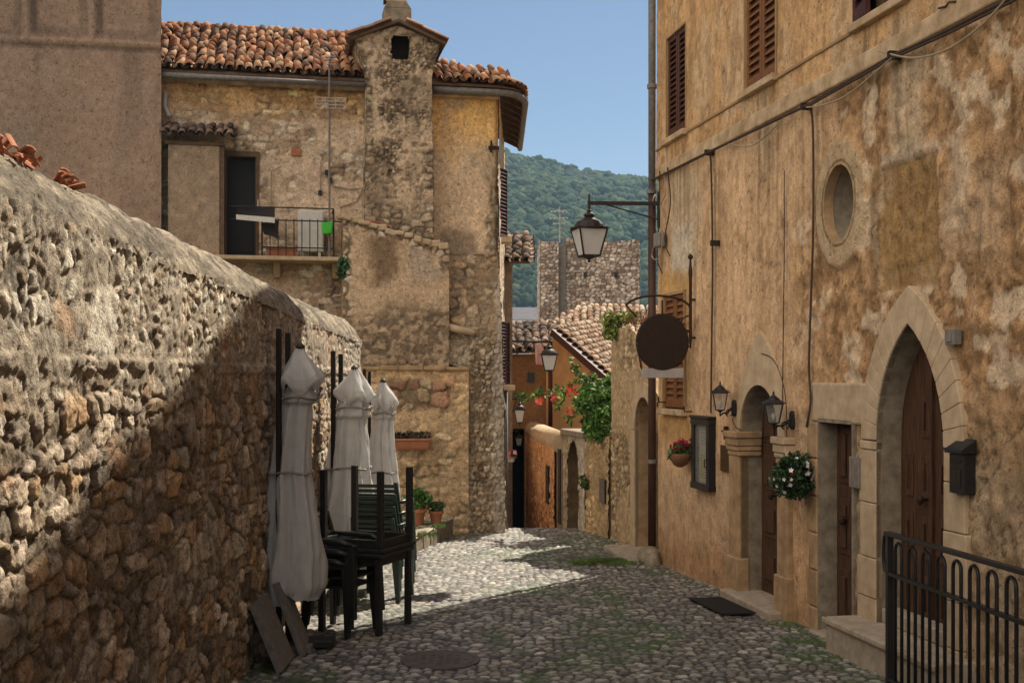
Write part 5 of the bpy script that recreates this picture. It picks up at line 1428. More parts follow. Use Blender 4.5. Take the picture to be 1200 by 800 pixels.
# rough wall with the arched door just past the townhouse
A_a, A_b = (1.86, 15.15), (1.484, 17.6)
fA = Frame(A_a, (A_b[0] - A_a[0], A_b[1] - A_a[1]), (-1, -.15))
sA0, sA1 = fA.px(768)[0], fA.px(747)[0]
if sA0 > sA1: sA0, sA1 = sA1, sA0
cA, rA = (sA0 + sA1) / 2, (sA1 - sA0) / 2
zA = fA.px(757, 505)[1]
holeA = lambda s_, z_: (np.abs(s_ - cA) < rA) & ((z_ < zA) | (np.hypot(s_ - cA, z_ - zA) < rA))
wa, fw_, LA = lane_wall('arched_wall', 'tall rough wall with a pale arched doorway right after the townhouse drainpipe', A_a, A_b, 2.64, 2.66, 1.0, 800, (0.13, 0.09), PALR, (0.22, 0.16, 0.10), (1, 1, 1), (holeA,), 0.025, 0.44, 'wall', (0.50, 0.36, 0.21), prof=[(0, 1.75), (0.45, 1.95), (0.85, 2.15), (1.05, 2.55), (1.4, 2.66), (2.5, 2.66)])
FA3 = lambda pts, p: [fw_.pt(a, b, p) for a, b in pts]
ia = [(cA - rA, -0.6)] + roundarch(cA, rA, zA, 13) + [(cA + rA, -0.6)]
oa = [(cA - rA - .2, -0.6)] + roundarch(cA, rA + 0.2, zA, 13) + [(cA + rA + .2, -0.6)]
mb = MB(); mb.ring(FA3(ia, 0.05), FA3(oa, 0.05), -fw_.n * 0.07, 0.005); mb.build('arch_surround', 'limestone', wa, bevel=0.006)
mb = MB(); mb.strip(FA3(ia, 0.03), FA3(ia, -0.4)); mb.build('reveal', 'limestone_warm', wa)
mb = MB(); fw_.box(mb, cA - rA, cA + rA, -0.6, zA + rA, -0.36, -0.32); da = mb.build('door', 'old_door', wa)
mb = MB(); fw_.box(mb, cA - rA + .1, cA + rA - .1, zA - 0.5, zA + 0.05, -0.318, -0.30); fw_.box(mb, cA - rA + .1, cA + rA - .1, zA - 1.4, zA - .62, -0.318, -0.30); mb.build('door_panel', 'shutter_red', da)
mb = MB(); fw_.box(mb, cA - rA - 0.28, cA + rA + 0.25, -0.8, -0.31, -0.4, 0.42); mb.build('doorstep', 'step_stone', wa, bevel=0.03)
# lower stretch with a slit window
B_a, B_b = (1.44, 17.62), (1.155, 18.62)
fB = Frame(B_a, (B_b[0] - B_a[0], B_b[1] - B_a[1]), (-1, -.28))
wb, fwb, LB = lane_wall('rubble_wall', 'low warm rubble wall under the flowering vine with a slit window', B_a, B_b, 1.10, 1.02, 1.2, 830, (0.12, 0.09), [(0.54, 0.37, 0.19), (0.46, 0.31, 0.15), (0.58, 0.42, 0.23)], (0.36, 0.25, 0.13), plast=0.62)
sw = fwb.px(713.5)[0]
mb = MB(); fwb.box(mb, 0.07, 0.30, fwb.px(714, 590)[1], fwb.px(714, 562)[1], 0.03, 0.055); mb.build('slit_window', 'dark_glass', wb)
# white portal
C_a, C_b = (1.155, 18.66), (0.87, 19.9)
fC = Frame(C_a, (C_b[0] - C_a[0], C_b[1] - C_a[1]), (-1, -.23))
c0_, c1_ = fC.px(679)[0], fC.px(666)[0]
cC, rC = (c0_ + c1_) / 2, abs(c1_ - c0_) / 2
zC = fC.px(672, 548)[1]
holeC = lambda s_, z_: (np.abs(s_ - cC) < rC) & ((z_ < zC) | (np.hypot((s_ - cC), (z_ - zC) * 0.8) < rC))
wc, fwc, LC = lane_wall('portal_wall', 'pale whitewashed gateway with an arched opening at the end of the right-hand walls', C_a, C_b, 1.06, 1.03, 0.9, 850, (0.14, 0.10), [(0.50, 0.44, 0.35), (0.44, 0.37, 0.28)], (0.33, 0.27, 0.2), holes=(holeC,), plast=0.40, pl=(0.50, 0.44, 0.34))
mb = MB(); fwc.box(mb, cC - rC, cC + rC, -1.6, zC + rC * 1.3, -0.42, -0.38); dc = mb.build('door', 'paper_lime', wc)
dc.data.materials[0] = mat('door_olive', (0.30, 0.25, 0.12), (0.22, 0.18, 0.08), 0.8, 8, 0.2)
mb = MB(); fwc.box(mb, -0.02, LC + 0.02, 1.02, 1.12, -0.85, 0.07); mb.build('cap_stone', 'limestone_grey', wc, bevel=0.02)
# terracotta coloured wall
wd, fwd, LD = lane_wall('orange_wall', 'terracotta orange rubble wall with a pale coping at the far bend', (0.72, 19.95), (0.30, 24.3), 0.84, 0.86, 0.35, 870, (0.13, 0.085), [(0.70, 0.38, 0.20), (0.62, 0.33, 0.17), (0.74, 0.45, 0.26), (0.52, 0.26, 0.13)], (0.48, 0.26, 0.14), plast=0.60, pl=(0.70, 0.40, 0.21), zb=-3)
mb = MB(); mb.tube([fwd.pt(-0.05, 0.86, -0.14), fwd.pt(LD + 0.02, 0.88, -0.14)], 0.19, 10); mb.build('coping', 'limestone', wd, smooth=True)
mb = MB()
for px0, px1, y0, y1 in ((642.5, 645.5, 545, 588), (657, 659.5, 525, 612)):
    a, b = fwd.px(px0)[0], fwd.px(px1)[0]; a, b = min(a, b), max(a, b)
    fwd.box(mb, a, b, fwd.px(px0, y1)[1], fwd.px(px0, y0)[1], 0.025, 0.05)
mb.build('slit_window', 'timber_dark', wd)
mb = MB(); mb.hexa([(0.78, 20.2, 0.70), (3.2, 20.2, 0.70), (3.2, 24.6, 0.70), (0.5, 24.4, 0.70), (0.78, 20.2, 0.80), (3.2, 20.2, 0.80), (3.2, 24.6, 0.80), (0.5, 24.4, 0.80)])
rf = thing('flat_roof', (1.8, 22, 0.7), 'dark red flat roof lying behind the orange wall', 'roof'); mb.build('roof_deck', 'roof_red_flat', rf)
mb = MB(); mb.box(1.2, 3.2, 20.0, 20.18, -3, 0.78); mb.box(1.0, 3.2, 20.2, 24.0, -3, 0.69); mb.build('roof_walls', 'plaster_plain', rf)

# gabled orange house behind
def px_poly(pts): return [W(*p) for p in pts]
oh = thing('orange_house', tuple(W(680, 600, 25)), 'orange gabled house with a sloping tiled roof behind the vine', 'house')
front = px_poly([(652, 395, 25.0), (722, 455, 23.4), (730, 640, 23.4), (640, 660, 25.2), (640, 404, 25.2)])
mb = MB(); mb.prism(front, (0.25, 5.5, 0)); mb.build('wall', 'plaster_plain', oh)
bpy.data.objects['wall'].data.materials[0] = mat('ochre_wall', (0.68, 0.44, 0.23), (0.54, 0.32, 0.15), 0.95, 2.5, 0.3)
EA, EB = W(648, 388, 24.8), W(726, 456, 23.1)
upo = (W(700, 379, 29.5) - EA)
PALO = [(0.46, 0.34, 0.24), (0.40, 0.27, 0.18), (0.50, 0.40, 0.29), (0.36, 0.22, 0.14)]
tile_mesh('roof', EA, EB, upo, 5.4, oh, None, 0.19, 0.33, 0.40, PALO, 0.7, 41)
mb = MB(); un = upo.normalized(); mb.prism([EA, EB, EB + un * 5.3, EA + un * 5.3], (0, 0, 0.03)); mb.build('roof_boards', 'timber_eave', oh)
mb = MB(); mb.bar(EA + Vector((0, -.06, -.02)), EB + Vector((0, -.06, -.02)), 0.12, 0.14); mb.build('bargeboard', 'shutter_red', oh)
mb = MB(); mb.tube([W(645, 400, 24.8), W(645, 500, 24.8)], 0.045, 8); mb.build('drainpipe', 'shutter_red', oh, smooth=True)
# broad tiled roof behind it
bh = thing('barn', tuple(W(690, 500, 33)), 'broad low building whose pale tiled roof spreads below the stone tower', 'building')
E0, E1 = W(612, 402, 31), W(775, 408, 31)
upb = Vector((0.35, 4.2, 1.25))
insb = lambda a, b: b < 0.12 + a * 2.1
tile_mesh('roof', E0, E1, upb, 4.4, bh, insb, 0.19, 0.33, 0.40, PALO, 0.8, 43)
mb = MB(); u_ = upb.normalized(); mb.prism([E0, E1, E1 + u_ * 4.3, E0.lerp(E1, 0.45) + u_ * 4.3, E0 + u_ * 0.4], (0, 0, 0.03)); mb.build('roof_boards', 'timber_eave', bh)
mb = MB(); mb.box(E0.x + .25, E1.x, 31.3, 35.5, -4, E0.z - 0.1); mb.build('wall', 'plaster_plain', bh)
bh.children[-1].data.materials[0] = MATS['ochre_wall']

# stone tower
tw = thing('stone_tower', (2.9, 47, -3), 'square ruined stone tower rising in front of the wooded hill', 'tower')
t0, t1 = W(633, 440, 45).x, W(749, 440, 45).x
ftw = Frame((t0, 45), (1, 0), (0, -1))
def tower_face(name, f, s0, s1, zt_, seed, p=0.0):
    Aa, V = np.meshgrid(ar(s0, s1, 0.035), np.linspace(0, 1, 270))
    top = zt_ + 0.30 * (fbm(Aa * 1.2, Aa * 0, 3, seed) - 0.5)
    Z = -3 + (top + 3) * V
    P = np.array(f.O)[None, None] + Aa[..., None] * np.array(f.u) + p * np.array(f.n) + Z[..., None] * np.array((0, 0, 1.0))
    d, c, m = rubble(Aa, Z, seed, 0.19, 0.115, [(0.66, 0.53, 0.44), (0.58, 0.46, 0.37), (0.72, 0.61, 0.52), (0.48, 0.37, 0.29)], (0.16, 0.115, 0.085), 0.05, 0.20, 0.2, 0.2)
    c = c * (0.75 + 0.5 * fbm(Aa * 0.8, Z * 0.8, 3, seed + 3))[..., None]
    return relief(name, P, np.array(f.n), d, c, 'stone_relief', tw)
sx = W(654, 440, 45).x - t0; sx2 = W(662, 440, 45).x - t0
tower_face('tower_wall', ftw, 0, sx, 7.05, 900, 0.30)
tower_face('tower_wall', ftw, sx2 - 0.02, t1 - t0, 7.15, 905)
fs = Frame((t0, 45 - .3), (0, 1), (-1, 0)); tower_face('tower_wall', fs, 0, 4.0, 7.05, 910)
fe = Frame((t1, 45), (0, 1), (1, 0)); tower_face('tower_wall', fe, 0, 3.7, 7.1, 915)
mb = MB(); mb.box(t0 + .05, t1 - .05, 45.06, 48.6, -3, 6.85); mb.box(t0 + sx - .03, t0 + sx2 + .03, 44.9, 45.05, -3, 6.95); mb.box(t0 + .05, t0 + sx - .02, 44.76, 45.05, -3, 6.85); mb.build('tower_core', 'cement_dark', tw)
mb = MB()
for x in (0.35, 0.62, 0.8):
    pass
mb.box(t0 + sx2 + .3, t0 + sx2 + .85, 44.7, 45.3, 7.12, 7.2); mb.build('top_slab', 'limestone_grey', tw)
mb = MB()
for px_, py_ in ((686, 322), (722, 322)):
    p = W(px_, py_, 44.93); mb.box(p.x - .07, p.x + .07, 44.93, 44.97, p.z - .09, p.z + .09)
mb.build('putlog_hole', 'soil', tw)
at = thing('tv_antenna', tuple(W(656, 284, 45.5)), 'thin pale mast with crossed aerial arms on top of the stone tower', 'antenna')
mb = MB(); mb.cyl(W(656, 284, 45.5), W(656, 242, 45.5), 0.035, 0.025, 6); mb.build('mast', 'sign_white', at)
for yy_, hw in ((248, 9), (256, 10), (262, 6)):
    mb = MB(); mb.cyl(W(655 - hw, yy_, 45.5), W(655 + hw, yy_ - 1, 45.5), 0.02, n=5)
    for k in range(5): q_ = W(655 - hw + hw * k / 2, yy_, 45.5); mb.cyl(q_ + Vector((0, -.25, -.06)), q_ + Vector((0, .25, .06)), 0.012, n=4)
    mb.build('aerial_arm', 'sign_white', at)

# house at the bottom of the lane, and the one beyond the corner on the left
ah = thing('lane_house', tuple(W(612, 600, 27)), 'brown rendered house closing the bottom of the lane with a dark doorway', 'house')
x0, x1 = W(575, 440, 27).x, W(650, 440, 27).x
fah = Frame((x0, 27), (1, 0), (0, -1))
S, Z, P = fah.grid(ar(0, x1 - x0, 0.04), ar(-4, W(0, 415, 27).z, 0.04))
n1, n2 = fbm(S * 1.5, Z * 1.5, 4, 950), fbm(S * 8, Z * 8, 3, 951)
c = C3(0.54, 0.31, 0.15) * (0.6 + 0.45 * n1 + 0.35 * n2)[..., None]
da0, da1 = fah.px(597)[0], fah.px(613.5)[0]; dzt_ = fah.px(605, 503)[1]
kp = ~((S > da0) & (S < da1) & (Z < dzt_))
relief('wall', P, np.array(fah.n), 0.02 * (n2 - .5), c, 'plaster_relief', ah, kp)
mb = MB(); fah.box(mb, 0, x1 - x0, W(0, 415, 27).z - .4, W(0, 415, 27).z, -4, -0.05); fah.box(mb, -0.1, -0.02, -4, 2.2, -4, 0); fah.box(mb, 0, x1 - x0, -4, 2.2, -4.1, -4); fah.box(mb, x1 - x0, x1 - x0 + .1, -4, 2.2, -4, 0); mb.build('back_walls', 'plaster_plain', ah)
mb = MB(); fah.box(mb, da0 - .02, da1 + .02, -4, dzt_ + .02, -1.4, -1.36); fah.box(mb, da0 - .05, da0 - .0, -4, dzt_, -1.36, -0.03); fah.box(mb, da1, da1 + .05, -4, dzt_, -1.36, -.03); mb.build('doorway', 'timber_dark', ah)
mb = MB(); a = fah.px(618)[0]; fah.box(mb, a, a + .16, fah.px(0, 448)[1], fah.px(0, 436)[1], 0.02, 0.05); mb.build('window', 'dark_glass', ah)
lr0, lr1 = W(570, 415, 26.6), W(652, 412, 26.6)
tile_mesh('roof', lr0, lr1, Vector((0, 3, 0.75)), 3.0, ah, None, 0.19, 0.33, 0.4, OLDT + [(0.30, 0.22, 0.16)], 1.0, 49)
mb = MB(); mb.prism([lr0, lr1, lr1 + Vector((0, 2.9, .72)), lr0 + Vector((0, 2.9, .72))], (0, 0, 0.04)); mb.build('roof_boards', 'timber_eave', ah)
nh = thing('corner_house', tuple(W(592, 600, 24)), 'narrow strip of a grey plastered house just past the stone house corner', 'house')
xr = W(600.5, 440, 23.6).x
fnh = Frame((-4.0, 23.6), (1, 0), (0, -1))
S, Z, P = fnh.grid(ar(2.8, xr + 4.0, 0.03), ar(-3, W(0, 303, 23.6).z, 0.04))
n2 = fbm(S * 6, Z * 6, 4, 961)
relief('wall', P, np.array(fnh.n), 0.02 * (n2 - .5), C3(0.36, 0.275, 0.19) * (0.6 + 0.8 * n2)[..., None], 'plaster_relief', nh)
mb = MB(); mb.box(-4, xr - .02, 23.66, 26.4, -3.5, W(0, 303, 23.6).z - .02); mb.build('body', 'plaster_plain', nh)
e0, e1 = W(560, 309, 23.2), W(621, 309, 23.2)
tile_mesh('roof', e0, e1, Vector((0, 1, 0.35)), 2.4, nh, None, 0.19, 0.33, 0.4, OLDT + [(0.3, 0.2, 0.13)], 1.0, 47)
mb = MB(); mb.prism([e0, e1, e1 + Vector((0, 2.3, .8)), e0 + Vector((0, 2.3, .8))], (0, 0, 0.04)); mb.build('roof_boards', 'timber_eave', nh)
mb = MB(); p0, p1 = W(590, 440, 23.3), W(597, 440, 23.4); louvre(mb, p0, p1, W(0, 450, 23.3).z, W(0, 378, 23.3).z, 18, .018, .02); mb.build('shutter', 'shutter_red', nh)

# far houses down the valley
def far_house(px0, px1, ye, yr, yb, d, label, dep=7):
    t = thing('far_house', tuple(W((px0 + px1) / 2, yb, d)), label, 'house', 'distant houses below the hill')
    a, b = W(px0, ye, d), W(px1, ye, d); r_ = W(0, yr, d + dep / 2).z
    zb_ = float(tz(np.array(a.x), np.array(d))) - .5
    mb = MB(); mb.box(a.x, b.x, d, d + dep, zb_, a.z); mb.build('wall', 'wall_far', t)
    mb = MB(); o_ = 0.5
    mb.prism([(a.x - o_, d - o_, a.z - .2), (a.x - o_, d + dep / 2, r_), (a.x - o_, d + dep + o_, a.z - .2)], (b.x - a.x + 2 * o_, 0, 0)); mb.build('roof', 'roof_grey', t)
    mb = MB(); k = int((b.x - a.x) / 1.6)
    for i in range(k):
        x = a.x + (b.x - a.x) * (i + .5) / k; mb.box(x - .35, x + .35, d - .03, d + .05, a.z - 1.9, a.z - .7)
    mb.build('window', 'dark_glass', t)
far_house(560, 637, 374, 360, 395, 95, 'long pale-walled house with grey roof farthest down beside the tower', 8)
far_house(540, 630, 398, 384, 420, 70, 'grey roofed white house in front of the longer one below the tower', 8)
far_house(575, 628, 412, 398, 440, 52, 'small grey roofed house lowest and nearest in the gap beside the tower', 5)

# ================================================================ OBJECTS
def lantern(t, base, w, h, glass='frosted_glass', iron='black_iron', n=4, rot=PI / 4, dome=False):
    """tapered lantern standing or hanging, base = bottom centre of its glass; parts go under t"""
    b = Vector(base); wb_ = w * 0.58
    def ringp(r, z): return [b + Vector((r * math.cos(rot + 2 * PI * k / n), r * math.sin(rot + 2 * PI * k / n), z)) for k in range(n)]
    k2 = 1 / math.cos(PI / n) * 0.5
    lo, hi = ringp(wb_ * k2, 0), ringp(w * k2, h)
    mb = MB(); mb.add(lo + hi, [(i, (i + 1) % n, n + (i + 1) % n, n + i) for i in range(n)]); mb.build('glass', glass, t)
    mb = MB(); r = w * 0.03
    for i in range(n):
        mb.bar(lo[i], hi[i], r * 2); mb.bar(lo[i], lo[(i + 1) % n], r * 2); mb.bar(hi[i], hi[(i + 1) % n], r * 2.4)
    mb.build('frame', iron, t)
    mb = MB()
    if dome:
        mb.lathe(b + Vector((0, 0, h)), [(w * .66, 0), (w * .66, 0.015), (w * .52, h * .05), (w * .50, h * .16), (w * .42, h * .28), (w * .22, h * .38), (w * .14, h * .44), (w * .20, h * .50), (w * .19, h * .55), (w * .08, h * .62), (w * .09, h * .68), (w * .04, h * .74), (w * .03, h * .95)], 14)
    else:
        mb.lathe(b + Vector((0, 0, h)), [(w * .70, 0), (w * .70, 0.008), (w * .36, h * .22), (w * .34, h * .27), (w * .12, h * .42), (w * .05, h * .5), (w * .07, h * .56), (w * .01, h * .68)], n * 2 if n > 4 else 8)
    mb.build('cap', iron, t, smooth=False)
    mb = MB(); mb.lathe(b + Vector((0, 0, -h * .24)), [(w * .03, 0), (w * .07, h * .05), (w * .03, h * .1), (w * .16, h * .16), (wb_ * .60, h * .24)], 8); mb.build('foot', iron, t)
    mb = MB(); mb.lathe(b + Vector((0, 0, h * .1)), [(w * .05, 0), (w * .11, h * .2), (w * .12, h * .3), (w * .06, h * .42)], 8); mb.build('bulb', 'white_paint', t, smooth=True)

# street lamp on its arm from the townhouse corner
ld = 14.85
lc = W(690.5, 306, ld)
top_ = W(690.5, 238, ld)
sl_ = thing('street_lamp', tuple(T_.pt(0.08, top_.z, 0)), 'large black street lantern with white glass hanging from an iron arm at the townhouse corner', 'street lamp')
lantern(sl_, W(690.5, 300, ld), 0.36, 0.335, 'frosted_glass', 'black_iron', 4, PI / 4 + 0.25, True)
arm0 = T_.pt(0.06, top_.z, 0.0)
mb = MB(); mb.bar(arm0, top_ + Vector((-0.02, 0, 0)), 0.035, 0.045); mb.cyl(top_ + Vector((0, 0, -0.06)), top_ + Vector((0, 0, 0.09)), 0.02, 0.012, 8)
mb.cyl(top_ + Vector((0, 0, .09)), top_ + Vector((0, 0, .12)), 0.02, 0.005, 8); mb.build('arm', 'black_iron', sl_)
mb = MB(); mb.cyl(T_.pt(0.06, top_.z - 0.2, 0.0), top_.lerp(arm0, 0.25) + Vector((0, 0, -0.02)), 0.010, n=6); mb.build('brace', 'black_iron', sl_)
mb = MB(); T_.box(mb, 0.03, 0.09, top_.z - 0.3, top_.z + 0.15, 0.0, 0.02); mb.build('wall_plate', 'black_iron', sl_)

# round hanging sign
sg_s = tp(815)[0]
rsz = T_.pt(sg_s, 0, 0)
sgn_ = thing('hanging_sign', tuple(T_.pt(sg_s, W(0, 400, 13.5).z, 0)), 'round dark brown blank sign hanging from a scrolled iron bracket by the shuttered window', 'sign')
sc_ = W(779, 400.5, 13.45); po = (Vector((sc_.x, sc_.y, 0)) - Vector((rsz.x, rsz.y, 0))).dot(T_.n)
sz = sc_.z; srx = 0.295
mb = MB(); N_ = 40
ringp = [T_.pt(sg_s, sz + srx * 1.04 * math.sin(2 * PI * k / N_), po + srx * math.cos(2 * PI * k / N_)) for k in range(N_)]
mb.prism([p - T_.u * 0.018 for p in ringp], T_.u * 0.036); mb.build('disc', 'sign_brown', sgn_, bevel=0.006)
mb = MB(); mb.tube(ringp + [ringp[0]], 0.020, 6); mb.build('rim', 'sign_brown', sgn_, smooth=True)
mb = MB()
zt_, zb_ = tp(813, 298, .06)[1], tp(816, 408, .06)[1]
mb.tube([T_.pt(sg_s, zb_, .06), T_.pt(sg_s, zb_ + .1, .06), T_.pt(sg_s, zt_ - .25, .06), T_.pt(sg_s, zt_ - .22, .06), T_.pt(sg_s, zt_ - .05, .06)], [0.005, 0.018, 0.018, 0.024, 0.010], 8)
mb.lathe(T_.pt(sg_s, zt_ - .06, .06), [(0.004, 0), (0.03, .03), (0.03, .05), (0.004, .08)], 8)
for zz in (tp(816, 350, .06)[1], tp(816, 395, .06)[1]): mb.cyl(T_.pt(sg_s, zz, 0), T_.pt(sg_s, zz, .06), 0.014, n=6)
mb.build('bracket_bar', 'rust_iron', sgn_, smooth=True)
mb = MB(); za = sz + srx + 0.10
pth = [T_.pt(sg_s, za - 0.10 + 0.0, .06)] + [T_.pt(sg_s, za - 0.02 + 0.15 * math.sin(t), .06 + (po - .0) * (1 - math.cos(t)) / 1.0 * 0.98) for t in np.linspace(0.1, PI * .92, 14)]
mb.tube(pth, 0.014, 6)
mb.cyl(pth[-1], T_.pt(sg_s, sz + srx * .95, po + .3), 0.010, n=6); mb.cyl(T_.pt(sg_s, za + .08, po), T_.pt(sg_s, sz + srx, po), 0.010, n=6)
for cz in (za - 0.18, za - 0.36):
    mb.tube([T_.pt(sg_s, cz + 0.085 * math.sin(t), .07 + 0.10 * abs(math.cos(t))) for t in np.linspace(-PI / 2, PI / 2, 9)], 0.009, 5)
    mb.cyl(T_.pt(sg_s, cz, .15), T_.pt(sg_s, cz - .02, po - srx + .02), 0.008, n=5)
mb.build('scroll', 'rust_iron', sgn_, smooth=True)
# white board under it
bz = W(0, 437, 13.45).z; bz_off = 0.055
bd_ = thing('sign_board', tuple(T_.pt(sg_s, bz, po)), 'narrow white board hung crosswise below the round brown sign', 'sign board')
mb = MB(); mb.hexa([T_.pt(sg_s - .012, bz - bz_off, po - .25), T_.pt(sg_s + .012, bz - bz_off, po - .25), T_.pt(sg_s + .012, bz - bz_off, po + .235), T_.pt(sg_s - .012, bz - bz_off, po + .235),
                    T_.pt(sg_s - .012, bz + bz_off, po - .25), T_.pt(sg_s + .012, bz + bz_off, po - .25), T_.pt(sg_s + .012, bz + bz_off, po + .235), T_.pt(sg_s - .012, bz + bz_off, po + .235)])
mb.build('board', 'sign_white', bd_, bevel=0.004)
mb = MB(); mb.cyl(T_.pt(sg_s, bz + bz_off, po - .12), T_.pt(sg_s, sz - srx * .9, po - .12), .006, n=5); mb.cyl(T_.pt(sg_s, bz + bz_off, po + .1), T_.pt(sg_s, sz - srx * .9, po + .1), .006, n=5); mb.build('hanger', 'rust_iron', bd_)

# two wall lanterns
def wall_lantern(px_plate, py_plate, out, py0, py1, w, label):
    s_, zpl = tp(px_plate, py_plate, 0.02)
    t = thing('wall_lantern', tuple(T_.pt(s_, zpl, 0)), label, 'wall lantern', 'black lanterns by the arched door')
    dd = T_.pt(s_, 0, out).y
    zb_, zt_ = EYE + (YH - py1) / FPX * dd, EYE + (YH - py0) / FPX * dd
    lantern(t, T_.pt(s_, zb_ + 0.06, out), w, (zt_ - zb_) * 0.56, 'clear_glass', 'dark_paint', 4, 0.6, False)
    mb = MB(); mb.lathe(T_.pt(s_, zpl - .085, 0.012), [(0.02, 0), (0.035, .03), (0.035, .14), (0.02, .17)], 10); mb.build('back_plate', 'dark_paint', t)
    mb = MB()
    mb.tube([T_.pt(s_, zpl + .02 - 0.0, .02), T_.pt(s_, zpl - .01, .06), T_.pt(s_, zpl - .055, out * .55), T_.pt(s_, zpl - .05, out * .8), T_.pt(s_, zb_, out), T_.pt(s_, zb_ + .04, out)], 0.011, 6)
    mb.tube([T_.pt(s_, zpl - .05 + .035 * math.sin(t_), out * .42 + .035 * math.cos(t_)) for t_ in np.linspace(-1.2, 4.2, 14)], 0.008, 5)
    mb.build('bracket', 'dark_paint', t, smooth=True)
    return t
wall_lantern(860, 478, 0.17, 451, 487, 0.15, 'black wall lantern on the plain wall above the menu case, left of the arched door')
wall_lantern(928, 492, 0.20, 463, 503, 0.165, 'black wall lantern right of the arched door above the white flower ball')

# menu case, plaque, small boxes
m0, m1 = tp(818)[0], tp(839)[0]; mz0, mz1 = tp(827, 573)[1], tp(827, 490)[1]
mc = thing('menu_case', tuple(T_.pt((m0 + m1) / 2, mz0, 0)), 'dark framed glass menu case with a lime green sheet on the pale wall', 'menu case')
mb = MB(); fw = .09
T_.box(mb, m0, m0 + fw, mz0 + .06, mz1 - .06, 0, .085); T_.box(mb, m1 - fw, m1, mz0 + .06, mz1 - .06, 0, .085); T_.box(mb, m0 - .01, m1 + .01, mz1 - .07, mz1, 0, .092); T_.box(mb, m0 - .02, m1 + .02, mz1 + .002, mz1 + .03, 0, .105)
T_.box(mb, m0 - .01, m1 + .01, mz0, mz0 + .07, 0, .092); mb.build('frame', 'dark_paint', mc, bevel=0.006)
mb = MB(); T_.box(mb, m0 + fw, m1 - fw, mz0 + .07, mz1 - .07, 0.004, .02); mb.build('backing', 'paper', mc)
mb = MB(); T_.box(mb, m0 + fw + .03, m1 - fw - .03, mz0 + .09, mz0 + .42, .021, .026); mb.build('menu_sheet', 'paper_lime', mc)
mb = MB()
for k in range(9): T_.box(mb, m0 + fw + .06, m1 - fw - .06 - .05 * (k % 3), mz0 + .13 + k * .03, mz0 + .137 + k * .03, .0265, .028)
for k in range(8): T_.box(mb, m0 + fw + .05, m1 - fw - .08 - .04 * (k % 2), mz0 + .50 + k * .03, mz0 + .507 + k * .03, .021, .0225)
mb.build('print', 'print_ink', mc)
mb = MB(); T_.box(mb, m0 + fw, m1 - fw, mz0 + .07, mz1 - .07, .060, .064); mb.build('glass_pane', 'clear_glass', mc)
mb = MB(); a = T_.pt(m1 - fw * .5, (mz0 + mz1) / 2 - .05, .085); mb.tube([a, a + T_.n * .03, a + T_.n * .03 - Vector((0, 0, .08)), a - Vector((0, 0, .08))], .007, 5); mb.build('handle', 'black_iron', mc)
p0_, p1_ = tp(847)[0], tp(861)[0]; q0_, q1_ = tp(854, 553)[1], tp(854, 522)[1]
mb = MB(); T_.box(mb, p0_, p1_, q0_, q1_, 0.005, .03)
o = mb.build('plaque', 'bronze_plate', None, bevel=0.004); props(o, 'small blank bronze plaque fixed between the menu case and the arched door', 'plaque')
i0, i1 = tp(1002)[0], tp(1013)[0]
ic = thing('intercom', tuple(T_.pt((i0 + i1) / 2, tp(1007, 570)[1], 0.03)), 'grey flush metal plate on the stone jamb between the plain and pointed doors', 'intercom')
mb = MB(); T_.box(mb, i0, i1, tp(1007, 571)[1], tp(1007, 535)[1], 0.03, .055); mb.build('plate', 'grey_plate', ic, bevel=0.004)
mb = MB(); T_.box(mb, i0 + .02, i0 + .05, tp(1007, 568)[1], tp(1007, 538)[1], .0555, .060); T_.box(mb, i1 - .05, i1 - .02, tp(1007, 568)[1], tp(1007, 538)[1], .0555, .060); mb.build('strip', 'limestone_grey', ic)
j0, j1 = tp(1116)[0], tp(1127)[0]
mb = MB(); T_.box(mb, j0, j1, tp(1121, 404)[1], tp(1121, 386)[1], 0.0, .06); T_.box(mb, j0 + .03, j1 - .03, tp(1121, 401)[1], tp(1121, 389)[1], .061, .07)
o = mb.build('wall_box', 'grey_plate', None, bevel=0.006); props(o, 'tiny pale grey box fixed high beside the pointed arch', 'box')
k0, k1 = tp(1117, 0, .05)[0], tp(1137, 0, .05)[0]; kz0, kz1 = tp(1130, 580, .1)[1], tp(1130, 520, .1)[1]
mbx = thing('mailbox', tuple(T_.pt((k0 + k1) / 2, kz0, 0.03)), 'black pitched-roof metal mailbox mounted right of the pointed door', 'mailbox')
mb = MB(); T_.box(mb, k0 + .015, k1 - .015, kz0, kz1 - .07, 0.0, .09); mb.build('body', 'dark_paint', mbx, bevel=0.006)
mb = MB(); mb.prism([T_.pt(k0, kz1 - .07, 0), T_.pt(k0, kz1 - .07, .12), T_.pt(k0, kz1 - .045, .12), T_.pt(k0, kz1 + .03, .0)], T_.u * (k1 - k0)); mb.build('lid', 'dark_paint', mbx, bevel=0.004)
mb = MB(); T_.box(mb, k0 + .05, k1 - .05, kz1 - .13, kz1 - .115, .091, .097); T_.box(mb, k0 + .05, k1 - .05, kz0 + .05, kz1 - .18, .091, .096); mb.build('flap', 'black_iron', mbx)

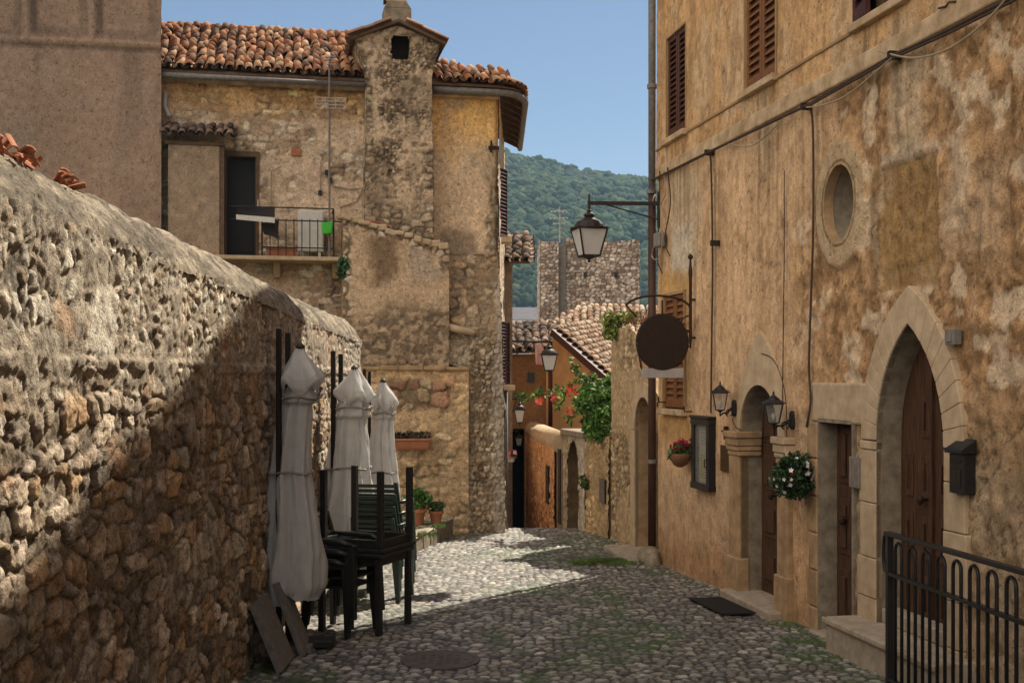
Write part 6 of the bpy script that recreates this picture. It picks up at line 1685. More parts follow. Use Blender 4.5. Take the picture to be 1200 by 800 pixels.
# flower basket and hanging flower ball
def flowers(name, cents, pal, size, n, rad, parent, seed):
    R = random.Random(seed)
    for i in range(n):
        mb = MB(); cols = []
        c = Vector(R.choice(cents)); dv = Vector((R.gauss(0, 1), R.gauss(0, 1), R.gauss(0, 1))).normalized()
        p = c + dv * rad * R.uniform(0.9, 1.08); x = dv.orthogonal().normalized(); y = dv.cross(x)
        s_ = size * R.uniform(.7, 1.2); col_ = R.choice(pal)
        for k in range(5):
            a = 2 * PI * k / 5; e = x * math.cos(a) + y * math.sin(a); f = x * math.cos(a + .6) + y * math.sin(a + .6); g = x * math.cos(a - .6) + y * math.sin(a - .6)
            mb.add([p, p + f * s_ * .6 + dv * .004, p + e * s_ + dv * .008, p + g * s_ * .6 + dv * .004], [(0, 1, 2, 3)]); cols += [col_] * 4
        mb.build(name, 'leaf_mix', parent, cols=np.array(cols))
fs_, fz_ = tp(798, 545, .12)
fb = thing('flower_basket', tuple(T_.pt(fs_, fz_, 0.02)), 'half-round wicker wall basket of dark red flowers next to the drainpipe', 'flower basket')
c_ = T_.pt(fs_, fz_, .13)
mb = MB(); mb.lathe(c_ - Vector((0, 0, .02)), [(0.03, 0), (0.08, .03), (0.115, .09), (0.13, .15), (0.125, .155)], 14); mb.build('basket', 'wicker', fb, smooth=True)
leaves('foliage', [c_ + Vector((0, 0, .17)), c_ + Vector((-.06, 0, .15)), c_ + Vector((.07, 0, .16))], .035, 260, .10, GREENS, fb, 3)
flowers('flower', [c_ + Vector((0, 0, .24)), c_ + Vector((-.05, 0, .22)), c_ + Vector((.06, 0, .25))], [(.30, .015, .04), (.38, .02, .06), (.22, .01, .03)], .04, 34, .07, fb, 4)
bs_ = 4.46; bc_ = T_.pt(bs_, W(0, 556, 10.55).z, 0.20)
hb = thing('flower_ball', tuple(T_.pt(bs_, bc_.z, 0.05)), 'round green plant full of small white flowers hanging between the two dark doorways', 'hanging plant')
mb = MB(); mb.lathe(bc_ - Vector((0, 0, .12)), [(0.05, 0), (0.085, .04), (0.10, .16)], 14); mb.build('pot', 'terracotta', hb, smooth=True)
mb = MB(); mb.tube([T_.pt(bs_, bc_.z + .02, .02), T_.pt(bs_, bc_.z + .0, .12)], .008, 5); mb.build('hook', 'black_iron', hb)
leaves('foliage', [bc_, bc_ + Vector((.05, .03, .05)), bc_ + Vector((-.05, 0, -.04)), bc_ + Vector((.03, -.03, -.06))], .026, 2600, .165, [(0.02, .05, .018), (.03, .07, .025), (.015, .035, .012)], hb, 6)
flowers('flower', [bc_], [(.62, .58, .56), (.58, .48, .50), (.65, .62, .60)], .024, 46, .195, hb, 7)

# iron railing in the foreground on the right
R1, R2 = Vector((2.61, 8.26, 0)), Vector((2.96, 3.2, 0))
rl = thing('iron_railing', tuple(R1 + Vector((0, 0, -.2))), 'black iron railing with looped bars guarding the steps in the right foreground', 'railing')
dirR = (R2 - R1).normalized()
def rz_(t): return float(gz((R1 + dirR * t).y))
LR = (R2 - R1).length
hR = 1.10
mb = MB(); mb.bar(R1 - dirR * .05 + Vector((0, 0, rz_(0) + hR)), R2 + Vector((0, 0, rz_(LR) + hR)), 0.055, 0.028); mb.build('handrail', 'dark_paint', rl, bevel=0.005)
mb = MB(); mb.bar(R1 + Vector((0, 0, rz_(0) + hR - .27)), R2 + Vector((0, 0, rz_(LR) + hR - .27)), 0.04, 0.022); mb.build('middle_rail', 'dark_paint', rl)
mb = MB(); mb.bar(R1 + Vector((0, 0, rz_(0) + .10)), R2 + Vector((0, 0, rz_(LR) + .10)), 0.04, 0.022); mb.build('bottom_rail', 'dark_paint', rl)
for t in (0.0, 2.3, 4.6):
    mb = MB(); p = R1 + dirR * t; mb.bar(p + Vector((0, 0, rz_(t) - .1)), p + Vector((0, 0, rz_(t) + hR)), .042, .042, up=dirR); mb.build('post', 'dark_paint', rl)
mb = MB(); mb.tube([R1 + dirR * (-.06 - .05 * math.sin(a)) + Vector((0, 0, rz_(0) + hR - .135 + .135 * math.cos(a))) for a in np.linspace(0, PI, 10)], .012, 6); mb.build('end_curl', 'dark_paint', rl, smooth=True)
k = 0
t = 0.16
while t < LR - .2:
    mb = MB(); hw = .055; zt_ = rz_(t) + hR - .045 - hw
    pth = [R1 + dirR * (t - hw) + Vector((0, 0, rz_(t) + .1))] + [R1 + dirR * (t - hw * math.cos(a)) + Vector((0, 0, zt_ + hw * math.sin(a))) for a in np.linspace(0, PI, 9)] + [R1 + dirR * (t + hw) + Vector((0, 0, rz_(t) + .1))]
    mb.tube(pth, .0115, 6); mb.build('hoop', 'dark_paint', rl, smooth=True)
    t += .225

# doormat and manhole
g0 = G(864, 713)
dm = MB(); a_ = T_.pt(DA['c'] - .1, float(gz(11.5)) + .035, .42)
dm.hexa([T_.pt(DA['c'] - .50, float(gz(11.9)) + .022, .24), T_.pt(DA['c'] + .42, float(gz(11.1)) + .022, .24), T_.pt(DA['c'] + .42, float(gz(11.1)) + .022, .58), T_.pt(DA['c'] - .50, float(gz(11.9)) + .022, .58),
         T_.pt(DA['c'] - .50, float(gz(11.9)) + .034, .24), T_.pt(DA['c'] + .42, float(gz(11.1)) + .034, .24), T_.pt(DA['c'] + .42, float(gz(11.1)) + .034, .58), T_.pt(DA['c'] - .50, float(gz(11.9)) + .034, .58)])
o = dm.build('doormat', 'rubber_mat', None); props(o, 'black rubber doormat on the cobbles at the arched doorstep', 'doormat')
mhp = G(516, 775); mh = thing('manhole_cover', (mhp.x, mhp.y, mhp.z), 'round dark iron manhole cover set in the shaded cobbles', 'manhole cover')
mb = MB(); mb.lathe(mhp + Vector((0, 0, .0)), [(.31, 0), (.31, .022), (.27, .024), (.265, .018)], 28); mb.build('rim', 'manhole_iron', mh)
mb = MB(); mb.lathe(mhp, [(.26, 0), (.26, .022)], 28)
for i in range(-3, 4):
    for j in range(-3, 4):
        if i * i + j * j < 10: mb.box(mhp.x + i * .065 - .02, mhp.x + i * .065 + .02, mhp.y + j * .065 - .02, mhp.y + j * .065 + .02, mhp.z + .0225, mhp.z + .026)
mb.build('lid', 'manhole_iron', mh)

# closed parasols
def parasol(x, y, prof, label, cx=None, seed=1):
    zg = float(gz(y)) + (0.02)
    t = thing('parasol', (x, y, zg), label, 'parasol', 'closed cream parasols along the garden wall')
    zp = np.array([p[0] for p in prof]); rp = np.array([p[1] for p in prof]); off = np.array([p[2] for p in prof])
    N, M = 72, 150
    z = np.linspace(zp[0], zp[-1], M); th_ = np.linspace(0, 2 * PI, N, endpoint=False)
    Zg, Th = np.meshgrid(z, th_, indexing='ij')
    hood = (zp[-1] - 0.385, zp[-1] + 0.005, rp[-5:].max())
    rp = np.where(zp > hood[0] - .02, np.minimum(rp, rp[np.argmin(np.abs(zp - hood[0] + .1))] * np.interp(zp, [hood[0], zp[-1]], [.85, .3])), rp)
    Rr = np.interp(Zg, zp, rp); Of = np.interp(Zg, zp, off)
    rel = (Zg - zp[0]) / (zp[-1] - zp[0])
    Rr = Rr * 0.95
    fold = 0.19 * np.sin(6 * Th + 2.2 * fbm(Zg * 2, Th * 0 + seed, 2, seed)) + 0.09 * np.sin(11 * Th + 3 * fbm(Zg * 3, Th * 0, 2, seed + 1) + seed) + 0.06 * np.sin(19 * Th + 4 * Zg) + 0.25 * (fbm(Th * 2.2, Zg * 1.4, 4, seed + 8) - .5)
    amp = np.interp(rel, [0, .5, .74, .80, .9, 1], [1.25, 1.0, .8, .6, .75, .35])
    Rr = Rr * (1 + fold * amp) + 0.012 * (fbm(Th * 3, Zg * 14, 3, seed + 3) - .5)
    hem = np.where(rel < .06, (0.10 * np.abs(np.sin(3.0 * Th + seed)) + .04 * np.sin(7 * Th)) * (1 - rel / .06), 0)
    P = np.stack([x + Of + Rr * np.cos(Th), y + Rr * np.sin(Th) * 0.9, zg + Zg + hem - .03], -1)
    idx = np.arange(M * N).reshape(M, N); nx = np.roll(idx, -1, 1)
    f = np.stack([idx[:-1], nx[:-1], nx[1:], idx[1:]], -1).reshape(-1, 4)
    raw_mesh('canopy', P.reshape(-1, 3), f, None, 'canvas', t)
    hz0, hz1, hr = hood
    M2 = 46
    Zh, Th2 = np.meshgrid(np.linspace(0, 1, M2), th_, indexing='ij')
    pt_ = np.abs(np.sin(2.5 * Th2 + seed)) ** 1.5
    drop = (1 - Zh) ** 2 * (0.10 * (1 - pt_) - 0.02) + 0.012 * np.sin(9 * Th2 + seed)
    zz_ = hz0 + (hz1 - hz0) * Zh + drop
    ro = np.interp(Zh, [0, .12, .3, .55, .85, 1], [.90, 1.0, .97, .70, .30, .12]) * hr
    ro = ro * (1 + (0.16 * np.cos(5 * Th2 + 2 * seed) + 0.10 * np.sin(9 * Th2 + 5 * Zh + seed) + 0.30 * (fbm(Th2 * 2.6, Zh * 2, 4, seed + 11) - .5)) * np.interp(Zh, [0, .4, .9, 1], [1.15, .9, .5, .1]))
    oo = np.interp(zz_, zp, off)
    P2 = np.stack([x + oo + ro * np.cos(Th2), y + ro * np.sin(Th2) * .9, zg + zz_], -1)
    idx = np.arange(M2 * N).reshape(M2, N); nx = np.roll(idx, -1, 1)
    raw_mesh('vent_cap', P2.reshape(-1, 3), np.stack([idx[:-1], nx[:-1], nx[1:], idx[1:]], -1).reshape(-1, 4), None, 'canvas', t)
    mb = MB(); zt = zp[-1]
    mb.cyl((x, y, zg + .05), (x + off[-1], y, zg + zt + .015), .022, n=10); mb.build('pole', 'timber_dark', t)
    mb = MB(); mb.lathe((x + off[-1], y, zg + zt - .02), [(.035, 0), (.04, .02), (.03, .035), (.012, .05)], 12); mb.build('finial', 'black_iron', t)
    mb = MB(); mb.box(x - .2, x + .2, y - .2, y + .2, zg - 0.02, zg + .05); mb.build('base_plate', 'slab_grey', t, bevel=.01)
    for zc in ((prof[3][0], hood[0] - .03) if len(prof) > 12 else (prof[2][0], hood[0] - .03)):
        mb = MB(); r_ = float(np.interp(zc, zp, rp)) * 1.04; o_ = float(np.interp(zc, zp, off))
        mb.tube([(x + o_ + r_ * (1 + .1 * math.sin(6 * a)) * math.cos(a), y + .9 * r_ * (1 + .1 * math.sin(6 * a)) * math.sin(a), zg + zc + .012 * math.sin(3 * a)) for a in np.linspace(0, 2 * PI, 40)], .012, 5); mb.build('tie_cord', 'canvas_tie', t, smooth=True)
    return t
def prof_px(cx, cy_base, d, rows):
    """rows of (picture row, left, right) turned into heights, radii and lean"""
    zg = float(gz(d)) + .02; x0 = (cx - 600) / FPX * d
    return x0, [(EYE + (YH - py) / FPX * d - zg, (r - l) / 2 / FPX * d, ((l + r) / 2 - cx) / FPX * d) for py, l, r in rows]
x_, pr_ = prof_px(347, 0, 9.75, [(704, 317, 374), (680, 315, 381), (640, 318, 382), (553, 325, 370), (545, 328, 370), (500, 333, 371), (474, 337, 372), (469, 339, 372), (466, 335, 380), (448, 334, 384), (434, 339, 379), (414, 348, 367), (406, 355, 362)])
parasol(x_ - .045, 9.75, pr_, 'closed cream parasol standing fully in shade, nearest of the three along the wall', seed=2)
x_, pr_ = prof_px(408, 0, 12.5, [(668, 374, 441), (610, 377, 439), (548, 385, 432), (541, 387, 431), (510, 390, 430), (491, 393, 428), (487, 394, 428), (484, 390, 434), (468, 393, 436), (456, 397, 432), (438, 408, 424), (431, 412, 419)])
parasol(x_, 12.5, pr_, 'closed cream parasol with a sunlit rim behind the upturned table, middle of the three', seed=3)
x_, pr_ = prof_px(446, 0, 15.3, [(640, 424, 472), (590, 426, 467), (553, 430, 462), (548, 432, 462), (515, 434, 459), (492, 438, 459), (489, 439, 459), (486, 436, 463), (473, 437, 465), (464, 440, 462), (452, 443, 455), (446, 447, 451)])
parasol(x_, 15.3, pr_, 'closed cream parasol at the end of the garden wall, farthest and smallest of the three', seed=5)

# dark wooden posts against the wall
def post(px0, px1, py, xw, label, two=True):
    d = xw * FPX / (600 - (px0 + px1) / 2)
    zt_ = EYE + (YH - py) / FPX * d; zg = float(gz(d))
    t = thing('timber_post', (-xw, d, zg), label, 'post', 'dark posts against the garden wall')
    hw = (px1 - px0) / 2 / FPX * d * 0.9
    for i, dx in enumerate((-hw * .55, hw * .55)):
        mb = MB(); mb.box(-xw + dx - hw * .42, -xw + dx + hw * .42, d + .12 * i - .03, d + .12 * i + .03, zg, zt_ - .03 * i); mb.build('slat', 'timber_dark', t, bevel=.008)
    mb = MB(); mb.box(-xw - hw, -xw + hw, d - .04, d + .16, zg - .02, zg + .05); mb.build('foot', 'timber_dark', t)
post(323, 338, 385, 1.86, 'tall dark post in deep shade behind the nearest parasol')
post(387, 401, 411, 1.83, 'dark brown post against the sunlit wall between the first two parasols')
post(425, 434, 432, 1.86, 'dark post at the wall end just behind the farther two parasols')

# tables, one standing and one upside down on top
tn = G(444, 747); tf = G(478, 734)
ux = Vector((tf.x - tn.x, tf.y - tn.y, 0)); LT = ux.length; ux.normalize(); uy = Vector((-ux.y, ux.x, 0)); WT = .56
zg = float(gz(10.4)) + .02
def table(origin, zf, flip, label, ux=ux, uy=uy):
    ctr = origin + ux * LT / 2 + uy * WT / 2
    t = thing('bistro_table', (ctr.x, ctr.y, zf), label, 'table', 'stacked black tables in the street')
    hgt = .70; th_ = .035; apr = .07
    def Zp(z_): return zf + (hgt - z_ if flip else z_)
    e = .045
    mb = MB(); c4 = [origin - ux * e - uy * e, origin + ux * (LT + e) - uy * e, origin + ux * (LT + e) + uy * (WT + e), origin - ux * e + uy * (WT + e)]
    za, zb2 = sorted((Zp(hgt - th_), Zp(hgt))); mb.prism([Vector((p.x, p.y, za)) for p in c4], (0, 0, zb2 - za)); mb.build('tabletop', 'table_black', t, bevel=.008)
    c5 = [origin, origin + ux * LT, origin + ux * LT + uy * WT, origin + uy * WT]
    mb = MB()
    for i in range(4):
        a, b = c5[i].lerp(c5[(i + 1) % 4], .06), c5[i].lerp(c5[(i + 1) % 4], .94); z_ = (Zp(hgt - th_ - .002) + Zp(hgt - th_ - apr)) / 2
        mb.bar((a.x, a.y, z_), (b.x, b.y, z_), .02, apr)
    mb.build('apron', 'table_black', t)
    for p in c5:
        mb = MB(); mb.bar((p.x, p.y, Zp(0.0)), (p.x, p.y, Zp(hgt - th_ - .001)), .052, .052, up=ux); mb.build('leg', 'table_black', t, bevel=.005)
    return t
o0 = Vector((tn.x, tn.y, 0)) + Vector((0, 0, 0))
table(o0, zg, False, 'black square table standing on the cobbles under an upturned one')
table(o0 + ux * .03 + uy * .0, zg + .703, True, 'black square table lying upside down on another with its legs in the air')

# plastic garden chairs in stacks
def chair(x, y, zf, rz, material, label, group):
    t = thing('garden_chair', (x, y, zf), label, 'chair', group, rz)
    M = WM[t.name]
    def L(px_, py_, pz_): return M @ Vector((px_, py_, pz_))
    seat_z, w, dp = .42, .23, .22
    for sx in (-1, 1):
        for sy in (-1, 1):
            mb = MB(); a = L(sx * w * 1.02, sy * dp * 1.02, 0.0); b = L(sx * w * .86, sy * dp * .86, seat_z if sy > 0 else .62)
            xx = (M.to_3x3() @ Vector((1, 0, 0)))
            mb.hexa([a + M.to_3x3() @ Vector((i * .022, j * .022, 0)) for i, j in ((-1, -1), (1, -1), (1, 1), (-1, 1))] + [b + M.to_3x3() @ Vector((i * .036, j * .03, 0)) for i, j in ((-1, -1), (1, -1), (1, 1), (-1, 1))])
            mb.build('leg', material, t, bevel=.006)
    mb = MB()
    for k in range(6):
        x0, x1 = -w + k * (2 * w / 6) + .006, -w + (k + 1) * (2 * w / 6) - .006
        mb.hexa([L(x0, -dp, seat_z - .0), L(x1, -dp, seat_z), L(x1, dp, seat_z - .02), L(x0, dp, seat_z - .02), L(x0, -dp, seat_z + .018), L(x1, -dp, seat_z + .018), L(x1, dp, seat_z - .002), L(x0, dp, seat_z - .002)])
    mb.build('seat', material, t)
    mb = MB()
    for sx in (-1, 1): mb.hexa([L(sx * w - .022, dp - .03, seat_z - .03), L(sx * w + .022, dp - .03, seat_z - .03), L(sx * w + .022, dp + .01, seat_z - .03), L(sx * w - .022, dp + .01, seat_z - .03),
                                L(sx * w * .9 - .02, dp + .10, .86), L(sx * w * .9 + .02, dp + .10, .86), L(sx * w * .9 + .02, dp + .13, .86), L(sx * w * .9 - .02, dp + .13, .86)])
    for k in range(8):
        q = (k + .6) / 8; zz = seat_z + .02 + q * .40; yo = dp - .02 + .12 * q
        mb.hexa([L(-w * .95, yo, zz - .018), L(w * .95, yo, zz - .018), L(w * .95, yo + .02, zz - .018), L(-w * .95, yo + .02, zz - .018), L(-w * .95, yo + .005, zz + .018), L(w * .95, yo + .005, zz + .018), L(w * .95, yo + .025, zz + .018), L(-w * .95, yo + .025, zz + .018)])
    mb.build('backrest', material, t, bevel=.004)
    for sx in (-1, 1):
        mb = MB(); mb.tube([L(sx * w * .95, -dp * .9, .62), L(sx * w * 1.06, -dp * .5, .645), L(sx * w * 1.06, dp * .4, .65), L(sx * w * .98, dp + .06, .655)], [.018, .026, .026, .018], 8); mb.build('armrest', material, t, smooth=True)
    return t
ga = 'green plastic chairs stacked by the far parasols'
lab_a = ['bottom green plastic chair of the stack behind the tables', 'second green plastic chair from the ground in the stack behind the tables', 'third green plastic chair from the ground in the stack behind the tables', 'topmost green plastic chair of the stack behind the tables']
ca = G(449, 702)
proto = chair(ca.x, ca.y, ca.z + .015, PI * 0.93, 'plastic_green', lab_a[0], ga)
rzA = PI * 0.93
offA = Matrix.Rotation(rzA, 3, 'Z') @ Vector((0, -.035, 0))
for k in range(1, 4): dup(proto, (ca.x + offA.x * k, ca.y + offA.y * k, ca.z + .015 + .115 * k), None, lab_a[k], ga)
gb2 = 'black plastic chairs stacked under the shaded parasol'
lab_b = ['bottom black plastic chair of the low stack between the near parasol and the tables', 'middle black plastic chair of the low stack between the near parasol and the tables', 'uppermost black plastic chair of the low stack between the near parasol and the tables']
cb = Vector((-1.50, 10.42, float(gz(10.42))))
protb = chair(cb.x, cb.y, cb.z + .015, 1.15, 'plastic_black', lab_b[0], gb2)
offB = Matrix.Rotation(1.15, 3, 'Z') @ Vector((0, -.03, 0))
for k in range(1, 3): dup(protb, (cb.x + offB.x * k, cb.y + offB.y * k, cb.z + .015 + .085 * k), None, lab_b[k], gb2)

# stone slabs leaning on the wall
def lean_slab(name, y0, y1, xb, xt, zt_, label, m_='slab_grey'):
    z0 = float(gz((y0 + y1) / 2)) + .02
    t = MB(); th_ = Vector((.05, 0, .02))
    a, b, c_, d_ = Vector((xb, y0, z0)), Vector((xb, y1, z0)), Vector((xt, y1 + .05, zt_)), Vector((xt, y0 + .05, zt_))
    t.prism([a, b, c_, d_], (-.045, 0, -.015)); o = t.build(name, m_, None, bevel=.006); props(o, label, 'slab', 'slabs leaning on the garden wall'); return o
lean_slab('paving_slab', 8.85, 9.35, -1.70, -1.92, .30, 'front grey stone slab leaning against the foot of the garden wall')
lean_slab('paving_slab', 9.42, 9.75, -1.63, -1.86, .36, 'second grey slab leaning behind the front one under the near parasol')
sb = G(352, 780)
mb = MB(); mb.box(sb.x - .12, sb.x + .16, sb.y + .55, sb.y + .75, float(gz(sb.y)) + .01, float(gz(sb.y)) + .07); o = mb.build('foot_block', 'table_black', None, bevel=.008); props(o, 'small flat dark block lying on the cobbles beside the leaning slabs', 'block')

# planters by the house
lp = lambda px_, py_: H.px(px_, py_, LP)
w0, w1 = lp(461, 520)[0], lp(502, 520)[0]; wz0, wz1 = lp(480, 526)[1], lp(480, 513)[1]
wbx = thing('window_box', tuple(H.pt((w0 + w1) / 2, wz0, LP + .1)), 'long terracotta planter box fixed on the lower stone wall', 'planter')
mb = MB(); 
for a0_, a1_, b0_, b1_, e_, f_ in ((w0 + .03, w1 - .03, wz0, wz0 + .02, .04, .20),):
    H.box(mb, a0_, a1_, b0_, b1_, LP + e_, LP + f_)
mb.hexa([H.pt(w0 + .03, wz0 + .021, LP + .03), H.pt(w1 - .03, wz0 + .021, LP + .03), H.pt(w1 - .03, wz0 + .021, LP + .21), H.pt(w0 + .03, wz0 + .021, LP + .21), H.pt(w0, wz1 - .03, LP + .02), H.pt(w1, wz1 - .03, LP + .02), H.pt(w1, wz1 - .03, LP + .24), H.pt(w0, wz1 - .03, LP + .24)])
H.box(mb, w0 - .015, w1 + .015, wz1 - .028, wz1, LP + .015, LP + .255); mb.build('box', 'terracotta', wbx, bevel=.006)
leaves('dry_plants', [H.pt(w0 + (w1 - w0) * (k + .5) / 7, wz1 + .03, LP + .12) for k in range(7)], .035, 600, .075, [(.10, .075, .05), (.07, .055, .035), (.06, .07, .03)], wbx, 9)
def pot(px_, py_base, py_rim, d, wpx, label, plant):
    p = W(px_, py_base, d); p.z = top_z
    hgt = (py_base - py_rim) / FPX * d; r_ = wpx / 2 / FPX * d
    t = thing('potted_plant', tuple(p), label, 'potted plant', 'potted plants on the platform')
    mb = MB(); mb.lathe(p, [(r_ * .62, 0), (r_ * .9, hgt * .8), (r_ * 1.05, hgt * .8), (r_ * 1.05, hgt), (r_ * .9, hgt), (r_ * .88, hgt * .88)], 18); mb.build('pot', 'terracotta', t, smooth=False)
    mb = MB(); mb.lathe(p + Vector((0, 0, hgt * .86)), [(r_ * .87, 0), (r_ * .6, .01)], 14); mb.build('soil', 'soil', t)
    c_ = p + Vector((0, 0, hgt))
    if plant: leaves('foliage', [c_ + Vector((0, 0, .08)), c_ + Vector((-.09, 0, .12)), c_ + Vector((.10, 0, .14)), c_ + Vector((.02, 0, .2))], .05, 420, .11, [(.07, .16, .03), (.05, .12, .02), (.09, .19, .04)], t, 12)
    else: leaves('foliage', [c_ + Vector((0, 0, .05)), c_ + Vector((-.06, 0, .07)), c_ + Vector((.06, 0, .06))], .045, 160, .08, [(.06, .10, .03), (.05, .07, .03), (.09, .12, .04)], t, 13)
    return t
pot(489, 609, 590, 17.35, 21, 'terracotta pot with bushy bright green leaves beside the chair stack', True)
pot(511, 609, 594, 17.5, 17, 'smaller terracotta pot with a sparse low plant near the platform edge', False)

# things on the balcony
bq = lambda px_, py_, p: H.px(px_, py_, p)
s0, s1 = bq(349, 270, .3)[0], bq(379, 270, .3)[0]
cbn = thing('white_cabinet', tuple(H.pt((s0 + s1) / 2, qz, .25)), 'white cabinet on short legs standing on the balcony', 'cabinet')
zc0, zc1 = qz + .10, bq(364, 247, .3)[1]
mb = MB(); H.box(mb, s0, s1, zc0, zc1, .12, .36); mb.build('body', 'white_paint', cbn, bevel=.006)
mb = MB(); H.box(mb, s0 + .015, s1 - .015, zc0 + .02, zc1 - .02, .361, .372); mb.build('door', 'white_paint', cbn, bevel=.004)
for a in (s0 + .06, s1 - .06):
    for pq in (.15, .33): mb = MB(); H.box(mb, a - .018, a + .018, qz + .002, zc0, pq - .015, pq + .015); mb.build('leg', 'white_paint', cbn)
s0, z1 = bq(376, 259, .66); s1, z0 = bq(391, 275, .66)
mb = MB(); R = random.Random(2)
mb.hexa([H.pt(s0 + .02, z0, .60), H.pt(s1 - .02, z0 + .01, .60), H.pt(s1 - .02, z0 + .01, .70), H.pt(s0 + .02, z0, .70), H.pt(s0, z1 - .02, .62), H.pt(s1, z1, .62), H.pt(s1 - .01, z1, .68), H.pt(s0 + .01, z1 - .02, .68)])
bg = mb.build('peg_basket', 'green_bag', None, bevel=.02); props(bg, 'bright green basket clipped on the balcony railing', 'basket')
s0, s1 = bq(277, 255, .75)[0], bq(322, 255, .75)[0]
dk = thing('drying_board', tuple(H.pt((s0 + s1) / 2, bq(300, 260, .75)[1], .7)), 'tilted dark panel with a white front edge propped on the balcony railing', 'panel')
za, zb2 = bq(300, 258, .75)[1], bq(300, 243, .5)[1]
mb = MB(); mb.prism([H.pt(s0, za, .85), H.pt(s1, za - .02, .85), H.pt(s1, zb2, .45), H.pt(s0, zb2, .45)], (0, 0, .025)); mb.build('panel', 'dark_paint', dk)
mb = MB(); mb.prism([H.pt(s0, za - .01, .86), H.pt(s1, za - .05, .86), H.pt(s1, za + .03, .86), H.pt(s0, za + .06, .86)], H.n * .015); mb.build('front_edge', 'white_paint', dk)
mb = MB(); mb.cyl(H.pt((s0 + s1) / 2 + .03, zb2, .5), H.pt((s0 + s1) / 2 + .03, zb2 + .12, .5), .008, n=5); mb.build('rod', 'white_paint', dk)
s0, s1 = bq(306, 268, .6)[0], bq(327, 268, .6)[0]
pts = [H.pt(s0, bq(310, 262, .6)[1], .63), H.pt(s1, bq(310, 258, .6)[1], .63), H.pt(s1 - .02, bq(310, 280, .6)[1], .65), H.pt(s1 - .1, bq(310, 277, .6)[1], .65), H.pt(s0 + .04, bq(310, 275, .6)[1], .65)]
mb = MB(); mb.prism(pts, H.n * .02); o = mb.build('dark_rag', 'dark_cloth', None); props(o, 'dark cloth hanging over the balcony rail beside the tilted panel', 'cloth')
s0, s1 = bq(311, 298, .4)[0], bq(349, 298, .4)[0]
mb = MB(); mb.hexa([H.pt(s0 + .03, qz + .003, .38), H.pt(s1 - .03, qz + .003, .38), H.pt(s1 - .03, qz + .003, .52), H.pt(s0 + .03, qz + .003, .52), H.pt(s0, qz + .13, .36), H.pt(s1, qz + .13, .36), H.pt(s1, qz + .13, .54), H.pt(s0, qz + .13, .54)])
o = mb.build('trough', 'terracotta', None, bevel=.008); props(o, 'empty reddish trough on the balcony floor left of the white cabinet', 'planter')

# aerial on the balcony
ap = .58
aerial = thing('roof_aerial', tuple(H.pt(bq(386, 243, ap)[0], qz, ap)), 'pale television aerial with a grid on a tall mast rising from the balcony', 'aerial')
ms = bq(386, 243, ap)[0]
mb = MB(); mb.cyl(H.pt(ms, qz, ap), H.pt(ms, bq(386, 68, ap)[1], ap), .016, n=8); mb.build('mast', 'zinc', aerial)
mb = MB(); g0_, g1_ = bq(370, 120, ap + .1)[0], bq(405, 120, ap + .1)[0]
for zz in (116, 120, 124, 128): mb.cyl(H.pt(g0_, bq(386, zz, ap)[1], ap + .06), H.pt(g1_, bq(386, zz, ap)[1], ap + .06), .008, n=5)
for k in range(4): a = g0_ + (g1_ - g0_) * k / 3; mb.cyl(H.pt(a, bq(386, 128, ap)[1], ap + .06), H.pt(a, bq(386, 115.5, ap)[1], ap + .06), .008, n=5)
mb.build('grid', 'sign_white', aerial)
mb = MB(); a0_, a1_ = bq(379, 72, ap)[0], bq(393, 72, ap)[0]
for zz in (68, 71, 74, 77): mb.cyl(H.pt(a0_, bq(386, zz, ap)[1], ap + .05), H.pt(a1_, bq(386, zz - 1, ap)[1], ap + .05), .007, n=5)
mb.cyl(H.pt(ms, bq(386, 72, ap)[1], ap - .3), H.pt(ms, bq(386, 72, ap)[1], ap + .3), .008, n=5); mb.build('dipole', 'sign_white', aerial)

# climbing vine with red trumpet flowers over the low walls
vn = thing('flowering_vine', (1.25, 18.1, -0.4), 'green climbing vine with red flowers spilling over the low walls on the right', 'vine')
R = random.Random(17)
cl = []
for i in range(44):
    x, y = R.uniform(680, 719), R.uniform(452, 508)
    if x < 690 and y < 462: continue
    if x < 684 and y > 495: continue
    cl.append(W(x, y, R.uniform(17.7, 18.5)))
VG = [(.09, .20, .03), (.06, .15, .025), (.13, .24, .05), (.04, .10, .02)]
leaves('foliage', cl, .05, 3000, .15, VG, vn, 21)
strands = [[(716, 470), (705, 448), (692, 440), (676, 444), (664, 456), (660, 470), (652, 478)], [(700, 470), (680, 478), (668, 488), (664, 495)], [(664, 456), (650, 460), (632, 462), (615, 466), (600, 464)], [(680, 440), (674, 430), (668, 422)], [(712, 470), (714, 450), (716, 436)]]
mb = MB(); scl = []
for st in strands:
    path = [W(a, b, 18.2 + (0.6 if a < 660 else 0)) for a, b in st]; mb.tube(path, .012, 5)
    for i in range(len(path) - 1):
        for k in range(4): scl.append(path[i].lerp(path[i + 1], k / 4) + Vector((R.uniform(-.05, .05), R.uniform(-.1, .1), R.uniform(-.05, .05))))
mb.build('vine_stem', 'stem', vn, smooth=True)
leaves('strand_leaves', scl, .04, 620, .08, VG + [(.22, .28, .05)], vn, 22)
fl = [W(a, b, 18.0 + (.6 if a < 660 else 0)) for a, b in ((670, 455), (668, 459), (682, 466), (678, 465), (686, 465), (628, 471), (632, 470), (650, 462), (651, 468), (648, 466), (668, 482))]
flowers('blossom', fl, [(.62, .05, .03), (.55, .10, .06), (.66, .16, .10)], .042, 90, .06, vn, 23)
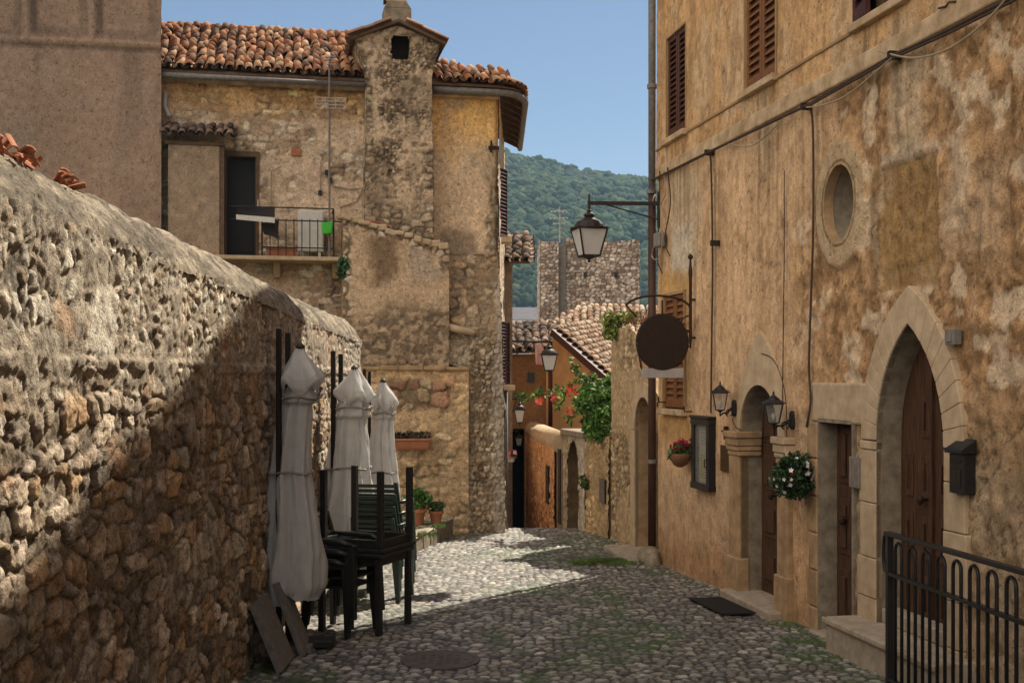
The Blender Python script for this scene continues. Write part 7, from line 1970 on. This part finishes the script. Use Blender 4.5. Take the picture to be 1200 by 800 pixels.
# weeds on top of the arched wall
wd_ = thing('wall_weeds', tuple(W(722, 378, 16.6)), 'yellow-green weeds sprouting on top of the tall arched wall', 'weeds')
leaves('foliage', [W(a, b, 17.2) for a, b in ((714, 380), (712, 372), (717, 386), (722, 376), (716, 392), (730, 374), (741, 371))], .05, 420, .11, [(.16, .22, .04), (.10, .17, .03), (.22, .24, .07)], wd_, 24)
dg = MB(); RR = random.Random(8)
for i in range(380):
    b = fw_.pt(RR.uniform(0.1, LA - .1), 2.74, -RR.uniform(0.02, .6)); tdir = Vector((RR.uniform(-.6, .6), RR.uniform(-.6, .6), 1)).normalized() * RR.uniform(.08, .24)
    sd_v = Vector((RR.uniform(-1, 1), RR.uniform(-1, 1), 0)).normalized() * .006
    dg.add([b - sd_v, b + sd_v, b + tdir], [(0, 1, 2)])
dgo = dg.build('dry_stalks', 'wicker', wd_)
pw = thing('wall_plant', tuple(W(402, 318, 17.2)), 'small green plant growing from the wall at the balcony corner', 'plant')
leaves('foliage', [W(402, 314, 17.3), W(404, 308, 17.3), W(400, 320, 17.3)], .05, 130, .09, [(.04, .12, .04), (.05, .10, .03)], pw, 25)
pl2 = thing('wall_plant', tuple(W(684, 566, 18.4)), 'tiny dark fern growing on the white gateway jamb', 'plant')
leaves('foliage', [W(683, 562, 18.45), W(685, 568, 18.45)], .04, 90, .08, GREENS, pl2, 26)

# grass and moss growing between the stones near the arched wall
def tufts(name, areas, n, hgt, label, seed):
    R = np.random.default_rng(seed); V = []
    k = len(areas); own = R.integers(0, k, n)
    A_ = np.array(areas)
    ang = R.uniform(0, 2 * PI, n); rr = np.sqrt(R.random(n))
    x = A_[own, 0] + A_[own, 2] * rr * np.cos(ang); y = A_[own, 1] + A_[own, 3] * rr * np.sin(ang); z = gz(y) + A_[own, 4]
    b = np.stack([x, y, z], 1); h_ = hgt * R.uniform(.4, 1.2, n)[:, None]
    tip = b + np.stack([R.normal(0, .4, n), R.normal(0, .4, n), np.ones(n)], 1) * h_
    sd = np.stack([np.cos(ang), np.sin(ang), np.zeros(n)], 1) * .006
    v = np.stack([b - sd, b + sd, tip], 1).reshape(-1, 3); f = np.arange(3 * n).reshape(n, 3)
    pal_ = np.array([(.09, .16, .03), (.06, .12, .025), (.14, .19, .05)])
    o = raw_mesh(name, v, f, np.repeat(pal_[R.integers(0, 3, n)] * R.uniform(.7, 1.2, n)[:, None], 3, 0), 'leaf_mix', None, False)
    props(o, label, None, None, 'stuff'); return o
gp = G(706, 660)
tufts('grass', [(gp.x, gp.y, .42, .38, 0.0), (gp.x + .15, gp.y + .15, .35, .25, 0.0)], 5200, .045, 'patch of low green grass on the cobbles near the arched wall', 31)
areas = []
R = random.Random(77)
for i in range(55):
    t = R.random(); yv = 8.8 + 5.2 * t; xv = R.uniform(.1, 1.0) * (1.829 + .1925 * (14.97 - yv)) - .1
    areas.append((xv, yv, R.uniform(.05, .22), R.uniform(.05, .2), -.012))
for i in range(16): yv = R.uniform(9, 14.5); areas.append((1.70 + .1925 * (14.97 - yv), yv, .12, .25, -.005))
tufts('moss', areas, 5200, .024, 'low moss and weeds growing in the joints of the shaded cobbles', 32)
tufts('platform_grass', [(-1.15, 16.2, .15, .4, .22), (-1.05, 17.1, .1, .3, .24), (-1.6, 17.5, .3, .3, .25), (-1.38, 15.9, .1, .3, 0.0)], 1100, .05, 'short grass along the kerb of the stone platform', 33)

# lanterns and cloths down the lane
def lane_lantern(px_, py_top, py_bot, d, wpx, wall_px, label, wall_d=None):
    p = W(px_, py_bot, d); w = wpx / FPX * d; hgt = (py_bot - py_top) / FPX * d
    a = W(wall_px, py_top - 2, wall_d or d)
    t = thing('lane_lantern', tuple(a), label, 'street lamp', 'white glass lanterns down the lane')
    lantern(t, p + Vector((0, 0, hgt * .12)), w, hgt * .5, 'frosted_glass', 'black_iron', 4, PI / 4, True)
    tp_ = W(px_, py_top, d)
    mb = MB(); mb.bar(a, tp_ + Vector((0, 0, .02)), .025, .03); mb.cyl(tp_ + Vector((0, 0, -hgt * .1)), tp_ + Vector((0, 0, .04)), .012, n=6); mb.cyl(a + Vector((0, 0, -.25)), a.lerp(tp_, .6), .008, n=5); mb.build('arm', 'black_iron', t)
lane_lantern(609, 469, 498, 21.5, 12, 600, 'small white lantern on a bracket at the mouth of the dark passage', 21.5)
lane_lantern(643.5, 402, 438, 19.4, 18, 600.5, 'larger white lantern above the lane beside the pink flag', 19.4)
lane_lantern(608, 506, 524, 25.5, 8, 600, 'faint smallest lantern deep in the passage below the others', 25.5)
def cloth(name, pts, d, m_, label, seed, fold=.03):
    (a, b, c_, e_) = [W(x, y, d) for x, y in pts]
    S, T = np.meshgrid(np.linspace(0, 1, 16), np.linspace(0, 1, 20))
    A4, B4, C4, D4 = (np.array(v) for v in (a, b, c_, e_))
    P = (A4 * (1 - S[..., None]) + B4 * S[..., None]) * (1 - T[..., None]) + (D4 * (1 - S[..., None]) + C4 * S[..., None]) * T[..., None]
    P[..., 1] += fold * np.sin(S * 14 + T * 3 + seed) * T
    idx = np.arange(S.size).reshape(S.shape); f = np.stack([idx[:-1, :-1], idx[:-1, 1:], idx[1:, 1:], idx[1:, :-1]], -1).reshape(-1, 4)
    o = raw_mesh(name, P.reshape(-1, 3), f, None, m_, None); md = o.modifiers.new('thick', 'SOLIDIFY'); md.thickness = .006
    return props(o, label, 'cloth')
cloth('pink_flag', [(627, 403), (634, 403), (645, 428), (628, 427)], 19.6, 'pink_cloth', 'faded pink and white flag hanging by the larger lane lantern', 1)
cloth('white_rag', [(585.5, 454), (589, 452), (592.5, 480), (589, 478)], 18.55, 'white_cloth', 'white cloth hanging below the lower red shutter', 2, .02)
hp_ = thing('hanging_pot', tuple(W(598, 540, 21)), 'small pot of pink flowers on the corner wall by the drainpipe', 'flower pot')
mb = MB(); mb.lathe(W(599, 541, 21), [(.05, 0), (.07, .09)], 10); mb.build('pot', 'white_paint', hp_)
leaves('foliage', [W(599, 536, 21), W(601, 533, 21)], .04, 80, .07, GREENS, hp_, 41); flowers('flower', [W(600, 532, 20.95)], [(.6, .15, .2), (.55, .2, .25)], .035, 24, .08, hp_, 42)

# ---------------------------------------------------------------- the air over the valley
mb = MB(); mb.box(-420, 520, -40, 900, -24, 130)
hzo = mb.build('haze', 'earth', None); props(hzo, None, None, None, 'stuff')
hm = bpy.data.materials.new('haze_air'); hm.use_nodes = True; nt = hm.node_tree; nt.nodes.clear()
ho = nt.nodes.new('ShaderNodeOutputMaterial'); hv = nt.nodes.new('ShaderNodeVolumePrincipled')
hv.inputs['Color'].default_value = (0.42, 0.68, 1.0, 1); hv.inputs['Density'].default_value = 0.00036; hv.inputs['Anisotropy'].default_value = 0.1
nt.links.new(hv.outputs['Volume'], ho.inputs['Volume'])
hzo.data.materials.clear(); hzo.data.materials.append(hm)
